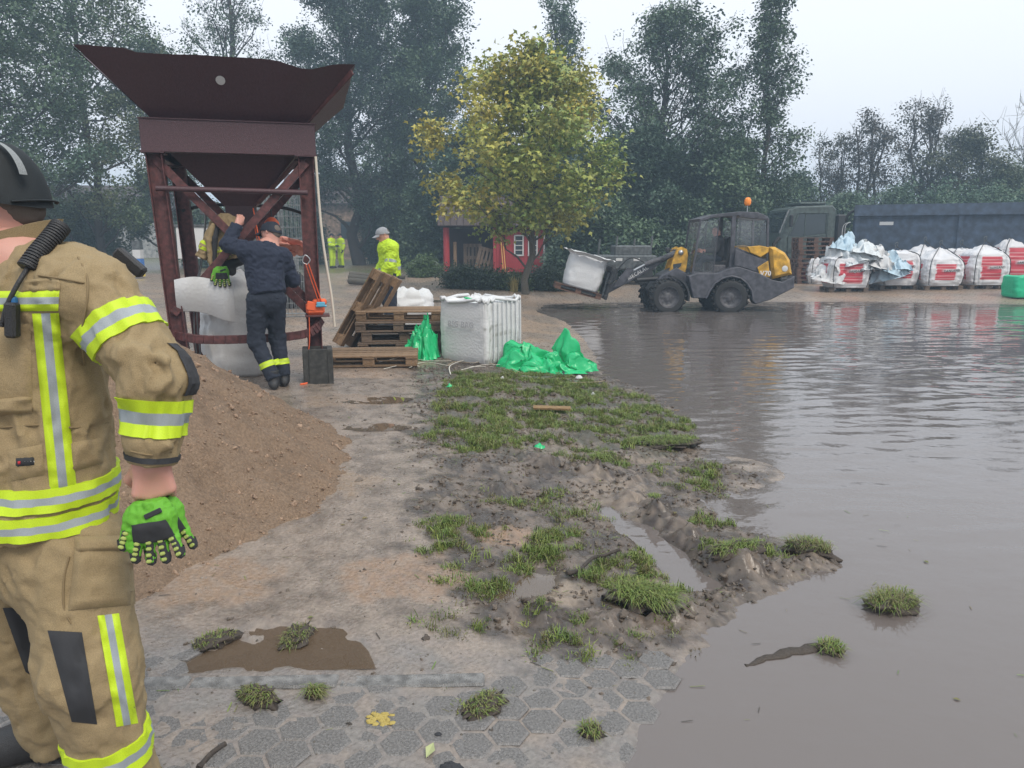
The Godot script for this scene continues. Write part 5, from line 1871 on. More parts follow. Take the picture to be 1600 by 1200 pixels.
func build_skip() -> void:
	# from left end to right end, seen along its long side
	var a := level(pd(1330, 400, 29.0))
	var b := level(pd(1680, 400, 26.0))
	var d := b - a
	d.y = 0
	var S := thing("steel_skip", "long dark slate-blue roll-off skip behind the rows of bulk bags", "skip", a, -atan2(d.z, d.x))
	var L := d.length()
	var top := 2.72
	var w := 2.4
	var mb := MB.new()
	# body with walls leaning out a little, open top
	var prof := [Vector2(-0.12, 0.35), Vector2(0.0, 1.2), Vector2(0.05, top - 0.32)]
	for s in [0, 1]:
		var z: float = 0.0 if s == 0 else -w
		mb = MB.new()
		mb.box(Vector3(L * 0.5, (top + 0.3) * 0.5, z), Vector3(L, top - 0.3, 0.06), 0.006)
		var wl := part(mb, "side_wall", MT.navy_steel, S)
		if s == 0:
			mb = MB.new()
			mb.prism(PackedVector2Array([Vector2(0.06, top + 0.06), Vector2(0.1, top - 0.34), Vector2(0.04, top - 0.34), Vector2(-0.02, top + 0.06)]), 0, L, Transform3D(Basis(Vector3(0, 0, 1), Vector3.UP, Vector3(1, 0, 0)) * Basis(Vector3(1, 0, 0), Vector3(0, 1, 0), Vector3(0, 0, 1)), Vector3(0, 0, 0.03)), 0.0)
			part(mb, "top_rail", MT.navy_steel, wl)
			mb = MB.new()
			mb.box(Vector3(L * 0.5, top - 0.42, 0.045), Vector3(L - 0.5, 0.025, 0.03), 0.004)
			part(mb, "lip", MT.navy_steel, wl)
			for x in [0.12, L * 0.5, L - 0.2]:
				mb = MB.new()
				mb.box(Vector3(x, (top + 0.0) * 0.5, 0.06), Vector3(0.16, top - 0.7, 0.07), 0.01)
				part(mb, "rib", MT.navy_steel, wl)
			mb = MB.new()
			mb.box(Vector3(1.1, top - 0.62, 0.036), Vector3(0.46, 0.12, 0.012), 0.002)
			part(mb, "plate", MT.white, wl)
			mb = MB.new()
			mb.box(Vector3(0.42, top - 1.25, 0.036), Vector3(0.16, 0.12, 0.012), 0.002)
			part(mb, "plate", MT.white, wl)
	for x in [0.0, L]:
		mb = MB.new()
		mb.box(Vector3(x, (top + 0.3) * 0.5, -w * 0.5), Vector3(0.06, top - 0.3, w - 0.07), 0.006)
		part(mb, "end_wall", MT.navy_steel, S)
	mb = MB.new()
	mb.box(Vector3(L * 0.5, 0.32, -w * 0.5), Vector3(L - 0.1, 0.1, w - 0.1), 0.004)
	part(mb, "floor_plate", MT.navy_steel, S)
	mb = MB.new()
	mb.tube(curve_pts([Vector3(-0.1, 0.5, -0.3), Vector3(-0.3, 1.6, -0.3), Vector3(-0.25, 2.4, -0.3), Vector3(0.0, 2.6, -0.3)]), [0.05], 8)
	part(mb, "lifting_hook", MT.black, S)
	mb = MB.new()
	mb.tube(curve_pts([Vector3(-0.35, 1.3, 0.3), Vector3(-0.35, 2.0, 0.3), Vector3(-0.1, 2.15, 0.3)]), [0.012], 6)
	mb.tube(curve_pts([Vector3(-0.25, 1.3, 0.3), Vector3(-0.27, 2.0, 0.3), Vector3(-0.1, 2.15, 0.3)]), [0.012], 6)
	part(mb, "cable", MT.white, S)
	for z in [-0.6, -1.8]:
		mb = MB.new()
		mb.box(Vector3(L * 0.5, 0.14, z), Vector3(L - 0.2, 0.24, 0.16), 0.01)
		part(mb, "runner", MT.black, S)


# ---------- wheel loader: local x forwards, the camera sees local -z ----------
func lp(px: float, py: float) -> Vector2:
	return Vector2((1140.0 - px) / 62.5, (487.0 - py) / 62.5)


func lpoly(pts: Array) -> PackedVector2Array:
	var o := PackedVector2Array()
	for p in pts: o.append(lp(p[0], p[1]))
	return o


func loader_wheel(root: Node3D, at: Vector3, turn: float) -> void:
	var wn := thing_part(root, "wheel")
	wn.position = at
	wn.rotation.y = turn
	var ax := Transform3D(Basis(Vector3.RIGHT, -PI / 2), Vector3.ZERO)
	if at.z > 0: ax = Transform3D(Basis(Vector3.RIGHT, PI / 2), Vector3.ZERO)
	var mb := MB.new()
	mb.lathe([Vector2(0.26, -0.16), Vector2(0.36, -0.18), Vector2(0.415, -0.15), Vector2(0.425, 0.0), Vector2(0.415, 0.15), Vector2(0.36, 0.18), Vector2(0.26, 0.16)], 36, ax)
	for k in 18:
		for s in [-1.0, 1.0]:
			var t: float = TAU * (k + 0.25 * s) / 18
			var c := Vector3(cos(t), sin(t), 0)
			mb.beam(c * 0.432 + Vector3(0, 0, s * 0.17), c.rotated(Vector3(0, 0, 1), 0.16) * 0.437 + Vector3(0, 0, s * 0.01), 0.05, 0.05, 0.006, c)
	part(mb, "tyre", MT.rubber, wn)
	mb = MB.new()
	mb.lathe([Vector2(0.01, 0.09), Vector2(0.09, 0.09), Vector2(0.1, 0.07), Vector2(0.19, 0.06), Vector2(0.235, 0.1), Vector2(0.262, 0.16), Vector2(0.268, 0.165), Vector2(0.262, 0.12), Vector2(0.262, -0.16)], 28, ax)
	for k in 8:
		var t := TAU * k / 8
		var p := ax * Vector3(cos(t) * 0.145, 0.068, sin(t) * 0.145)
		mb.rod(p, p + ax.basis.y * 0.025, 0.018, 6)
	part(mb, "rim", MT.rim_grey, wn)


func build_loader() -> void:
	mk("loader_grey", Color(0.1, 0.1, 0.12), 0.45, {"tex": "blotch", "scale": 0.9})
	mk("loader_yellow", Color(0.85, 0.47, 0.04), 0.4, {"tex": "blotch", "scale": 0.7})
	mk("rim_grey", Color(0.12, 0.115, 0.125), 0.5, {"tex": "blotch", "scale": 2.0})
	mk("beacon", Color(0.85, 0.25, 0.02), 0.25)
	mk("silver_print", Color(0.6, 0.6, 0.6), 0.5)
	mk("headlight", Color(0.9, 0.85, 0.7), 0.15)
	var at := gp(1140, 487, 0.0)
	var R := thing("wheel_loader", "grey and yellow compact wheel loader driving through the flood water", "loader", Vector3(at.x, 0.0, at.z - 0.75), PI)
	var W := 0.82
	# wheels
	for s in [-1.0, 1.0]:
		loader_wheel(R, Vector3(1.56, 0.36, s * 0.68), 0.12)
		loader_wheel(R, Vector3(0.0, 0.36, s * 0.68), -0.1)
	# rear body sides with wheel arch
	var arch := [[1174, 470], [1171, 455], [1163, 443], [1152, 435], [1139, 432], [1126, 435], [1114, 443], [1106, 455], [1101, 466]]
	var body := [[1082, 466], [1077, 449], [1073, 432], [1088, 428], [1116, 428], [1136, 420], [1150, 418], [1182, 428], [1202, 438], [1218, 441], [1236, 432], [1236, 450], [1202, 468], [1178, 475]] + arch
	for s in [-1.0, 1.0]:
		var mb := MB.new()
		mb.prism(lpoly(body), (s * W if s < 0 else W - 0.3), (s * W + 0.3 if s < 0 else W), Transform3D.IDENTITY, 0.02)
		part(mb, "side_body", MT.loader_grey, R)
		# raised arch lip
		mb = MB.new()
		var lip := PackedVector3Array()
		for p in arch:
			var q := lp(p[0], p[1])
			lip.append(Vector3(q.x, q.y, s * (W + 0.01)))
		mb.tube(lip, [0.025], 6)
		part(mb, "arch_lip", MT.loader_grey, R)
		# louvred side panel under the rear window
		mb = MB.new()
		mb.prism(lpoly([[1144, 392], [1196, 410], [1202, 436], [1182, 427], [1150, 417], [1144, 417]]), s * 0.7 - 0.03, s * 0.7 + 0.03, Transform3D.IDENTITY, 0.01)
		part(mb, "side_panel", MT.loader_grey, R)
		mb = MB.new()
		mb.prism(lpoly([[1179, 419], [1195, 409], [1199, 434], [1184, 432]]), s * 0.745 - 0.016, s * 0.745 + 0.016, Transform3D.IDENTITY, 0.004)
		part(mb, "yellow_panel", MT.loader_yellow, R)
		mb = MB.new()
		mb.prism(lpoly([[1163, 388], [1182, 386], [1196, 389], [1196, 396], [1184, 404], [1168, 397]]), s * 0.66 - 0.05, s * 0.66 + 0.05, Transform3D.IDENTITY, 0.015)
		part(mb, "hood_cheek", MT.loader_yellow, R)
	var mb := MB.new()
	mb.prism(lpoly([[1084, 462], [1080, 432], [1145, 420], [1200, 436], [1230, 440], [1230, 452], [1180, 468]]), -W + 0.305, W - 0.305, Transform3D.IDENTITY, 0.02)
	part(mb, "chassis", MT.loader_grey, R)
	mb = MB.new()
	mb.prism(lpoly([[1197, 388], [1206, 388], [1222, 397], [1230, 408], [1235, 430], [1205, 437], [1201, 420]]), -0.72, 0.72, Transform3D.IDENTITY, 0.07)
	var hood := part(mb, "engine_hood", MT.loader_yellow, R)
	mb = MB.new()
	mb.lathe([Vector2(0.005, 0.01), Vector2(0.07, 0.01), Vector2(0.075, 0)], 16, Transform3D(Basis(Vector3.RIGHT, -PI / 2), Vector3(lp(1222, 421).x, lp(1222, 421).y, -0.722)))
	part(mb, "speed_disc", MT.white, hood)
	mb = MB.new()
	mb.box(Vector3(lp(1222, 442).x, lp(1222, 439).y, 0), Vector3(0.2, 0.14, 1.5), 0.03)
	part(mb, "rear_grille", MT.black, R)
	for s in [-1.0, 1.0]:
		mb = MB.new()
		mb.lathe([Vector2(0.005, 0.03), Vector2(0.05, 0.025), Vector2(0.06, 0.0)], 14, Transform3D(Basis(Vector3.FORWARD, -PI / 2) * Basis(Vector3.UP, 0.4), Vector3(lp(1231, 441).x, lp(1231, 441).y, s * 0.62)))
		part(mb, "tail_lamp", MT.headlight, R)
	mk("loader_print", Color(0.62, 0.62, 0.62), 0.5)
	text_part("V70", 0.16, MT.loader_print, R, Transform3D(Basis(Vector3.UP, PI), Vector3(lp(1192, 429).x, lp(1192, 428).y, -0.764)))
	# exhaust
	mb = MB.new()
	mb.tube(curve_pts([Vector3(lp(1212, 395).x, lp(1212, 395).y, -0.3), Vector3(lp(1212, 384).x, lp(1212, 384).y, -0.3), Vector3(lp(1220, 374).x, lp(1220, 374).y, -0.3)]), [0.05], 10)
	part(mb, "exhaust", MT.black, R)
	# cab
	var cab := thing_part(R, "cab")
	var C := 0.58
	mb = MB.new()
	mb.prism(lpoly([[1089, 346], [1112, 339], [1150, 335], [1178, 336], [1193, 342], [1196, 347], [1150, 341], [1112, 344], [1091, 350]]), -C - 0.03, C + 0.03, Transform3D.IDENTITY, 0.012)
	part(mb, "roof", MT.loader_grey, cab)
	for s in [-1.0, 1.0]:
		for q in [[[1091, 348], [1082, 432], 0.05], [[1120, 342], [1114, 430], 0.025], [[1142, 339], [1142, 420], 0.11], [[1194, 346], [1198, 436], 0.06], [[1146, 391], [1196, 410], 0.09], [[1083, 430], [1118, 429], 0.08], [[1150, 341], [1192, 346], 0.06]]:
			mb = MB.new()
			var a := lp(q[0][0], q[0][1])
			var b := lp(q[1][0], q[1][1])
			mb.beam(Vector3(a.x, a.y, s * C), Vector3(b.x, b.y, s * C), 0.05, q[2], 0.01, Vector3(0, 0, 1).cross(Vector3(b.x - a.x, b.y - a.y, 0)).normalized())
			part(mb, "pillar", MT.loader_grey, cab)
		mb = MB.new()
		mb.prism(lpoly([[1148, 344], [1191, 348], [1194, 389], [1162, 388], [1148, 390]]), s * C - 0.004, s * C + 0.004)
		part(mb, "side_window", MT.glass, cab)
		mb = MB.new()
		mb.prism(lpoly([[1092, 350], [1118, 346], [1114, 428], [1084, 429]]), s * C - 0.004, s * C + 0.004)
		part(mb, "side_window", MT.glass, cab)
	mb = MB.new()
	var wa := lp(1090, 350)
	var wbm := lp(1083, 428)
	mb.quad(Vector3(wa.x, wa.y, -C + 0.03), Vector3(wbm.x, wbm.y, -C + 0.03), Vector3(wbm.x, wbm.y, C - 0.03), Vector3(wa.x, wa.y, C - 0.03))
	part(mb, "windscreen", MT.glass, cab)
	mb = MB.new()
	mb.box(Vector3(lp(1125, 0).x, 0.95, 0), Vector3(0.75, 0.06, 1.1), 0.01)
	mb.box(Vector3(lp(1128, 0).x, 1.1, 0.05), Vector3(0.5, 0.3, 0.5), 0.05)
	mb.box(Vector3(lp(1143, 0).x, 1.45, 0.05), Vector3(0.14, 0.75, 0.46), 0.05, Basis(Vector3.FORWARD, -0.12))
	part(mb, "seat", MT.black, cab)
	mb = MB.new()
	mb.box(Vector3(lp(1124, 0).x, 1.0, -0.45), Vector3(0.34, 0.28, 0.16), 0.03)
	part(mb, "arm_console", MT.rim_grey, cab)
	mb = MB.new()
	var rim := PackedVector3Array()
	for k in 25:
		var t := TAU * k / 24
		rim.append(Vector3(lp(1101, 0).x, 1.38, 0) + Vector3(-0.55, 0.83, 0) * sin(t) * 0.19 + Vector3(0, 0, 1) * cos(t) * 0.19)
	mb.tube(rim, [0.016], 6, false)
	mb.rod(Vector3(lp(1101, 0).x, 1.38, 0), Vector3(lp(1092, 0).x, 1.0, 0), 0.04)
	part(mb, "steering_wheel", MT.black, cab)
	# beacon
	mb = MB.new()
	var bx := lp(1167, 336)
	mb.rod(Vector3(bx.x, bx.y - 0.02, -0.3), Vector3(bx.x, bx.y + 0.18, -0.3), 0.012)
	part(mb, "beacon_stem", MT.steel, R)
	mb = MB.new()
	mb.lathe([Vector2(0.005, 0.0), Vector2(0.06, 0.0), Vector2(0.085, 0.06), Vector2(0.08, 0.14), Vector2(0.05, 0.19), Vector2(0.005, 0.2)], 18, Transform3D(Basis.IDENTITY, Vector3(bx.x, bx.y + 0.17, -0.3)))
	part(mb, "beacon_lamp", MT.beacon, R)
	# front frame and mudguards
	mb = MB.new()
	mb.prism(lpoly([[1080, 462], [1078, 430], [1060, 420], [1036, 432], [1020, 455], [1030, 468]]), -0.42, 0.42, Transform3D.IDENTITY, 0.03)
	part(mb, "front_frame", MT.loader_grey, R)
	for s in [-1.0, 1.0]:
		mb = MB.new()
		var arc := PackedVector2Array()
		for k in 9:
			var t := deg_to_rad(150 + k * 13)
			arc.append(Vector2(1.56 + cos(t) * -0.0 + cos(PI - t + PI) * 0.0, 0) + Vector2(cos(deg_to_rad(95 + k * 12)) * 0.5, 0.36 + sin(deg_to_rad(95 + k * 12)) * 0.5))
		for k in range(8, -1, -1):
			arc.append(Vector2(1.56, 0.36) + Vector2(cos(deg_to_rad(95 + k * 12)), sin(deg_to_rad(95 + k * 12))) * 0.54)
		mb.prism(arc, s * 0.68 - 0.17, s * 0.68 + 0.17)
		part(mb, "mudguard", MT.black, R)
	# yellow lift tower, both cheeks
	for s in [-1.0, 1.0]:
		mb = MB.new()
		mb.prism(lpoly([[1043, 438], [1050, 424], [1056, 402], [1060, 391], [1067, 388], [1076, 392], [1078, 402], [1076, 422], [1072, 438], [1066, 446], [1060, 440]]), s * 0.3 - 0.04, s * 0.3 + 0.04, Transform3D.IDENTITY, 0.012)
		var tw := part(mb, "lift_tower", MT.loader_yellow, R)
		if s < 0:
			mb = MB.new()
			mb.prism(lpoly([[1055, 415], [1068, 413], [1067, 418], [1062, 422], [1055, 422]]), -0.352, -0.342)
			part(mb, "decal", MT.dark_glass, tw)
		mb = MB.new()
		mb.lathe([Vector2(0.005, 0.05), Vector2(0.06, 0.05), Vector2(0.07, 0.0)], 14, Transform3D(Basis(Vector3.RIGHT, s * PI / 2), Vector3(lp(1066, 397).x, lp(1066, 397).y, s * 0.34)))
		part(mb, "pivot_pin", MT.steel, tw)
	# boom, tilt ram, linkage
	var p0 := lp(1064, 394)
	var p1 := lp(1010, 424)
	var p2 := lp(955, 456)
	var bl := thing_part(R, "boom")
	mb = MB.new()
	mb.prism(lpoly([[1066, 391], [1062, 400], [1012, 431], [955, 462], [950, 458], [965, 446], [1008, 421]]), -0.13, 0.13, Transform3D.IDENTITY, 0.012)
	part(mb, "boom_arm", MT.loader_grey, bl)
	text_part("MECALAC", 0.13, MT.loader_print, bl, Transform3D(Basis(Vector3(-cos(0.52), -sin(0.52) * -1.0, 0) * 1.0, Vector3(sin(0.52), cos(0.52), 0), Vector3(0, 0, -1)), Vector3(lp(1002, 432).x, lp(1002, 429).y, -0.134)))
	mb = MB.new()
	mb.rod(Vector3(lp(1068, 397).x, lp(1068, 397).y + 0.02, -0.2), Vector3(lp(1012, 419).x, lp(1012, 416).y, -0.2), 0.065, 14)
	part(mb, "ram_barrel", MT.rim_grey, bl)
	mb = MB.new()
	mb.rod(Vector3(lp(1012, 416).x, lp(1012, 416).y, -0.2), Vector3(lp(972, 437).x, lp(972, 437).y, -0.2), 0.032, 12)
	part(mb, "ram_rod", MT.steel, bl)
	mb = MB.new()
	mb.rod(Vector3(lp(1060, 436).x, lp(1060, 436).y, -0.2), Vector3(lp(1000, 440).x, lp(1000, 440).y, -0.2), 0.06, 12)
	part(mb, "lift_ram", MT.black, bl)
	mb = MB.new()
	mb.prism(lpoly([[985, 420], [995, 424], [978, 448], [962, 452], [972, 436]]), -0.24, -0.16, Transform3D.IDENTITY, 0.006)
	part(mb, "tilt_link", MT.loader_grey, bl)
	mb = MB.new()
	mb.tube(curve_pts([Vector3(lp(1010, 412).x, lp(1010, 412).y, -0.25), Vector3(lp(990, 402).x, lp(990, 405).y, -0.25), Vector3(lp(972, 420).x, lp(972, 420).y, -0.25), Vector3(lp(960, 445).x, lp(960, 445).y, -0.25)]), [0.02], 6)
	part(mb, "hose", MT.black, bl)
	# work lamp
	mb = MB.new()
	mb.box(Vector3(lp(1045, 393).x, lp(1045, 393).y, -0.36), Vector3(0.1, 0.14, 0.14), 0.03)
	mb.rod(Vector3(lp(1045, 393).x, lp(1045, 393).y, -0.36), Vector3(lp(1058, 393).x, lp(1058, 393).y, -0.36), 0.015)
	part(mb, "work_lamp", MT.black, R)
	# fork carriage and forks, tipped down in front
	var tilt := 0.26
	var FC := thing_part(R, "fork_carriage")
	FC.position = Vector3(lp(945, 466).x, lp(945, 466).y, 0)
	FC.rotation.z = tilt
	mb = MB.new()
	for z in [-0.42, 0.42, -0.15, 0.15]:
		mb.box(Vector3(-0.08, 0.35, z), Vector3(0.07, 0.8, 0.07), 0.008)
	for y in [0.02, 0.4, 0.72]:
		mb.box(Vector3(-0.05, y, 0), Vector3(0.08, 0.1, 1.1), 0.01)
	part(mb, "carriage_frame", MT.black, FC)
	for z in [-0.28, 0.28]:
		mb = MB.new()
		mb.box(Vector3(0.0, 0.3, z), Vector3(0.045, 0.65, 0.11), 0.006)
		mb.box(Vector3(0.55, -0.01, z), Vector3(1.14, 0.045, 0.11), 0.006)
		part(mb, "fork", MT.grey_metal, FC)
	# pallet and sack riding on the forks
	var fxf := R.transform * Transform3D(Basis(Vector3(0, 0, 1), tilt), FC.position)
	var xp := fxf * Transform3D(Basis.IDENTITY, Vector3(0.63, -0.09, 0))
	pallet("brown pallet tipped forward on the loader's forks", xp.origin, xp.basis, MT.wood_tower if MT.has("wood_tower") else MT.wood_old, 333)
	var bagr := thing("bulk_bag", "plain white bulk bag with flared top riding on the loader's forks", "bag", Vector3.ZERO, 0)
	bagr.transform = fxf * Transform3D(Basis.IDENTITY, Vector3(0.58, 0.06, 0))
	part(sack_mb(0.98, 0.95, 0.88, {"seed": 88, "wr": 0.02, "bulge": 0.05, "sq": 0.45, "crumple": 0.03}), "sack", MT.bag_white, bagr)
	mb = MB.new()
	var flare := []
	for j in 5:
		var t := j / 4.0
		var r := PackedVector3Array()
		for i in 60:
			var a := TAU * i / 60
			var sc := 0.47 + 0.19 * t + 0.012 * sin(i * 1.7)
			r.append(Vector3(sgnpow(cos(a), 0.5) * sc, 0.8 + 0.19 * t - 0.12 * t * t + 0.015 * sin(i * 0.9 + 1.0), -sgnpow(sin(a), 0.5) * sc))
		flare.append(r)
	mb.grid(flare, true)
	var fl2 := []
	for r in flare:
		var q := PackedVector3Array()
		for p in r: q.append(p * 0.985 + Vector3(0, 0.01, 0))
		fl2.append(q)
	mb.grid(fl2, true, true)
	part(mb, "flared_collar", MT.bag_white, bagr)


# ---------- soft bodies: tapered bones joined by a smooth minimum, meshed as surface nets ----------
class Fld:
	var A := PackedVector3Array()
	var AB := PackedVector3Array()
	var INV := PackedFloat32Array()
	var RA := PackedFloat32Array()
	var RB := PackedFloat32Array()
	var K := PackedFloat32Array()
	var E := PackedVector3Array()
	var M := PackedFloat32Array()
	var FLAT := PackedInt32Array()
	var LEN := PackedFloat32Array()
	var all := PackedInt32Array()
	var noise: FastNoiseLite
	var amp := 0.0
	var stretch := Vector3.ONE
	var floor_y := -1e9

	# flat: 1 cuts the far end square, 2 the near end, 3 both; e, m: squeezes the section along e
	func bone(a: Vector3, b: Vector3, ra: float, rb: float, k := 0.04, flat := 0, e := Vector3.ZERO, m := 1.0) -> void:
		A.append(a)
		var ab := b - a
		if ab.length() < 1e-5: ab = Vector3(0, 1e-4, 0)
		AB.append(ab)
		INV.append(1.0 / ab.length_squared())
		RA.append(ra); RB.append(rb); K.append(k)
		E.append(e); M.append(m - 1.0)
		FLAT.append(flat); LEN.append(ab.length())
		all.append(A.size() - 1)

	func wrinkle(a: float, freq: float, sd: int, st := Vector3.ONE) -> void:
		noise = FastNoiseLite.new()
		noise.seed = sd
		noise.frequency = freq
		noise.fractal_octaves = 3
		noise.fractal_type = FastNoiseLite.FRACTAL_FBM
		amp = a
		stretch = st

	func d(p: Vector3, list: PackedInt32Array) -> float:
		var r := 1e3
		for i in list:
			var ap := p - A[i]
			var ab := AB[i]
			var t := ap.dot(ab) * INV[i]
			var tc := clampf(t, 0.0, 1.0)
			var fl := FLAT[i]
			var dd := 0.0
			var q := ap - ab * tc
			if fl and (t > 1.0 and fl & 1 or t < 0.0 and fl & 2):
				q = ap - ab * t
			if M[i] != 0.0:
				q += E[i] * (q.dot(E[i]) * M[i])
			dd = q.length() - lerpf(RA[i], RB[i], tc)
			if fl:
				if fl & 1 and t > 1.0: dd = maxf(dd, (t - 1.0) * LEN[i])
				if fl & 2 and t < 0.0: dd = maxf(dd, -t * LEN[i])
			var k := K[i]
			var h := maxf(k - absf(r - dd), 0.0) / k
			r = minf(r, dd) - h * h * k * 0.25
		return r

	func full(p: Vector3) -> float:
		var r := d(p, all)
		if amp > 0.0:
			var n := noise.get_noise_3dv(p * stretch)
			r += amp * (0.6 * n + 0.7 * (absf(noise.get_noise_3dv(p * stretch * 1.7 + Vector3(9, 4, 2))) * 2.0 - 0.4))
		return r

	func grad(p: Vector3, e := 0.004) -> Vector3:
		var x := full(p + Vector3(e, 0, 0)) - full(p - Vector3(e, 0, 0))
		var y := full(p + Vector3(0, e, 0)) - full(p - Vector3(0, e, 0))
		var z := full(p + Vector3(0, 0, e)) - full(p - Vector3(0, 0, e))
		return Vector3(x, y, z).normalized()

	func hit(o: Vector3, dir: Vector3, far: float) -> Vector3:
		var t := 0.0
		for i in 60:
			var r := full(o + dir * t)
			if r < 0.0008 or t > far: break
			t += r * 0.75
		return o + dir * minf(t, far)

	func net(mb: MB, cell: float) -> void:
		var lo := Vector3(1e9, 1e9, 1e9)
		var hi := -lo
		for i in A.size():
			var r := maxf(RA[i], RB[i]) + 0.03
			var b := A[i] + AB[i]
			lo = lo.min(A[i] - Vector3(r, r, r)).min(b - Vector3(r, r, r))
			hi = hi.max(A[i] + Vector3(r, r, r)).max(b + Vector3(r, r, r))
		var B := 6
		var bx := int(ceil((hi.x - lo.x) / cell / B)) + 1
		var by := int(ceil((hi.y - lo.y) / cell / B)) + 1
		var bz := int(ceil((hi.z - lo.z) / cell / B)) + 1
		var nx := bx * B + 1
		var ny := by * B + 1
		var nz := bz * B + 1
		var val := PackedFloat32Array()
		val.resize(nx * ny * nz)
		val.fill(9.0)
		var rad := B * cell * 0.87
		var act := PackedInt32Array()
		for k in bz:
			for j in by:
				for i in bx:
					var c := lo + Vector3(i + 0.5, j + 0.5, k + 0.5) * (B * cell)
					var dc := d(c, all)
					if dc > rad * 1.6 + 0.03: continue
					var inside := dc < -rad * 1.3 - 0.03
					var list := PackedInt32Array()
					if not inside:
						for q in all:
							var ap := c - A[q]
							var t := clampf(ap.dot(AB[q]) * INV[q], 0, 1)
							if (ap - AB[q] * t).length() - maxf(RA[q], RB[q]) < rad * 1.7 + 0.09: list.append(q)
						if list.is_empty(): continue
						act.append((k * by + j) * bx + i)
					for kk in B + 1:
						for jj in B + 1:
							var o := ((k * B + kk) * ny + j * B + jj) * nx + i * B
							for ii in B + 1:
								if inside:
									if val[o + ii] == 9.0: val[o + ii] = -1.0
									continue
								if val[o + ii] != 9.0 and val[o + ii] != -1.0: continue
								var p := lo + Vector3(i * B + ii, j * B + jj, k * B + kk) * cell
								var r := d(p, list)
								if amp > 0.0 and absf(r) < 0.05:
									r += amp * (0.6 * noise.get_noise_3dv(p * stretch) + 0.7 * (absf(noise.get_noise_3dv(p * stretch * 1.7 + Vector3(9, 4, 2))) * 2.0 - 0.4))
								val[o + ii] = r
		var vid := {}
		var pts := PackedVector3Array()
		var cells := PackedInt32Array()
		var sx := 1
		var sy := nx
		var sz := nx * ny
		var off := [0, sx, sy, sx + sy, sz, sx + sz, sy + sz, sx + sy + sz]
		var cor := [Vector3(0, 0, 0), Vector3(1, 0, 0), Vector3(0, 1, 0), Vector3(1, 1, 0), Vector3(0, 0, 1), Vector3(1, 0, 1), Vector3(0, 1, 1), Vector3(1, 1, 1)]
		var edges := [[0, 1], [2, 3], [4, 5], [6, 7], [0, 2], [1, 3], [4, 6], [5, 7], [0, 4], [1, 5], [2, 6], [3, 7]]
		for a in act:
			var i := a % bx
			var j := (a / bx) % by
			var k := a / (bx * by)
			for kk in B:
				for jj in B:
					for ii in B:
						var o := ((k * B + kk) * ny + j * B + jj) * nx + i * B + ii
						var neg := 0
						for q in 8:
							if val[o + off[q]] < 0.0: neg += 1
						if neg == 0 or neg == 8: continue
						var s := Vector3.ZERO
						var m := 0
						for e in edges:
							var va := val[o + off[e[0]]]
							var vb := val[o + off[e[1]]]
							if (va < 0.0) != (vb < 0.0):
								va = clampf(va, -cell * 1.5, cell * 1.5)
								vb = clampf(vb, -cell * 1.5, cell * 1.5)
								s += cor[e[0]].lerp(cor[e[1]], va / (va - vb))
								m += 1
						vid[o] = pts.size()
						cells.append(o)
						pts.append(lo + (Vector3(i * B + ii, j * B + jj, k * B + kk) + s / m) * cell)
		var base := mb.v.size()
		var nn := PackedVector3Array()
		nn.resize(pts.size())
		for o in cells:
			for ax in 3:
				var st: int = [sx, sy, sz][ax]
				var u: int = [sy, sz, sx][ax]
				var w: int = [sz, sx, sy][ax]
				var va := val[o] < 0.0
				if va == (val[o + st] < 0.0): continue
				var p: int = vid[o]
				var q: int = vid.get(o - u, -1)
				var r: int = vid.get(o - u - w, -1)
				var t: int = vid.get(o - w, -1)
				if q < 0 or r < 0 or t < 0: continue
				var fn := (pts[r] - pts[p]).cross(pts[t] - pts[q])
				if not va:
					fn = -fn
				nn[p] += fn; nn[q] += fn; nn[r] += fn; nn[t] += fn
				if va:
					for z in [p, r, q, p, t, r]: mb.ix.append(base + z)
				else:
					for z in [p, q, r, p, r, t]: mb.ix.append(base + z)
		for i in pts.size():
			mb.v.append(pts[i])
			mb.n.append(nn[i].normalized())
			mb.c.append(mb.col)


# a band round a limb or body: axis point c, axis dir, rows along the axis
func band(f: Fld, c: Vector3, axis_dir: Vector3, width: float, mb: MB, cols: Array, reach := 0.3, n := 64, lift := 0.003, arc0 := 0.0, arc1 := TAU, ref := Vector3.ZERO) -> void:
	var d := axis_dir.normalized()
	var x := d.cross(Vector3(0.3, 0.2, 0.9)).normalized()
	if ref != Vector3.ZERO: x = (ref - d * ref.dot(d)).normalized()
	var y := d.cross(x)
	var closed := arc1 - arc0 > TAU - 0.01
	var m := cols.size()
	var edges := []
	for k in m + 1:
		var s := width * (float(k) / m - 0.5)
		var row := PackedVector3Array()
		for i in n + (0 if closed else 1):
			var t := arc0 + (arc1 - arc0) * i / n
			var dir := x * cos(t) + y * sin(t)
			var p := f.hit(c + d * s + dir * reach, -dir, reach)
			row.append(p + dir * lift)
		edges.append(row)
	for k in m:
		mb.col = cols[k]
		mb.grid([edges[k], edges[k + 1]], closed)
	# turned-in edges
	for k in [0, m]:
		var inn := PackedVector3Array()
		for p in edges[k]:
			var cc: Vector3 = c + d * (p - c).dot(d)
			inn.append(p + (cc - p).normalized() * lift * 2.5)
		mb.col = cols[mini(k, m - 1)]
		mb.grid([inn, edges[k]] if k == 0 else [edges[k], inn], closed)


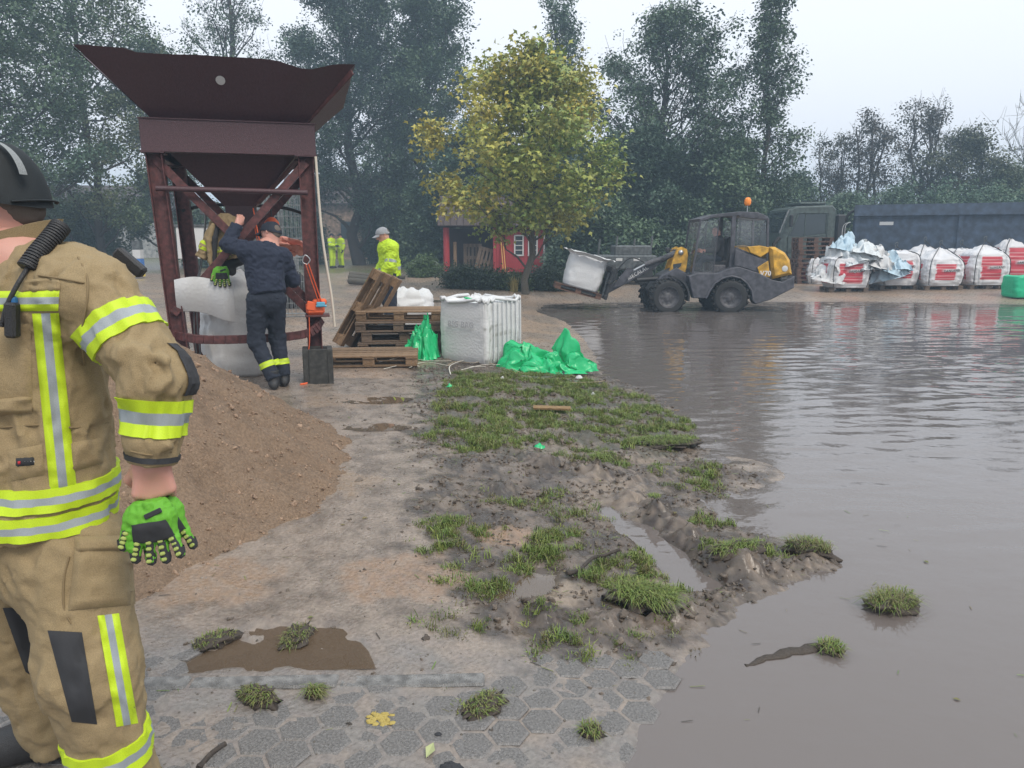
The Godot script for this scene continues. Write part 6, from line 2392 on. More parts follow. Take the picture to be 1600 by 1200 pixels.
# a patch sewn on: corners as photo pixels (top left, top right, bottom right, bottom left), found on the surface along those sight lines
func sewn(f: Fld, corners: Array, nu: int, nv: int, lift: float, mb: MB, cols: Array, start := 1.2, vertical := true) -> void:
	var rows := []
	for j in nv + 1:
		var r := PackedVector3Array()
		for i in nu + 1:
			var u := float(i) / nu
			var v := float(j) / nv
			var a := Vector2(corners[0][0], corners[0][1]).lerp(Vector2(corners[1][0], corners[1][1]), u)
			var b := Vector2(corners[3][0], corners[3][1]).lerp(Vector2(corners[2][0], corners[2][1]), u)
			var p := a.lerp(b, v)
			var dir := ray(p.x, p.y).normalized()
			var h := f.hit(cam_pos + dir * start, dir, 2.0)
			var e := i == 0 or i == nu or j == 0 or j == nv
			r.append(h - dir * (lift if not e else lift * 0.15))
		rows.append(r)
	if cols.size() == 1:
		mb.col = cols[0]
		mb.grid(rows, false, false)
		return
	# stripes across u (vertical) or across v
	var m := cols.size()
	for k in m:
		mb.col = cols[k]
		var sub := []
		if vertical:
			var i0 := int(nu * float(k) / m)
			var i1 := int(nu * float(k + 1) / m)
			for r in rows: sub.append(r.slice(i0, i1 + 1))
		else:
			sub = rows.slice(int(nv * float(k) / m), int(nv * float(k + 1) / m) + 1)
		mb.grid(sub, false, false)


# a hand: xf at the wrist, -y along the fingers, +z the palm side, +x the thumb's side; curl per finger 0..1.6
func hand(f: Fld, xf: Transform3D, curl: Array, thumb := 0.6, s := 1.0) -> void:
	var P := func(x: float, y: float, z: float) -> Vector3: return xf * (Vector3(x, y, z) * s)
	f.bone(P.call(0, 0.02, 0), P.call(0, -0.02, 0), 0.029 * s, 0.029 * s, 0.02)
	for k in 4:
		var x := 0.03 - 0.02 * k
		f.bone(P.call(x * 0.6, -0.015, 0), P.call(x * 1.05, -0.085 + 0.006 * absf(k - 1.2), 0), 0.0155 * s, 0.0125 * s, 0.02)
		var l: float = [0.04, 0.045, 0.042, 0.033][k]
		var p: Vector3 = Vector3(x * 1.05, -0.085 + 0.006 * absf(k - 1.2), 0)
		var ang: float = curl[k]
		var spread := x * 1.6 * maxf(0.0, 1.0 - ang)
		var acc := ang * 0.7
		for j in 3:
			var seg: float = l * [1.0, 0.68, 0.55][j]
			var q := p + Vector3(spread * cos(acc), -cos(acc), sin(acc)).normalized() * seg
			f.bone(P.call(p.x, p.y, p.z), P.call(q.x, q.y, q.z), (0.0102 - 0.0007 * j) * s, (0.0095 - 0.0007 * j) * s, 0.006)
			p = q
			acc += ang
	var t0 := Vector3(0.024, -0.025, 0.006)
	var t1 := Vector3(0.046, -0.055, 0.014 + 0.02 * thumb)
	var t2 := t1 + Vector3(0.012 - 0.02 * thumb, -0.03, 0.006 + 0.015 * thumb)
	var t3 := t2 + Vector3(0.004 - 0.022 * thumb, -0.024, 0.004 + 0.008 * thumb)
	f.bone(P.call(t0.x, t0.y, t0.z), P.call(t1.x, t1.y, t1.z), 0.016 * s, 0.0125 * s, 0.016)
	f.bone(P.call(t1.x, t1.y, t1.z), P.call(t2.x, t2.y, t2.z), 0.0118 * s, 0.011 * s, 0.006)
	f.bone(P.call(t2.x, t2.y, t2.z), P.call(t3.x, t3.y, t3.z), 0.011 * s, 0.0095 * s, 0.006)


# head and neck: xf at the middle of the head, +z the face
func head(f: Fld, xf: Transform3D) -> void:
	var P := func(x: float, y: float, z: float) -> Vector3: return xf * Vector3(x, y, z)
	var ex := xf.basis.x.normalized()
	f.bone(P.call(0, 0.03, -0.022), P.call(0, 0.03, 0.02), 0.089, 0.086, 0.03, 0, ex, 1.16)
	f.bone(P.call(0, -0.02, 0.02), P.call(0, -0.075, 0.05), 0.07, 0.046, 0.04, 0, ex, 1.05)
	f.bone(P.call(0.045, -0.05, 0.0), P.call(0.022, -0.085, 0.052), 0.028, 0.022, 0.03)
	f.bone(P.call(-0.045, -0.05, 0.0), P.call(-0.022, -0.085, 0.052), 0.028, 0.022, 0.03)
	f.bone(P.call(0, 0.01, 0.098), P.call(0, -0.028, 0.116), 0.011, 0.0165, 0.014)
	f.bone(P.call(0.014, -0.033, 0.1), P.call(-0.014, -0.033, 0.1), 0.011, 0.011, 0.01)
	f.bone(P.call(-0.04, 0.026, 0.086), P.call(0.04, 0.026, 0.086), 0.012, 0.012, 0.016)
	f.bone(P.call(-0.022, -0.06, 0.09), P.call(0.022, -0.06, 0.09), 0.0085, 0.0085, 0.008)
	f.bone(P.call(-0.02, -0.071, 0.089), P.call(0.02, -0.071, 0.089), 0.009, 0.009, 0.006)
	for s in [-1.0, 1.0]:
		f.bone(P.call(s * 0.038, 0.004, 0.076), P.call(s * 0.03, 0.004, 0.079), 0.0115, 0.0115, 0.006)
		f.bone(P.call(s * 0.083, 0.018, -0.012), P.call(s * 0.081, -0.022, -0.004), 0.014, 0.009, 0.01, 0, ex, 1.5)
		f.bone(P.call(s * 0.09, 0.022, -0.02), P.call(s * 0.088, 0.0, -0.024), 0.009, 0.008, 0.008)
	f.bone(P.call(0, -0.05, -0.02), P.call(0, -0.19, -0.035), 0.056, 0.062, 0.05)


# baseball cap: xf as for the head
func cap_mesh(xf: Transform3D, col: Color, drop := 0.0) -> MB:
	var mb := MB.new()
	mb.col = col
	var rows := []
	for j in 11:
		var t := j / 10.0
		var a := t * PI * 0.5
		var r := PackedVector3Array()
		for i in 32:
			var b := TAU * i / 32
			var q := Vector3(sin(b) * 0.094 * cos(a) , 0.036 + 0.092 * sin(a), cos(b) * 0.112 * cos(a))
			q.y -= drop * (0.5 - 0.5 * cos(b)) * pow(cos(a), 7.0)
			q *= 1.0 + 0.02 * sin(b * 6.0 + 1.0) * cos(a) + 0.012 * sin(b * 3.0 + a * 9.0)
			r.append(xf * q.rotated(Vector3.RIGHT, -0.06))
		rows.append(r)
	mb.grid(rows, true)
	# inside lip
	var lip := PackedVector3Array()
	for i in 32:
		var b := TAU * i / 32
		lip.append(xf * Vector3(sin(b) * 0.088, 0.045 - drop * (0.5 - 0.5 * cos(b)), cos(b) * 0.106).rotated(Vector3.RIGHT, -0.06))
	mb.grid([lip, rows[0]], true)
	# peak
	var pk := []
	for j in 6:
		var t := j / 5.0
		var r := PackedVector3Array()
		for i in 15:
			var b := (i / 14.0 - 0.5) * 2.0
			var w := 0.085 * b * (1.0 - 0.12 * t)
			var z := 0.108 * sqrt(maxf(0.0, 1.0 - pow(b * 0.82, 2.0))) + t * 0.075 * sqrt(maxf(0.0, 1.0 - pow(absf(b), 3.0) * 0.9))
			r.append(xf * (Vector3(w, 0.04 - 0.018 * b * b - 0.022 * t, z)))
		pk.append(r)
	mb.grid(pk, false, false)
	var pk2 := []
	for r in pk:
		var q := PackedVector3Array()
		for p in r: q.append(p - xf.basis.y * 0.004)
		pk2.append(q)
	mb.grid(pk2, false, true)
	return mb


func eyes(parent: Node3D, xf: Transform3D) -> void:
	for s in [-1.0, 1.0]:
		var mb := MB.new()
		mb.lathe([Vector2(0.0005, -0.011), Vector2(0.008, -0.008), Vector2(0.0115, 0.0), Vector2(0.008, 0.008), Vector2(0.0005, 0.011)], 10, xf * Transform3D(Basis(Vector3.RIGHT, PI / 2), Vector3(s * 0.034, 0.003, 0.081)))
		part(mb, "eye", MT.eye, parent)


# ---------- people ----------
const LIME := Color(0.68, 0.92, 0.02)
const SILV := Color(0.42, 0.47, 0.5)


func pose(o := {}) -> Dictionary:
	var p := {"hip": Vector3(0, 0.95, 0), "waist": Vector3(0, 1.12, 0), "chest": Vector3(0, 1.34, 0.0), "neck": Vector3(0, 1.5, -0.01), "head": Vector3(0, 1.655, 0.02), "face": Vector3(0, 0, 1),
		"shl": Vector3(0.185, 1.42, 0), "ell": Vector3(0.25, 1.14, -0.03), "wrl": Vector3(0.25, 0.9, 0.05), "shr": Vector3(-0.185, 1.42, 0), "elr": Vector3(-0.25, 1.14, -0.03), "wrr": Vector3(-0.25, 0.9, 0.05),
		"hjl": Vector3(0.09, 0.93, 0), "knl": Vector3(0.1, 0.51, 0.03), "anl": Vector3(0.1, 0.1, -0.02), "hjr": Vector3(-0.09, 0.93, 0), "knr": Vector3(-0.1, 0.51, 0.03), "anr": Vector3(-0.1, 0.1, -0.02), "toe": Vector3(0, 0, 1)}
	p.merge(o, true)
	return p


func aim(dir: Vector3, up := Vector3.UP) -> Basis:
	var z := dir.normalized()
	var x := up.cross(z).normalized()
	return Basis(x, z.cross(x), z)


func hand_xf(el: Vector3, wr: Vector3, palm: Vector3, left: bool) -> Transform3D:
	var y := (el - wr).normalized()
	var z := (palm - y * palm.dot(y)).normalized()
	var x := y.cross(z)
	return Transform3D(Basis(x, y, z), wr)


# o: jacket, trousers (materials), puff, cap (material or null), cell, bands (height of body bands), hem bands, hand material
func human(label: String, at: Vector3, turn: float, p: Dictionary, o: Dictionary, group := "") -> Node3D:
	var R := thing("person", label, "person", at, turn, group)
	var cell: float = o.get("cell", 0.014)
	var fwd := Vector3(0, 0, 1)
	var hx := Transform3D(aim(p.face, (p.head - p.neck + Vector3(0, 0.25, 0)).normalized()), p.head)
	# body: skin
	var mb := MB.new()
	var f := Fld.new()
	f.bone(p.neck, p.waist, 0.1, 0.11, 0.05, 0, fwd, 1.3)
	f.bone(p.waist, p.hip, 0.11, 0.12, 0.05)
	for s in ["l", "r"]:
		f.bone(p["sh" + s], p["el" + s], 0.05, 0.04, 0.05)
		f.bone(p["el" + s], p["wr" + s], 0.04, 0.03, 0.03)
		f.bone(p["hj" + s], p["kn" + s], 0.08, 0.055, 0.05)
		f.bone(p["kn" + s], p["an" + s], 0.05, 0.035, 0.03)
	f.net(mb, 0.03)
	f = Fld.new()
	head(f, hx)
	f.net(mb, o.get("head_cell", 0.0075))
	if not o.has("gloves"):
		for s in ["l", "r"]:
			f = Fld.new()
			hand(f, hand_xf(p["el" + s], p["wr" + s], o.get("palm_" + s, fwd), s == "l"), o.get("curl", [0.5, 0.55, 0.6, 0.65]), 0.5)
			f.net(mb, o.get("hand_cell", 0.006))
	var body := part(mb, "body", MT.skin, R)
	eyes(R, hx)
	# hair under the cap
	f = Fld.new()
	f.bone(hx * Vector3(0, 0.035, -0.028), hx * Vector3(0, 0.035, 0.012), 0.089, 0.084, 0.02, 0, hx.basis.x, 1.16)
	f.bone(hx * Vector3(0, -0.01, -0.052), hx * Vector3(0, 0.01, -0.045), 0.046, 0.056, 0.03)
	mb = MB.new()
	f.net(mb, 0.01)
	part(mb, "hair", o.get("hair", MT.hair_grey), R)
	if o.has("cap"):
		part(cap_mesh(Transform3D(hx.basis.scaled(Vector3(1.06, 1.06, 1.06)), hx.origin + hx.basis.y * 0.003), Color.WHITE, 0.035), "cap", o.cap, R)
	# trousers
	f = Fld.new()
	var pf: float = o.get("puff", 0.0)
	f.bone(p.waist, p.hip, 0.13 + pf * 0.5, 0.15 + pf * 0.5, 0.06, 0, fwd, 1.15)
	for s in ["l", "r"]:
		f.bone(p["hj" + s], p["kn" + s], 0.105 + pf * 0.5, 0.08 + pf * 0.5, 0.05)
		f.bone(p["kn" + s], p["an" + s] + Vector3(0, 0.01, 0), 0.078 + pf * 0.5, 0.07 + pf * 0.5, 0.04, 1)
	f.wrinkle(0.016, 7.0, 4, Vector3(1, 1.4, 1))
	mb = MB.new()
	f.net(mb, cell)
	var tr := part(mb, "trousers", o.trousers, R)
	if o.has("leg_bands"):
		for s in ["l", "r"]:
			var a: Vector3 = p["kn" + s]
			var b: Vector3 = p["an" + s]
			mb = MB.new()
			band(f, a.lerp(b, o.leg_bands), b - a, 0.06, mb, [LIME, LIME.lerp(SILV, 0.15), LIME], 0.16, 40)
			part(mb, "reflective_band", MT.hivis, tr)
	# jacket
	f = Fld.new()
	var ft := Fld.new()
	for g in [f, ft]:
		g.bone(p.chest + Vector3(0, 0.06, 0), p.waist, 0.145 + pf, 0.145 + pf, 0.06, 0, fwd, 1.2)
		g.bone(p.chest + (p.shl - p.chest) * 0.45, p.waist + (p.shl - p.shr).normalized() * 0.04, 0.12 + pf, 0.12 + pf, 0.06, 0, fwd, 1.1)
		g.bone(p.chest + (p.shr - p.chest) * 0.45, p.waist - (p.shl - p.shr).normalized() * 0.04, 0.12 + pf, 0.12 + pf, 0.06, 0, fwd, 1.1)
		g.bone(p.waist, p.hip + Vector3(0, o.get("hem", 0.02), 0), 0.155 + pf, 0.165 + pf, 0.06, 1, fwd, 1.12)
		g.bone(p.shl, p.shr, 0.075 + pf * 0.6, 0.075 + pf * 0.6, 0.06)
		g.wrinkle(o.get("wr", 0.018), 6.0, 8, Vector3(1, 1.3, 1))
	f.bone(p.neck - Vector3(0, 0.06, 0), p.neck + (p.head - p.neck).normalized() * 0.035, 0.095, 0.078 + pf * 0.3, 0.04, 1)
	for s in ["l", "r"]:
		f.bone(p["sh" + s], p["el" + s], 0.08 + pf * 0.6, 0.066 + pf * 0.6, 0.05)
		f.bone(p["el" + s], p["wr" + s].lerp(p["el" + s], 0.06), 0.066 + pf * 0.6, 0.052 + pf * 0.5, 0.03, 1)
	mb = MB.new()
	f.net(mb, cell)
	var jk := part(mb, "jacket", o.jacket, R)
	for t in o.get("bands", []):
		mb = MB.new()
		var c: Vector3 = p.hip.lerp(p.chest, t)
		band(ft, c, p.chest - p.hip, 0.055, mb, [SILV], 0.34, 72)
		part(mb, "reflective_band", MT.hivis, jk)
	if o.has("arm_bands"):
		for s in ["l", "r"]:
			for t in o.arm_bands:
				var fa := Fld.new()
				fa.bone(p["sh" + s], p["el" + s], 0.08 + pf * 0.6, 0.066 + pf * 0.6, 0.05)
				fa.bone(p["el" + s], p["wr" + s].lerp(p["el" + s], 0.06), 0.066 + pf * 0.6, 0.052 + pf * 0.5, 0.03, 1)
				fa.wrinkle(o.get("wr", 0.018), 6.0, 8, Vector3(1, 1.3, 1))
				mb = MB.new()
				var a: Vector3 = p["sh" + s] if t < 1.0 else p["el" + s]
				var b: Vector3 = p["el" + s] if t < 1.0 else p["wr" + s]
				band(fa, a.lerp(b, fmod(t, 1.0)), b - a, 0.05, mb, [SILV], 0.16, 36, 0.004)
				part(mb, "reflective_band", MT.hivis, jk)
	if o.has("gloves"):
		for s in ["l", "r"]:
			f = Fld.new()
			hand(f, hand_xf(p["el" + s], p["wr" + s], o.get("palm_" + s, fwd), s == "l"), o.get("curl", [0.5, 0.55, 0.6, 0.65]), 0.5, 1.12)
			mb = MB.new()
			f.net(mb, o.get("hand_cell", 0.0065))
			part(mb, "glove", o.gloves, R)
	for s in ["l", "r"]:
		f = Fld.new()
		var a: Vector3 = p["an" + s]
		var toe: Vector3 = p.get("toe_" + s, p.toe)
		f.bone(a + Vector3(0, 0.1, 0), a + Vector3(0, -0.03, 0), 0.06, 0.055, 0.03, 2)
		f.bone(a + Vector3(0, -0.055, 0) - toe * 0.05, a + Vector3(0, -0.055, 0) + toe * 0.16, 0.042, 0.045, 0.04)
		f.bone(a + Vector3(0, -0.01, 0) + toe * 0.03, a + Vector3(0, -0.045, 0) + toe * 0.13, 0.05, 0.045, 0.04)
		f.bone(a + Vector3(0, -0.085, 0) - toe * 0.06, a + Vector3(0, -0.085, 0) + toe * 0.17, 0.018, 0.018, 0.01)
		mb = MB.new()
		f.net(mb, 0.01)
		part(mb, "boot", MT.boot, R)
	return R


func build_people() -> void:
	mk("skin", Color(0.5, 0.255, 0.2), 0.5, {"nrm": "n_fine", "scale": 6.0, "nscale": 0.25})
	MT.skin.subsurf_scatter_enabled = true
	MT.skin.subsurf_scatter_strength = 0.12
	mk("eye", Color(0.12, 0.1, 0.09), 0.15)
	mk("hair_grey", Color(0.16, 0.13, 0.11), 0.8, {"tex": "fine", "scale": 6.0})
	mk("hivis", Color(1, 1, 1), 0.6, {"vc": 1, "tex": "fine", "nrm": "n_fine", "scale": 5.0, "nscale": 0.3})
	mk("hivis_cloth", Color(0.62, 0.88, 0.02), 0.7, {"tex": "fine", "nrm": "n_cloth", "scale": 3.0, "nscale": 0.5})
	mk("navy", Color(0.014, 0.022, 0.05), 0.85, {"tex": "fine", "nrm": "n_cloth", "scale": 3.0, "nscale": 0.6, "rim": 0.3})
	mk("navy_trouser", Color(0.016, 0.023, 0.042), 0.85, {"tex": "fine", "nrm": "n_cloth", "scale": 3.0, "nscale": 0.6})
	mk("tan", Color(0.37, 0.275, 0.145), 0.85, {"tex": "fine", "nrm": "n_cloth", "scale": 3.0, "nscale": 0.5})
	mk("boot", Color(0.018, 0.018, 0.02), 0.5, {"nrm": "n_fine", "scale": 4.0})
	mk("charcoal", Color(0.028, 0.029, 0.033), 0.85, {"nrm": "n_fine", "scale": 6.0, "nscale": 0.5})
	mk("grey_cap", Color(0.36, 0.37, 0.39), 0.85, {"tex": "fine", "scale": 5.0})
	mk("navy_cap", Color(0.012, 0.018, 0.034), 0.8, {"tex": "fine", "scale": 5.0})
	mk("glove_green", Color(0.16, 0.52, 0.03), 0.7, {"tex": "fine", "nrm": "n_fine", "scale": 6.0, "nscale": 0.4})
	mk("glove_dark", Color(0.03, 0.05, 0.02), 0.7)
	mk("bumper", Color(0.3, 0.36, 0.09), 0.5)
	# man in navy reaching up to the spout, seen from behind
	var a := gp(424, 606, 0.2)
	a.y = height(a.x, -a.z)
	human("person in navy work clothes and cap reaching up to the hopper's spout", a, -2.75, pose({
		"hip": Vector3(-0.02, 0.94, 0), "waist": Vector3(-0.01, 1.1, 0.02), "chest": Vector3(0.0, 1.32, 0.04), "neck": Vector3(-0.05, 1.48, 0.06), "head": Vector3(-0.1, 1.6, 0.12), "face": Vector3(0.75, -0.15, 0.75),
		"shl": Vector3(0.18, 1.45, 0.03), "ell": Vector3(0.33, 1.5, 0.14), "wrl": Vector3(0.22, 1.7, 0.24), "shr": Vector3(-0.2, 1.37, 0.06), "elr": Vector3(-0.3, 1.12, 0.14), "wrr": Vector3(-0.12, 1.08, 0.36),
		"knl": Vector3(0.12, 0.5, 0.03), "anl": Vector3(-0.02, 0.1, -0.1), "knr": Vector3(-0.1, 0.52, 0.12), "anr": Vector3(-0.14, 0.1, 0.05), "toe": Vector3(-0.1, 0, 1).normalized()}),
		{"jacket": MT.navy, "trousers": MT.navy_trouser, "cap": MT.navy_cap, "puff": 0.012, "leg_bands": 0.62, "palm_l": Vector3(0.3, 0, 1), "cell": 0.012, "wr": 0.022, "hem": 0.06})
	# worker in yellow holding the tilted pallet
	a = gp(612, 515, 0.21)
	a.y = height(a.x, -a.z)
	human("person in yellow high-visibility jacket and grey cap tilting a pallet", a, -1.15, pose({
		"chest": Vector3(0, 1.34, 0.04), "neck": Vector3(0, 1.5, 0.05), "head": Vector3(0, 1.63, 0.1), "face": Vector3(-0.1, -0.35, 1),
		"ell": Vector3(0.25, 1.12, 0.06), "wrl": Vector3(0.16, 0.93, 0.22), "elr": Vector3(-0.25, 1.12, 0.05), "wrr": Vector3(-0.14, 0.93, 0.24)}),
		{"jacket": MT.hivis_cloth, "trousers": MT.navy_trouser, "cap": MT.grey_cap, "puff": 0.04, "bands": [0.3], "arm_bands": [0.75], "gloves": MT.glove_green, "cell": 0.014, "wr": 0.03, "hem": 0.0, "palm_l": Vector3(0, -0.5, 1), "palm_r": Vector3(0, -0.5, 1)})
	# far workers
	for k in 2:
		a = at_px(519 + k * 14, 40.0 + k)
		human(["person in full yellow-green work wear with a dark arm far behind the hopper", "person in full yellow-green work wear standing beside the dark-armed one"][k], a, 1.2 - 2.0 * k, pose({"elr": Vector3(-0.3, 1.2, 0.1), "wrr": Vector3(-0.1, 1.15, 0.3)}),
			{"jacket": MT.hivis_cloth, "trousers": MT.hivis_cloth, "cap": MT.navy_cap, "puff": 0.04, "bands": [0.4], "arm_bands": [0.6], "cell": 0.034, "head_cell": 0.016, "hand_cell": 0.012, "gloves": MT.charcoal}, "workers in yellow-green far behind the hopper")
	# driver seated in the loader
	var lo := gp(1140, 487, 0.0)
	human("person in dark clothes driving in the wheel loader's cab", Vector3(lo.x + (-lp(1130, 0).x), 0.3, lo.z - 0.75), -PI / 2, pose({
		"hip": Vector3(0, 0.98, 0), "waist": Vector3(0, 1.14, -0.02), "chest": Vector3(0, 1.36, 0), "neck": Vector3(0, 1.52, 0.02), "head": Vector3(0, 1.66, 0.06), "face": Vector3(0.2, -0.2, 1),
		"shl": Vector3(0.18, 1.44, 0.02), "shr": Vector3(-0.18, 1.44, 0.02), "ell": Vector3(0.24, 1.2, 0.12), "wrl": Vector3(0.15, 1.18, 0.36), "elr": Vector3(-0.24, 1.2, 0.12), "wrr": Vector3(-0.15, 1.18, 0.36),
		"hjl": Vector3(0.1, 0.96, 0.02), "knl": Vector3(0.14, 1.0, 0.42), "anl": Vector3(0.14, 0.76, 0.55), "hjr": Vector3(-0.1, 0.96, 0.02), "knr": Vector3(-0.14, 1.0, 0.42), "anr": Vector3(-0.14, 0.76, 0.55)}),
		{"jacket": MT.charcoal, "trousers": MT.navy_trouser, "cell": 0.026, "head_cell": 0.014, "hand_cell": 0.01, "puff": 0.01})
	build_hung_jacket()
	build_firefighter()


# tan fire jacket draped on the hopper's brace
func build_hung_jacket() -> void:
	var D := 8.35
	var J := thing("fire_jacket", "tan fire jacket with yellow bands hung on the hopper's crossed braces", "jacket", Vector3.ZERO, 0)
	var q := func(px: float, py: float, dd := 0.0) -> Vector3: return pd(px, py, D + dd)
	var toward := Vector3(0.3, 0, 0.95).normalized()
	var f := Fld.new()
	f.bone(q.call(345, 345), q.call(362, 345), 0.05, 0.05, 0.05)
	f.bone(q.call(352, 352), q.call(364, 404), 0.12, 0.17, 0.05, 1, toward, 1.4)
	f.bone(q.call(342, 352), q.call(330, 405), 0.06, 0.04, 0.03, 0, toward, 1.4)
	f.wrinkle(0.03, 8.0, 3, Vector3(1.6, 0.5, 1))
	var mb := MB.new()
	f.net(mb, 0.011)
	var b := part(mb, "jacket_body", MT.tan, J)
	mb = MB.new()
	var axis_d: Vector3 = q.call(368, 404) - q.call(352, 352)
	for k in 2:
		band(f, q.call(366 - 2.5 * k, 397 - 11.0 * k), axis_d, 0.055, mb, [LIME, SILV.lerp(LIME, 0.5), LIME], 0.3, 60)
	part(mb, "reflective_band", MT.hivis, b)
	mb = MB.new()
	sewn(f, [[362, 366], [371, 370], [378, 378], [367, 378]], 6, 6, 0.004, mb, [LIME], 7.0)
	part(mb, "reflective_band", MT.hivis, b)
	var g := Fld.new()
	g.bone(q.call(338, 352, -0.05), q.call(322, 385, -0.1), 0.07, 0.062, 0.04)
	g.bone(q.call(322, 385, -0.1), q.call(314, 403, -0.12), 0.062, 0.06, 0.03, 1)
	g.wrinkle(0.025, 8.0, 5)
	mb = MB.new()
	g.net(mb, 0.011)
	var sl := part(mb, "sleeve", MT.tan, J)
	mb = MB.new()
	var d2: Vector3 = q.call(314, 403, -0.12) - q.call(322, 385, -0.1)
	for k in 2:
		band(g, q.call(319.5 - 3 * k, 379 + 8.0 * k, -0.1), d2, 0.035, mb, [LIME], 0.14, 30)
	part(mb, "reflective_band", MT.hivis, sl)
	g = Fld.new()
	g.bone(q.call(339, 350, -0.12), q.call(335, 372, -0.14), 0.03, 0.035, 0.02, 0, toward, 0.9)
	g.bone(q.call(335, 372, -0.14), q.call(334, 412, -0.14), 0.035, 0.03, 0.02)
	mb = MB.new()
	g.net(mb, 0.011)
	part(mb, "lining", MT.charcoal, J)
	g = Fld.new()
	g.bone(q.call(333, 352, -0.16), q.call(326, 375, -0.17), 0.028, 0.032, 0.02)
	g.bone(q.call(326, 375, -0.17), q.call(329, 412, -0.17), 0.032, 0.026, 0.02)
	g.wrinkle(0.01, 10.0, 5)
	mb = MB.new()
	g.net(mb, 0.01)
	part(mb, "front_edge", MT.tan, J)
	g = Fld.new()
	g.bone(q.call(354, 411), q.call(374, 408), 0.06, 0.055, 0.05, 0, toward, 1.2)
	g.bone(q.call(356, 415), q.call(362, 424), 0.055, 0.05, 0.05, 0, toward, 1.2)
	mb = MB.new()
	g.net(mb, 0.012)
	part(mb, "dark_lining", MT.black, J)
	var gl := thing("glove", "green and black glove clipped under the hung fire jacket", "glove", Vector3.ZERO, 0)
	build_glove(gl, Transform3D(aim(Vector3(0.2, 0, 1)), q.call(346, 417, -0.25)), 1.1, 0.008)


# padded work glove hanging by its cuff: xf at the cuff, fingers along -y, back of the hand towards +z
func build_glove(parent: Node3D, xf: Transform3D, s: float, cell: float) -> void:
	var f := Fld.new()
	var P := func(x: float, y: float, z: float) -> Vector3: return xf * (Vector3(x, y, z) * s)
	f.bone(P.call(-0.02, 0.0, 0), P.call(-0.03, -0.05, 0), 0.03 * s, 0.034 * s, 0.03, 2)
	f.bone(P.call(0.02, 0.0, 0), P.call(0.03, -0.05, 0), 0.03 * s, 0.034 * s, 0.03, 2)
	f.bone(P.call(-0.03, -0.05, 0), P.call(-0.035, -0.1, 0), 0.032 * s, 0.026 * s, 0.03)
	f.bone(P.call(0.03, -0.05, 0), P.call(0.035, -0.1, 0), 0.032 * s, 0.026 * s, 0.03)
	var tips := []
	for k in 4:
		var x := -0.048 + 0.032 * k
		var a := Vector3(x, -0.11, 0.0)
		var l: float = [0.055, 0.068, 0.07, 0.06][k]
		var b := a + Vector3((k - 1.5) * 0.012, -l, 0.012)
		f.bone(P.call(a.x, a.y + 0.02, a.z), P.call(b.x, b.y, b.z), 0.0165 * s, 0.0145 * s, 0.012)
		tips.append([a, b])
	var ta := Vector3(-0.055, -0.035, 0.0)
	var tb := Vector3(-0.095, -0.12, 0.012)
	f.bone(P.call(ta.x, ta.y, ta.z), P.call(tb.x, tb.y, tb.z), 0.024 * s, 0.016 * s, 0.025)
	tips.append([ta.lerp(tb, 0.45), tb])
	f.wrinkle(0.006, 20.0, 6)
	var mb := MB.new()
	f.net(mb, cell)
	var g := part(mb, "shell", MT.glove_green, parent)
	# black back pad
	mb = MB.new()
	var rows := []
	for j in 7:
		var r := PackedVector3Array()
		for i in 9:
			var u := i / 8.0 * 2.0 - 1.0
			var v := j / 6.0
			var w := 0.05 + 0.012 * v
			var o: Vector3 = P.call(u * w, -0.055 - 0.058 * v - 0.012 * (1.0 - u * u) * v, 0.09)
			var h := f.hit(o, -xf.basis.z.normalized(), 0.12)
			var e := i == 0 or i == 8 or j == 0 or j == 6
			r.append(h + xf.basis.z.normalized() * (0.001 if e else 0.006))
		rows.append(r)
	mb.grid(rows, false, true)
	part(mb, "back_pad", MT.charcoal, g)
	mb = MB.new()
	mb.box(P.call(0.018, -0.03, 0.041), Vector3(0.055, 0.016, 0.006) * s, 0.002, xf.basis.orthonormalized() * Basis(Vector3(0, 0, 1), 0.3))
	part(mb, "cuff_tab", MT.charcoal, g)
	# knuckle bumpers along the fingers
	for t in tips:
		mb = MB.new()
		var fa: Vector3 = P.call(t[0].x, t[0].y + 0.008, t[0].z + 0.0075)
		var fb: Vector3 = P.call(t[1].x, t[1].y, t[1].z + 0.0055)
		mb.tube(PackedVector3Array([fa, fa.lerp(fb, 0.15), fb]), [0.008 * s, 0.0125 * s, 0.0125 * s], 10)
		part(mb, "finger_back", MT.charcoal, g)
		mb = MB.new()
		for k in 4:
			var c: Vector3 = t[0].lerp(t[1], 0.18 + 0.27 * k)
			var o: Vector3 = P.call(c.x, c.y, c.z + 0.08)
			var h := f.hit(o, -xf.basis.z.normalized(), 0.1)
			var d: Vector3 = (xf.basis * (t[1] - t[0])).normalized()
			mb.box(h + xf.basis.z.normalized() * 0.003, Vector3(0.017, 0.011, 0.01) * s, 0.003, Basis(d.cross(xf.basis.z.normalized()), d, xf.basis.z.normalized()))
		part(mb, "bumper", MT.bumper, g)
		mb = MB.new()
		var e: Vector3 = P.call(t[1].x, t[1].y, t[1].z)
		mb.lathe([Vector2(0.001, -0.02 * s), Vector2(0.013 * s, -0.013 * s), Vector2(0.0165 * s, 0.0), Vector2(0.0155 * s, 0.02 * s)], 12, Transform3D(xf.basis.orthonormalized(), e))
		part(mb, "fingertip", MT.charcoal, g)


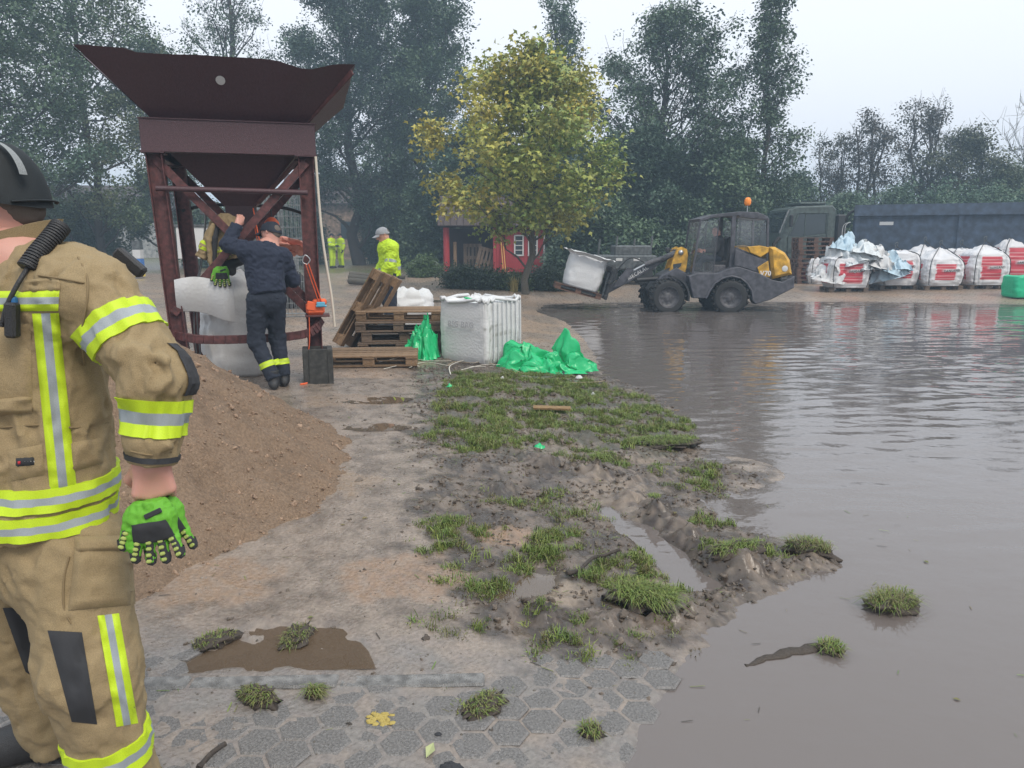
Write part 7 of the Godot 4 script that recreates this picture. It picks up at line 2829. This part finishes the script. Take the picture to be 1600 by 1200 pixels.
func build_firefighter() -> void:
	mk("cap_dark", Color(0.008, 0.014, 0.018), 0.75, {"tex": "fine", "nrm": "n_fine", "scale": 6.0, "nscale": 0.4})
	var q := func(px: float, py: float, dd: float) -> Vector3: return pd(px, py, dd)
	var R := thing("person", "person in tan fire jacket and trousers with yellow bands striding past the sand", "person", Vector3.ZERO, 0)
	var Fw := Vector3(-0.78, 0, 0.62)
	# --- body: head, neck, arm and hand
	var mb := MB.new()
	var f := Fld.new()
	var hx := Transform3D(aim(Vector3(-0.97, -0.12, -0.12), Vector3(-0.1, 1, 0)), q.call(0, 318, 2.1))
	hx.basis = hx.basis.scaled(Vector3(1.08, 1.08, 1.08))
	head(f, hx)
	f.net(mb, 0.0055)
	f = Fld.new()
	f.bone(q.call(30, 420, 2.1), q.call(30, 820, 2.12), 0.13, 0.15, 0.05)
	f.bone(q.call(140, 450, 1.98), q.call(250, 592, 1.93), 0.05, 0.042, 0.05)
	f.bone(q.call(250, 592, 1.93), q.call(235, 735, 1.9), 0.042, 0.032, 0.04)
	f.bone(q.call(40, 830, 2.1), q.call(130, 1040, 1.98), 0.09, 0.06, 0.05)
	f.bone(q.call(40, 830, 2.15), q.call(45, 1000, 2.22), 0.09, 0.06, 0.05)
	f.net(mb, 0.022)
	# fist that grips the gloves
	f = Fld.new()
	var wr: Vector3 = q.call(236, 712, 1.9)
	var hxf := Transform3D(aim(Vector3(-0.4, -0.05, -0.92)), wr)
	hxf.basis = hxf.basis * Basis(Vector3(0, 0, 1), 0.0)
	hand(f, hxf, [1.4, 1.45, 1.45, 1.4], 1.3, 1.24)
	f.net(mb, 0.0038)
	part(mb, "body", MT.skin, R)
	# hair below the cap
	f = Fld.new()
	f.bone(hx * Vector3(0, 0.03, -0.03), hx * Vector3(0, 0.03, 0.0), 0.088, 0.085, 0.02, 0, hx.basis.x.normalized(), 1.2)
	f.bone(hx * Vector3(0, -0.025, -0.06), hx * Vector3(0, 0.0, -0.045), 0.05, 0.062, 0.03)
	f.wrinkle(0.004, 60.0, 3)
	mb = MB.new()
	f.net(mb, 0.006)
	part(mb, "hair", MT.hair_grey, R)
	var cx := Transform3D(hx.basis.scaled_local(Vector3(1.14, 1.12, 1.12)), hx.origin + hx.basis.y * 0.004)
	var capn := part(cap_mesh(cx, Color.WHITE, 0.058), "cap", MT.cap_dark, R)
	# woven silver trim over the back of the cap, and the strap
	mb = MB.new()
	var trim := []
	for k in 2:
		var row := PackedVector3Array()
		for i in 19:
			var a := lerpf(0.12, 1.35, i / 18.0)
			var side := 0.03 + 0.016 * k
			row.append(cx * (Vector3(side * (0.4 + cos(a)), 0.036 + 0.095 * sin(a), -0.1145 * cos(a) * 1.0)).rotated(Vector3.RIGHT, -0.06))
		trim.append(row)
	mb.grid(trim, false, true)
	part(mb, "trim", mk("trim_silver", Color(0.34, 0.36, 0.36), 0.6, {"tex": "grain", "scale": 8.0}), capn)
	mb = MB.new()
	var strap := PackedVector3Array()
	for i in 13:
		var a := lerpf(-0.75, 0.75, i / 12.0)
		strap.append(cx * Vector3(sin(a) * 0.098, -0.012, -cos(a) * 0.116))
	mb.tube(strap, [0.006], 6, true, 0.5)
	part(mb, "strap", MT.cap_dark, capn)
	# --- jacket
	var fT := Fld.new()
	var fA := Fld.new()
	var fJ := Fld.new()
	for g in [fJ, fT]:
		g.bone(q.call(5, 520, 2.14), q.call(15, 800, 2.12), 0.215, 0.245, 0.08, 1)
		g.bone(q.call(85, 500, 2.06), q.call(88, 808, 2.06), 0.125, 0.155, 0.09, 1)
		g.bone(q.call(20, 440, 2.12), q.call(110, 462, 2.02), 0.1, 0.105, 0.08)
		g.wrinkle(0.019, 5.5, 21, Vector3(1.2, 0.7, 1.2))
	for g in [fJ, fA]:
		g.bone(q.call(148, 462, 1.99), q.call(246, 592, 1.93), 0.102, 0.083, 0.05)
		g.bone(q.call(246, 592, 1.93), q.call(236, 722, 1.9), 0.083, 0.064, 0.04, 1)
		if g == fA: g.wrinkle(0.019, 5.5, 21, Vector3(1.2, 0.7, 1.2))
	fJ.bone(q.call(30, 420, 2.1), q.call(120, 448, 2.02), 0.085, 0.1, 0.06)
	# deep sleeve folds near the elbow
	for t in [[[205, 548], [258, 560], 0.016], [[208, 585], [262, 592], 0.018], [[205, 610], [255, 606], 0.014], [[190, 560], [205, 600], 0.018], [[208, 690], [262, 696], 0.012]]:
		for g in [fJ, fA]:
			g.bone(q.call(t[0][0], t[0][1], 1.856), q.call(t[1][0], t[1][1], 1.852), t[2] * 0.5, t[2] * 0.5, 0.05)
	mb = MB.new()
	fJ.net(mb, 0.0072)
	var jk := part(mb, "jacket", MT.tan, R)
	# collar standing round the neck
	mb = MB.new()
	var cc: Vector3 = q.call(20, 400, 2.1)
	var rows := []
	for j in 9:
		var t := j / 8.0
		var r := PackedVector3Array()
		for i in 49:
			var a := TAU * i / 48.0
			var rad := 0.118 - 0.012 * sin(t * PI) + 0.008 * sin(a * 3.0 + 1.0) * t
			var up := -0.05 + t * (0.115 + 0.035 * cos(a - 0.3))
			r.append(cc + Vector3(cos(a) * rad * 1.08, up, -sin(a) * rad * 0.95))
		rows.append(r)
	mb.grid(rows, false)
	var inn := []
	for r in rows:
		var r2 := PackedVector3Array()
		for p in r: r2.append(p + (cc - p) * Vector3(0.09, 0, 0.09))
		inn.append(r2)
	mb.grid(inn, false, true)
	mb.grid([rows[-1], inn[-1]], false)
	part(mb, "collar", MT.tan, jk)
	# cuff edge
	mb = MB.new()
	band(fA, q.call(236.5, 714, 1.9), q.call(236, 722, 1.9) - q.call(246, 592, 1.93), 0.014, mb, [Color.WHITE], 0.16, 40, 0.004)
	part(mb, "cuff", MT.charcoal, jk)
	# bands on sleeve
	mb = MB.new()
	var up_ax: Vector3 = q.call(246, 592, 1.93) - q.call(148, 462, 1.99)
	band(fA, q.call(196, 512, 1.965), up_ax + Vector3(-0.02, 0, 0), 0.078, mb, [LIME, SILV, LIME], 0.2, 72, 0.006)
	part(mb, "reflective_band", MT.hivis, jk)
	mb = MB.new()
	var lo_ax: Vector3 = q.call(236, 722, 1.9) - q.call(246, 592, 1.93)
	band(fA, q.call(245, 650, 1.915), lo_ax, 0.095, mb, [LIME, SILV, LIME], 0.2, 72, 0.006)
	part(mb, "reflective_band", MT.hivis, jk)
	# bands round the hem
	mb = MB.new()
	for y in [775, 816]:
		band(fT, Vector3(q.call(30, y, 2.1).x, q.call(30, y, 1.95).y + 0.012, q.call(30, y, 2.1).z), Vector3(0.03, 1, 0.05), 0.062, mb, [LIME, SILV, LIME], 0.6, 120, 0.009)
	part(mb, "reflective_band", MT.hivis, jk)
	mb = MB.new()
	sewn(fJ, [[-60, 456], [93, 453], [91, 486], [-60, 487]], 18, 9, 0.011, mb, [LIME, SILV, LIME], 1.2, false)
	part(mb, "reflective_band", MT.hivis, jk)
	mb = MB.new()
	sewn(fJ, [[50, 490], [92, 489], [120, 762], [78, 766]], 9, 40, 0.011, mb, [LIME, SILV, LIME], 1.2, true)
	part(mb, "reflective_band", MT.hivis, jk)
	# elbow pad
	mb = MB.new()
	var ed := Vector3(0.9, 0.1, -0.3).normalized()
	band(fA, q.call(250, 574, 1.925), lo_ax, 0.13, mb, [Color.WHITE, Color.WHITE, Color.WHITE, Color.WHITE, Color.WHITE, Color.WHITE, Color.WHITE, Color.WHITE], 0.2, 24, 0.006, -0.6, 0.6, ed)
	part(mb, "elbow_pad", MT.charcoal, jk)
	# pockets, patch, shoulder tab
	var pk := [[[-60, 520], [48, 505], [50, 622], [-60, 632], 0.012], [[-60, 628], [50, 618], [50, 645], [-60, 655], 0.016], [[108, 692], [158, 684], [162, 722], [112, 738], 0.01], [[12, 704], [66, 694], [70, 742], [16, 752], 0.01], [[28, 438], [92, 432], [95, 454], [28, 458], 0.008]]
	for t in pk:
		mb = MB.new()
		sewn(fJ, [t[0], t[1], t[2], t[3]], 10, 8, t[4], mb, [Color.WHITE])
		part(mb, "pocket", MT.tan, jk)
	mb = MB.new()
	sewn(fT, [[21, 714], [57, 711], [57, 729], [22, 732]], 6, 4, 0.016, mb, [Color.WHITE])
	var pt := part(mb, "name_patch", MT.charcoal, jk, "small dark patch with a red mark and white letters")
	mb = MB.new()
	sewn(fT, [[24, 718], [35, 717], [35, 728], [25, 729]], 3, 3, 0.018, mb, [Color.WHITE])
	part(mb, "red_mark", mk("patch_red", Color(0.45, 0.02, 0.03), 0.6), pt)
	mb = MB.new()
	for k in 4:
		sewn(fT, [[37 + k * 4.8, 718], [40.4 + k * 4.8, 717.7], [40.4 + k * 4.8, 724], [37 + k * 4.8, 724.3]], 2, 2, 0.018, mb, [Color.WHITE])
	part(mb, "letters", MT.white, pt)
	# stitched seams
	mk("seam", Color(0.2, 0.145, 0.075), 0.9)
	for t in [[fJ, [[122, 402], [136, 432], [136, 470], [128, 520], [132, 570]]], [fJ, [[60, 430], [100, 436], [132, 442]]], [fJ, [[204, 705], [236, 711], [268, 706]]], [fJ, [[0, 668], [60, 664], [120, 668], [170, 660]]]]:
		var sp := []
		for p in t[1]:
			var dir := ray(p[0], p[1]).normalized()
			sp.append(t[0].hit(cam_pos + dir * 1.2, dir, 2.0) - dir * 0.001)
		mb = MB.new()
		mb.tube(curve_pts(sp, 5), [0.0028], 6)
		part(mb, "seam", MT.seam, jk)
	# radio microphone cord and clip
	mb = MB.new()
	var mic := []
	for t in [[96, 352, 2.02], [80, 372, 1.99], [60, 395, 1.96], [42, 420, 1.93]]:
		mic.append(q.call(t[0], t[1], t[2]))
	mb.tube(curve_pts(mic), [0.017, 0.019, 0.02, 0.02, 0.021, 0.021, 0.021], 10)
	var coil := curve_pts(mic, 14)
	for i in range(2, coil.size() - 2, 2):
		var dd := (coil[i + 1] - coil[i - 1]).normalized()
		mb.tube(PackedVector3Array([coil[i] - dd * 0.0025, coil[i] + dd * 0.0025]), [0.0255, 0.0255], 12)
	var ra := part(mb, "radio_lead", MT.boot, R)
	mb = MB.new()
	mb.tube(curve_pts([q.call(44, 418, 1.93), q.call(30, 440, 1.9), q.call(12, 475, 1.885), q.call(2, 510, 1.885)]), [0.006], 8)
	part(mb, "cable", MT.boot, ra)
	mb = MB.new()
	mb.box(q.call(19, 500, 1.89), Vector3(0.03, 0.09, 0.03), 0.006, Basis(Vector3(0, 0, 1), -0.1))
	part(mb, "radio", MT.boot, ra)
	mb = MB.new()
	mb.box(q.call(20, 472, 1.895), Vector3(0.02, 0.03, 0.02), 0.005)
	part(mb, "radio_knob", mk("knob_blue", Color(0.02, 0.12, 0.3), 0.4), ra)
	mb = MB.new()
	mb.box(q.call(203, 410, 2.14), Vector3(0.095, 0.034, 0.03), 0.006, Basis(Vector3(0, 0, 1), -0.75))
	part(mb, "shoulder_lamp", MT.boot, R)
	# --- trousers
	var fP := Fld.new()
	fP.bone(q.call(50, 800, 2.12), q.call(80, 860, 2.08), 0.19, 0.165, 0.08)
	fP.bone(q.call(120, 860, 2.03), q.call(138, 1040, 1.97), 0.135, 0.132, 0.07)
	fP.bone(q.call(142, 1040, 1.97), q.call(192, 1240, 2.02), 0.125, 0.105, 0.05, 1)
	fP.bone(q.call(20, 880, 2.2), q.call(30, 1000, 2.22), 0.13, 0.105, 0.06)
	fP.bone(q.call(30, 1000, 2.22), q.call(88, 1165, 2.26), 0.105, 0.085, 0.05, 1)
	fP.wrinkle(0.017, 5.5, 33, Vector3(1.1, 0.8, 1.1))
	mb = MB.new()
	fP.net(mb, 0.0095)
	var tr := part(mb, "trousers", MT.tan, R)
	mb = MB.new()
	sewn(fP, [[74, 985], [128, 988], [152, 1132], [112, 1128]], 8, 14, 0.009, mb, [Color.WHITE])
	part(mb, "knee_pad", MT.charcoal, tr)
	mb = MB.new()
	var fR := Fld.new()
	fR.bone(q.call(20, 880, 2.2), q.call(30, 1000, 2.22), 0.13, 0.105, 0.06)
	fR.bone(q.call(30, 1000, 2.22), q.call(88, 1165, 2.26), 0.105, 0.085, 0.05, 1)
	fR.wrinkle(0.017, 5.5, 33, Vector3(1.1, 0.8, 1.1))
	sewn(fR, [[4, 950], [66, 948], [92, 1080], [40, 1050]], 8, 12, 0.011, mb, [Color.WHITE])
	part(mb, "knee_pad", MT.charcoal, tr)
	mb = MB.new()
	sewn(fP, [[118, 848], [206, 846], [212, 944], [106, 954]], 14, 14, 0.022, mb, [Color.WHITE])
	part(mb, "thigh_pocket", MT.tan, tr)
	mb = MB.new()
	sewn(fP, [[116, 838], [204, 836], [206, 862], [118, 866]], 14, 5, 0.03, mb, [Color.WHITE])
	part(mb, "pocket_flap", MT.tan, tr)
	mb = MB.new()
	sewn(fP, [[152, 962], [186, 958], [216, 1130], [182, 1136]], 9, 24, 0.007, mb, [LIME, SILV, LIME], 1.2, true)
	part(mb, "reflective_band", MT.hivis, tr)
	mb = MB.new()
	var leg_ax: Vector3 = q.call(192, 1240, 2.02) - q.call(142, 1040, 1.97)
	band(fP, q.call(176, 1160, 2.0), leg_ax, 0.095, mb, [LIME, SILV, LIME], 0.2, 72, 0.006)
	part(mb, "reflective_band", MT.hivis, tr)
	for pts in [[[108, 870], [100, 905], [100, 950], [112, 975]]]:
		var sp := []
		for p in pts:
			var dir := ray(p[0], p[1]).normalized()
			sp.append(fP.hit(cam_pos + dir * 1.2, dir, 1.6) - dir * 0.001)
		mb = MB.new()
		mb.tube(curve_pts(sp, 5), [0.0028], 6)
		part(mb, "seam", MT.seam, tr)
	# boots
	for t in [[q.call(88, 1168, 2.27), Vector3(-0.9, 0, 0.3).normalized()], [q.call(195, 1250, 2.03), Vector3(-0.85, 0, 0.5).normalized()]]:
		f = Fld.new()
		var a: Vector3 = t[0]
		var gy := height(a.x, -a.z)
		a.y = gy + 0.11
		f.bone(a + Vector3(0, 0.16, 0), a + Vector3(0, -0.02, 0), 0.07, 0.062, 0.03, 2)
		f.bone(a + Vector3(0, -0.055, 0) - t[1] * 0.06, a + Vector3(0, -0.055, 0) + t[1] * 0.17, 0.05, 0.052, 0.04)
		f.bone(a + Vector3(0, 0.0, 0) + t[1] * 0.03, a + Vector3(0, -0.04, 0) + t[1] * 0.14, 0.058, 0.052, 0.04)
		f.bone(a + Vector3(0, -0.09, 0) - t[1] * 0.07, a + Vector3(0, -0.09, 0) + t[1] * 0.18, 0.022, 0.022, 0.012)
		mb = MB.new()
		f.net(mb, 0.009)
		part(mb, "boot", MT.boot, R)
	# the pair of gloves held in the fist
	var g1 := thing("glove", "bright green padded glove, the upper one of the pair in the firefighter's fist", "glove", Vector3.ZERO, 0)
	build_glove(g1, Transform3D(aim(Vector3(0.12, 0.1, 1)) * Basis(Vector3(0, 0, 1), 0.12), q.call(234, 784, 1.87)), 0.84, 0.0042)
	var g2 := thing("glove", "bright green padded glove hanging behind the upper one in the firefighter's fist", "glove", Vector3.ZERO, 0)
	build_glove(g2, Transform3D(aim(Vector3(0.3, 0.1, 1)) * Basis(Vector3(0, 0, 1), 0.2), q.call(246, 782, 1.93)), 0.82, 0.005)


# ---------- clods, tufts, sticks and litter ----------
func lump(rx: float, ry: float, rz: float, sd: int, rough := 0.35, n := 14) -> MB:
	var f := FastNoiseLite.new()
	f.seed = sd
	f.frequency = 1.3
	f.fractal_octaves = 3
	var rows := []
	for j in n + 1:
		var a := -PI / 2 + PI * j / n
		var r := PackedVector3Array()
		for i in n * 2:
			var b := TAU * i / (n * 2)
			var d := Vector3(cos(a) * cos(b), sin(a), -cos(a) * sin(b))
			var q := 1.0 + rough * f.get_noise_3dv(d * 1.4) * 1.6
			r.append(Vector3(d.x * rx, d.y * ry, d.z * rz) * q)
		rows.append(r)
	var mb := MB.new()
	mb.grid(rows, true)
	return mb


func tuft(called: String, label: String, cat: String, at: Vector3, rx: float, ry: float, rz: float, blades: int, l0: float, l1: float, sd: int, dead := 0.3, soil := true) -> void:
	var rr := RandomNumberGenerator.new()
	rr.seed = sd
	var T := thing(called, label, cat, at, rr.randf() * TAU)
	if soil:
		part(lump(rx, ry, rz, sd, 0.6), "soil", MT.soil, T)
	var lay := Vector3(rr.randfn(0, 1), 0, rr.randfn(0, 1)).normalized() * 0.6
	var mb := MB.new()
	for k in blades:
		var t := rr.randf() * TAU
		var q := sqrt(rr.randf())
		var root := Vector3(cos(t) * rx * q * 0.95, ry * sqrt(maxf(0.0, 1.0 - q * q * 0.9)) * 0.85, sin(t) * rz * q * 0.95)
		var out := (Vector3(cos(t), 0, sin(t)) * 0.45 * q + lay + Vector3(rr.randfn(0, 0.8), 0, rr.randfn(0, 0.8))).normalized()
		var l := rr.randf_range(l0, l1)
		var lean := rr.randf_range(0.7, 1.3)
		var side := Vector3(-out.z, 0, out.x) * 0.0019
		var mid := root + Vector3.UP * l * 0.5 * (1.1 - 0.5 * lean) + out * l * 0.3 * lean
		var tip := root + Vector3.UP * l * (1.0 - 0.85 * lean) + out * l * 0.75 * lean
		var c := grass_color(rr, dead)
		mb.col = c
		mb.quad(root - side, root + side, mid + side * 0.8, mid - side * 0.8)
		mb.tri(mid - side * 0.8, mid + side * 0.8, tip)
	part(mb, "blades", MT.grass, T)


func build_litter() -> void:
	var rr := RandomNumberGenerator.new()
	rr.seed = 55
	# clods and stones too many to count
	var stone := [lump(1, 0.55, 0.8, 1, 0.8, 6).mesh(), lump(1, 0.6, 0.8, 2, 0.5, 6).mesh()]
	for kind in 2:
		var xfs := []
		var cols := PackedColorArray()
		for k in [60000, 14000][kind]:
			var x := rr.randf_range(-2.2, 2.4)
			var d := rr.randf_range(2.0, 9.5)
			var h := height(x, d)
			if h < 0.0: continue
			var mud := smoothstep(-0.2, 0.15, samp(g_mud, x, d))
			if kind == 0 and rr.randf() > 0.006 + 0.45 * mud * smoothstep(-0.2, 0.3, n2.get_noise_2d(x * 0.7, d * 0.7 + 3.0)): continue
			if kind == 1 and rr.randf() > 0.3: continue
			var s := rr.randf_range(0.002, 0.0065) if kind == 1 else rr.randf_range(0.004, 0.011) * (1.0 + 1.6 * pow(rr.randf(), 6.0))
			xfs.append(Transform3D(Basis.from_euler(Vector3(rr.randf() * 0.6, rr.randf() * TAU, rr.randf() * 0.6)).scaled(Vector3(s, s, s)), Vector3(x, h - s * 0.05, -d)))
			var g := rr.randf_range(0.6, 1.3)
			cols.append(Color(0.12, 0.095, 0.075) * g if kind == 0 else Color(0.24, 0.22, 0.2).lerp(Color(0.1, 0.085, 0.07), rr.randf()))
		var o := scatter(stone[kind], MT.grit, numbered(["mud_clods", "gravel"][kind]), self, xfs, cols)
		tag(o, ["small dark clods of churned mud strewn over the verge", "loose small stones strewn over the sandy lane"][kind], ["mud", "gravel"][kind], "", "stuff")
	# lumps on the sand
	var sx := []
	var sc := PackedColorArray()
	for k in 9000:
		var x := rr.randf_range(-4.6, -0.9)
		var d := rr.randf_range(2.6, 7.0)
		var ph := pile_h(x, d)
		if ph < -0.02 or rr.randf() > 0.75: continue
		var s := rr.randf_range(0.003, 0.009) * (1.0 + 1.8 * pow(rr.randf(), 8.0))
		sx.append(Transform3D(Basis.from_euler(Vector3(rr.randf(), rr.randf() * TAU, rr.randf())).scaled(Vector3(s, s, s)), Vector3(x, ph + height(x, d) - s * 0.1, -d)))
		sc.append(Color(0.3, 0.2, 0.135) * rr.randf_range(0.65, 1.15))
	var so := scatter(stone[0], MT.grit, numbered("sand_lumps"), self, sx, sc)
	tag(so, "small lumps of damp sand rolled down the sand pile", "sand", "", "stuff")
	# straw, leaves and twigs lying flat
	var flake := MB.new()
	flake.quad(Vector3(-0.5, 0, -0.04), Vector3(-0.5, 0, 0.04), Vector3(0.5, 0.05, 0.05), Vector3(0.5, 0.05, -0.03))
	var leafm := MB.new()
	leafm.tri(Vector3(-0.5, 0, 0), Vector3(0, 0.08, 0.3), Vector3(0.5, 0, 0))
	leafm.tri(Vector3(-0.5, 0, 0), Vector3(0.5, 0, 0), Vector3(0, 0.12, -0.28))
	for kind in 2:
		var xfs := []
		var cols := PackedColorArray()
		for k in [5200, 420][kind]:
			var x := rr.randf_range(-2.0, 2.6)
			var d := rr.randf_range(2.0, 8.5)
			var h := height(x, d)
			var on_water := h < 0.0
			if on_water and rr.randf() > 0.035: continue
			var w := smoothstep(-0.4, 0.2, samp(g_mud, x, d)) * 0.7 + 0.1
			if not on_water and rr.randf() > w * smoothstep(-0.35, 0.25, n2.get_noise_2d(x * 0.5 + 8.0, d * 0.5)): continue
			var s := rr.randf_range(0.02, 0.06) if kind == 0 else rr.randf_range(0.025, 0.05)
			xfs.append(Transform3D(Basis.from_euler(Vector3(rr.randf_range(-0.2, 0.2), rr.randf() * TAU, 0)).scaled(Vector3(s, s, s)), Vector3(x, maxf(h, 0.0) + 0.003, -d)))
			var c := grass_color(rr, 0.75) if kind == 0 else Color(0.16, 0.11, 0.05).lerp(Color(0.12, 0.14, 0.03), rr.randf())
			if rr.randf() < 0.3: c = Color(0.045, 0.035, 0.025)
			cols.append(c)
		var o := scatter([flake, leafm][kind].mesh(), MT.grass, numbered(["straw", "fallen_leaves"][kind]), self, xfs, cols)
		tag(o, ["torn grass blades and straw scattered over mud and shallow water", "small fallen leaves scattered over mud and lane"][kind], ["straw", "leaves"][kind], "", "stuff")
	# sods
	tuft("grass_sod", "lone grassy sod sticking out of the flood water like an islet", "sod", Vector3(gp(1393, 950, 0).x, 0.0, gp(1393, 950, 0).z), 0.13, 0.05, 0.08, 520, 0.05, 0.15, 5, 0.6)
	tuft("grass_sod", "small green grass tuft at the end of a mud bar in the water", "sod", gp(1297, 1018, 0), 0.05, 0.028, 0.045, 240, 0.04, 0.09, 6)
	tuft("grass_sod", "overturned grassy sod at the tip of the mud ridge in the water", "sod", level(gp(1265, 862, 0.03)) + Vector3(0, 0.02, 0), 0.12, 0.045, 0.07, 380, 0.05, 0.13, 7, 0.5)
	tuft("grass_sod", "ragged brown grassy sod lying before the concrete edging", "sod", level(gp(402, 1085, 0.06)), 0.085, 0.03, 0.05, 330, 0.02, 0.06, 8, 0.6)
	tuft("grass_tuft", "yellowish grass tuft standing at the concrete edging beside the sod", "grass tuft", level(gp(490, 1078, 0.06)), 0.035, 0.02, 0.03, 200, 0.03, 0.08, 9, 0.5)
	tuft("grass_tuft", "flat grass tuft in the mud on the paving's far side", "grass tuft", level(gp(755, 1095, 0.05)), 0.09, 0.02, 0.06, 260, 0.02, 0.06, 10, 0.5)
	tuft("grass_tuft", "small dark grass tuft at the edge of the shallow water over the paving", "grass tuft", level(gp(925, 1140, 0.02)), 0.04, 0.015, 0.04, 120, 0.03, 0.07, 11, 0.4)
	tuft("grass_tuft", "long bright green grass hanging over the lower mud ridge", "grass tuft", level(gp(1005, 935, 0.05)) + Vector3(0, 0.03, 0), 0.17, 0.03, 0.1, 800, 0.06, 0.17, 12, 0.15)
	tuft("grass_tuft", "green grass cap on the mud ridge beside the water channel", "grass tuft", level(gp(1150, 872, 0.05)) + Vector3(0, 0.03, 0), 0.16, 0.04, 0.06, 600, 0.03, 0.09, 13, 0.2)
	tuft("weed", "small round-leaved green weed at the head of the water channel", "weed", level(gp(1022, 776, 0.05)), 0.045, 0.01, 0.04, 110, 0.03, 0.05, 14, 0.0, false)
	tuft("weed", "green weed sprouting from the upper mud ridge", "weed", level(gp(938, 735, 0.08)) + Vector3(0, 0.03, 0), 0.07, 0.01, 0.05, 220, 0.04, 0.1, 15, 0.05, false)
	tuft("grass_tuft", "bright green overhanging grass at the verge's water edge", "grass tuft", level(gp(1030, 695, 0.05)) + Vector3(0, 0.02, 0), 0.3, 0.03, 0.12, 1300, 0.04, 0.11, 16, 0.1)
	tuft("grass_tuft", "grass clump in the sunken bed's brown puddle", "grass tuft", Vector3(gp(465, 995, 0.04).x, basin_h - 0.035, gp(465, 995, 0.04).z), 0.11, 0.025, 0.06, 240, 0.02, 0.06, 17, 0.7)
	tuft("grass_tuft", "grassy lip at the brown puddle's far corner", "grass tuft", Vector3(gp(335, 1005, 0.04).x, basin_h - 0.025, gp(335, 1005, 0.04).z), 0.1, 0.03, 0.06, 200, 0.02, 0.05, 18, 0.6)
	# mud bar before the small tuft
	var mbar := MB.new()
	var bar := []
	var brad := []
	for k in 25:
		var t := k / 24.0
		bar.append(gp(lerpf(1165, 1300, t), lerpf(1040, 1012, t) - 6.0 * sin(t * 3.0) + 1.5 * sin(k * 0.9), 0.0) + Vector3(0, 0.001, 0))
		brad.append(0.006 + 0.026 * sin(t * 2.2) + 0.01 * n3.get_noise_1d(k * 0.05 + 5.0))
	mbar.tube(PackedVector3Array(bar), brad, 12, true, 0.4)
	tag(part(mbar, "mud_bar", MT.soil), "thin bar of mud breaking the water surface before the small tuft", "mud")
	# stick
	var st := MB.new()
	var pts := []
	for p in [[885, 900], [905, 893], [925, 880], [945, 872], [968, 866]]:
		var g := level(gp(p[0], p[1], 0.05))
		pts.append(g + Vector3(0, 0.03, 0))
	st.tube(curve_pts(pts), [0.012, 0.014, 0.014, 0.013, 0.012, 0.012, 0.011, 0.01, 0.009], 8)
	tag(part(st, "stick", MT.bark), "bent dark stick lying across the churned mud", "stick")
	st = MB.new()
	pts = []
	for p in [[310, 1200], [330, 1178], [352, 1162]]:
		pts.append(level(gp(p[0], p[1], 0.04)) + Vector3(0, 0.005, 0))
	st.tube(curve_pts(pts), [0.01, 0.012, 0.009], 8)
	tag(part(st, "stick", MT.bark), "short rotten stick on the paving by the firefighter's trouser leg", "stick")
	# yellow crumb patch on the paving
	mk("crumb", Color(0.4, 0.31, 0.09), 0.9, {"nrm": "n_fine", "scale": 6.0})
	var cp := MB.new()
	for k in 40:
		var c := level(gp(572 + rr.randf() * 42, 1112 + rr.randf() * 18, 0.04))
		var l := lump(rr.randf_range(0.006, 0.016), 0.005, rr.randf_range(0.006, 0.014), k, 0.5, 5)
		var base := cp.v.size()
		for i in l.v.size():
			cp.v.append(l.v[i] + c + Vector3(0, 0.003, 0)); cp.n.append(l.n[i]); cp.c.append(l.c[i])
		for i in l.ix: cp.ix.append(base + i)
	tag(part(cp, "sawdust", mk("crumb2", Color(0.4, 0.31, 0.09), 0.9, {"nrm": "n_fine", "scale": 6.0})), "small patch of yellow crumbs on the grey paving", "sawdust", "", "stuff")
	# pale leaf and dark stones at the bottom of the paving
	var lf := MB.new()
	var lx := level(gp(672, 1170, 0.04)) + Vector3(0, 0.01, 0)
	lf.tri(lx + Vector3(-0.01, 0, 0.035), lx + Vector3(0.018, 0.01, 0.01), lx + Vector3(0.008, 0.004, -0.04))
	lf.tri(lx + Vector3(-0.01, 0, 0.035), lx + Vector3(0.008, 0.004, -0.04), lx + Vector3(-0.016, 0.012, -0.005))
	tag(part(lf, "leaf", mk("pale_leaf", Color(0.35, 0.38, 0.18), 0.6)), "pale green leaf lying on the paving between two dark stones", "leaf")
	for t in [[685, 1143, 0.014, "small black stone just above the pale leaf on the paving"], [704, 1196, 0.04, "larger dark stone below the pale leaf on the paving"]]:
		var p := level(gp(t[0], t[1], 0.04))
		var o := part(lump(t[2], t[2] * 0.5, t[2] * 0.7, int(t[0]), 0.3, 10), "stone", MT.charcoal)
		o.position = p + Vector3(0, t[2] * 0.2, 0)
		tag(o, t[3], "stone")
	# scraps by the tarpaulin
	for t in [[905, 588, 0.05, 1], [880, 583, 0.05, 0], [927, 618, 0.03, 1], [785, 599, 0.03, 1], [703, 618, 0.035, 2], [842, 697, 0.05, 2]]:
		var mb := cloth_heap(t[2], t[2] * 0.7, 0.04, int(t[0]), [[0, 0, 0.6, 0.7]], 10)
		var o := part(mb, "scrap", [MT.charcoal, MT.white, MT.tarp_green][t[3]])
		o.position = level(gp(t[0], t[1], 0.1))
		tag(o, "small crumpled %s plastic scrap %s" % [["black", "white", "green"][t[3]], {905: "beside the green tarpaulin's right end", 880: "tucked under the green tarpaulin's right end", 927: "on the verge near the water", 785: "in the grass before the white bag", 703: "at the lane's side of the verge grass", 842: "on the grass near the plank"}[t[0]]], "scrap")
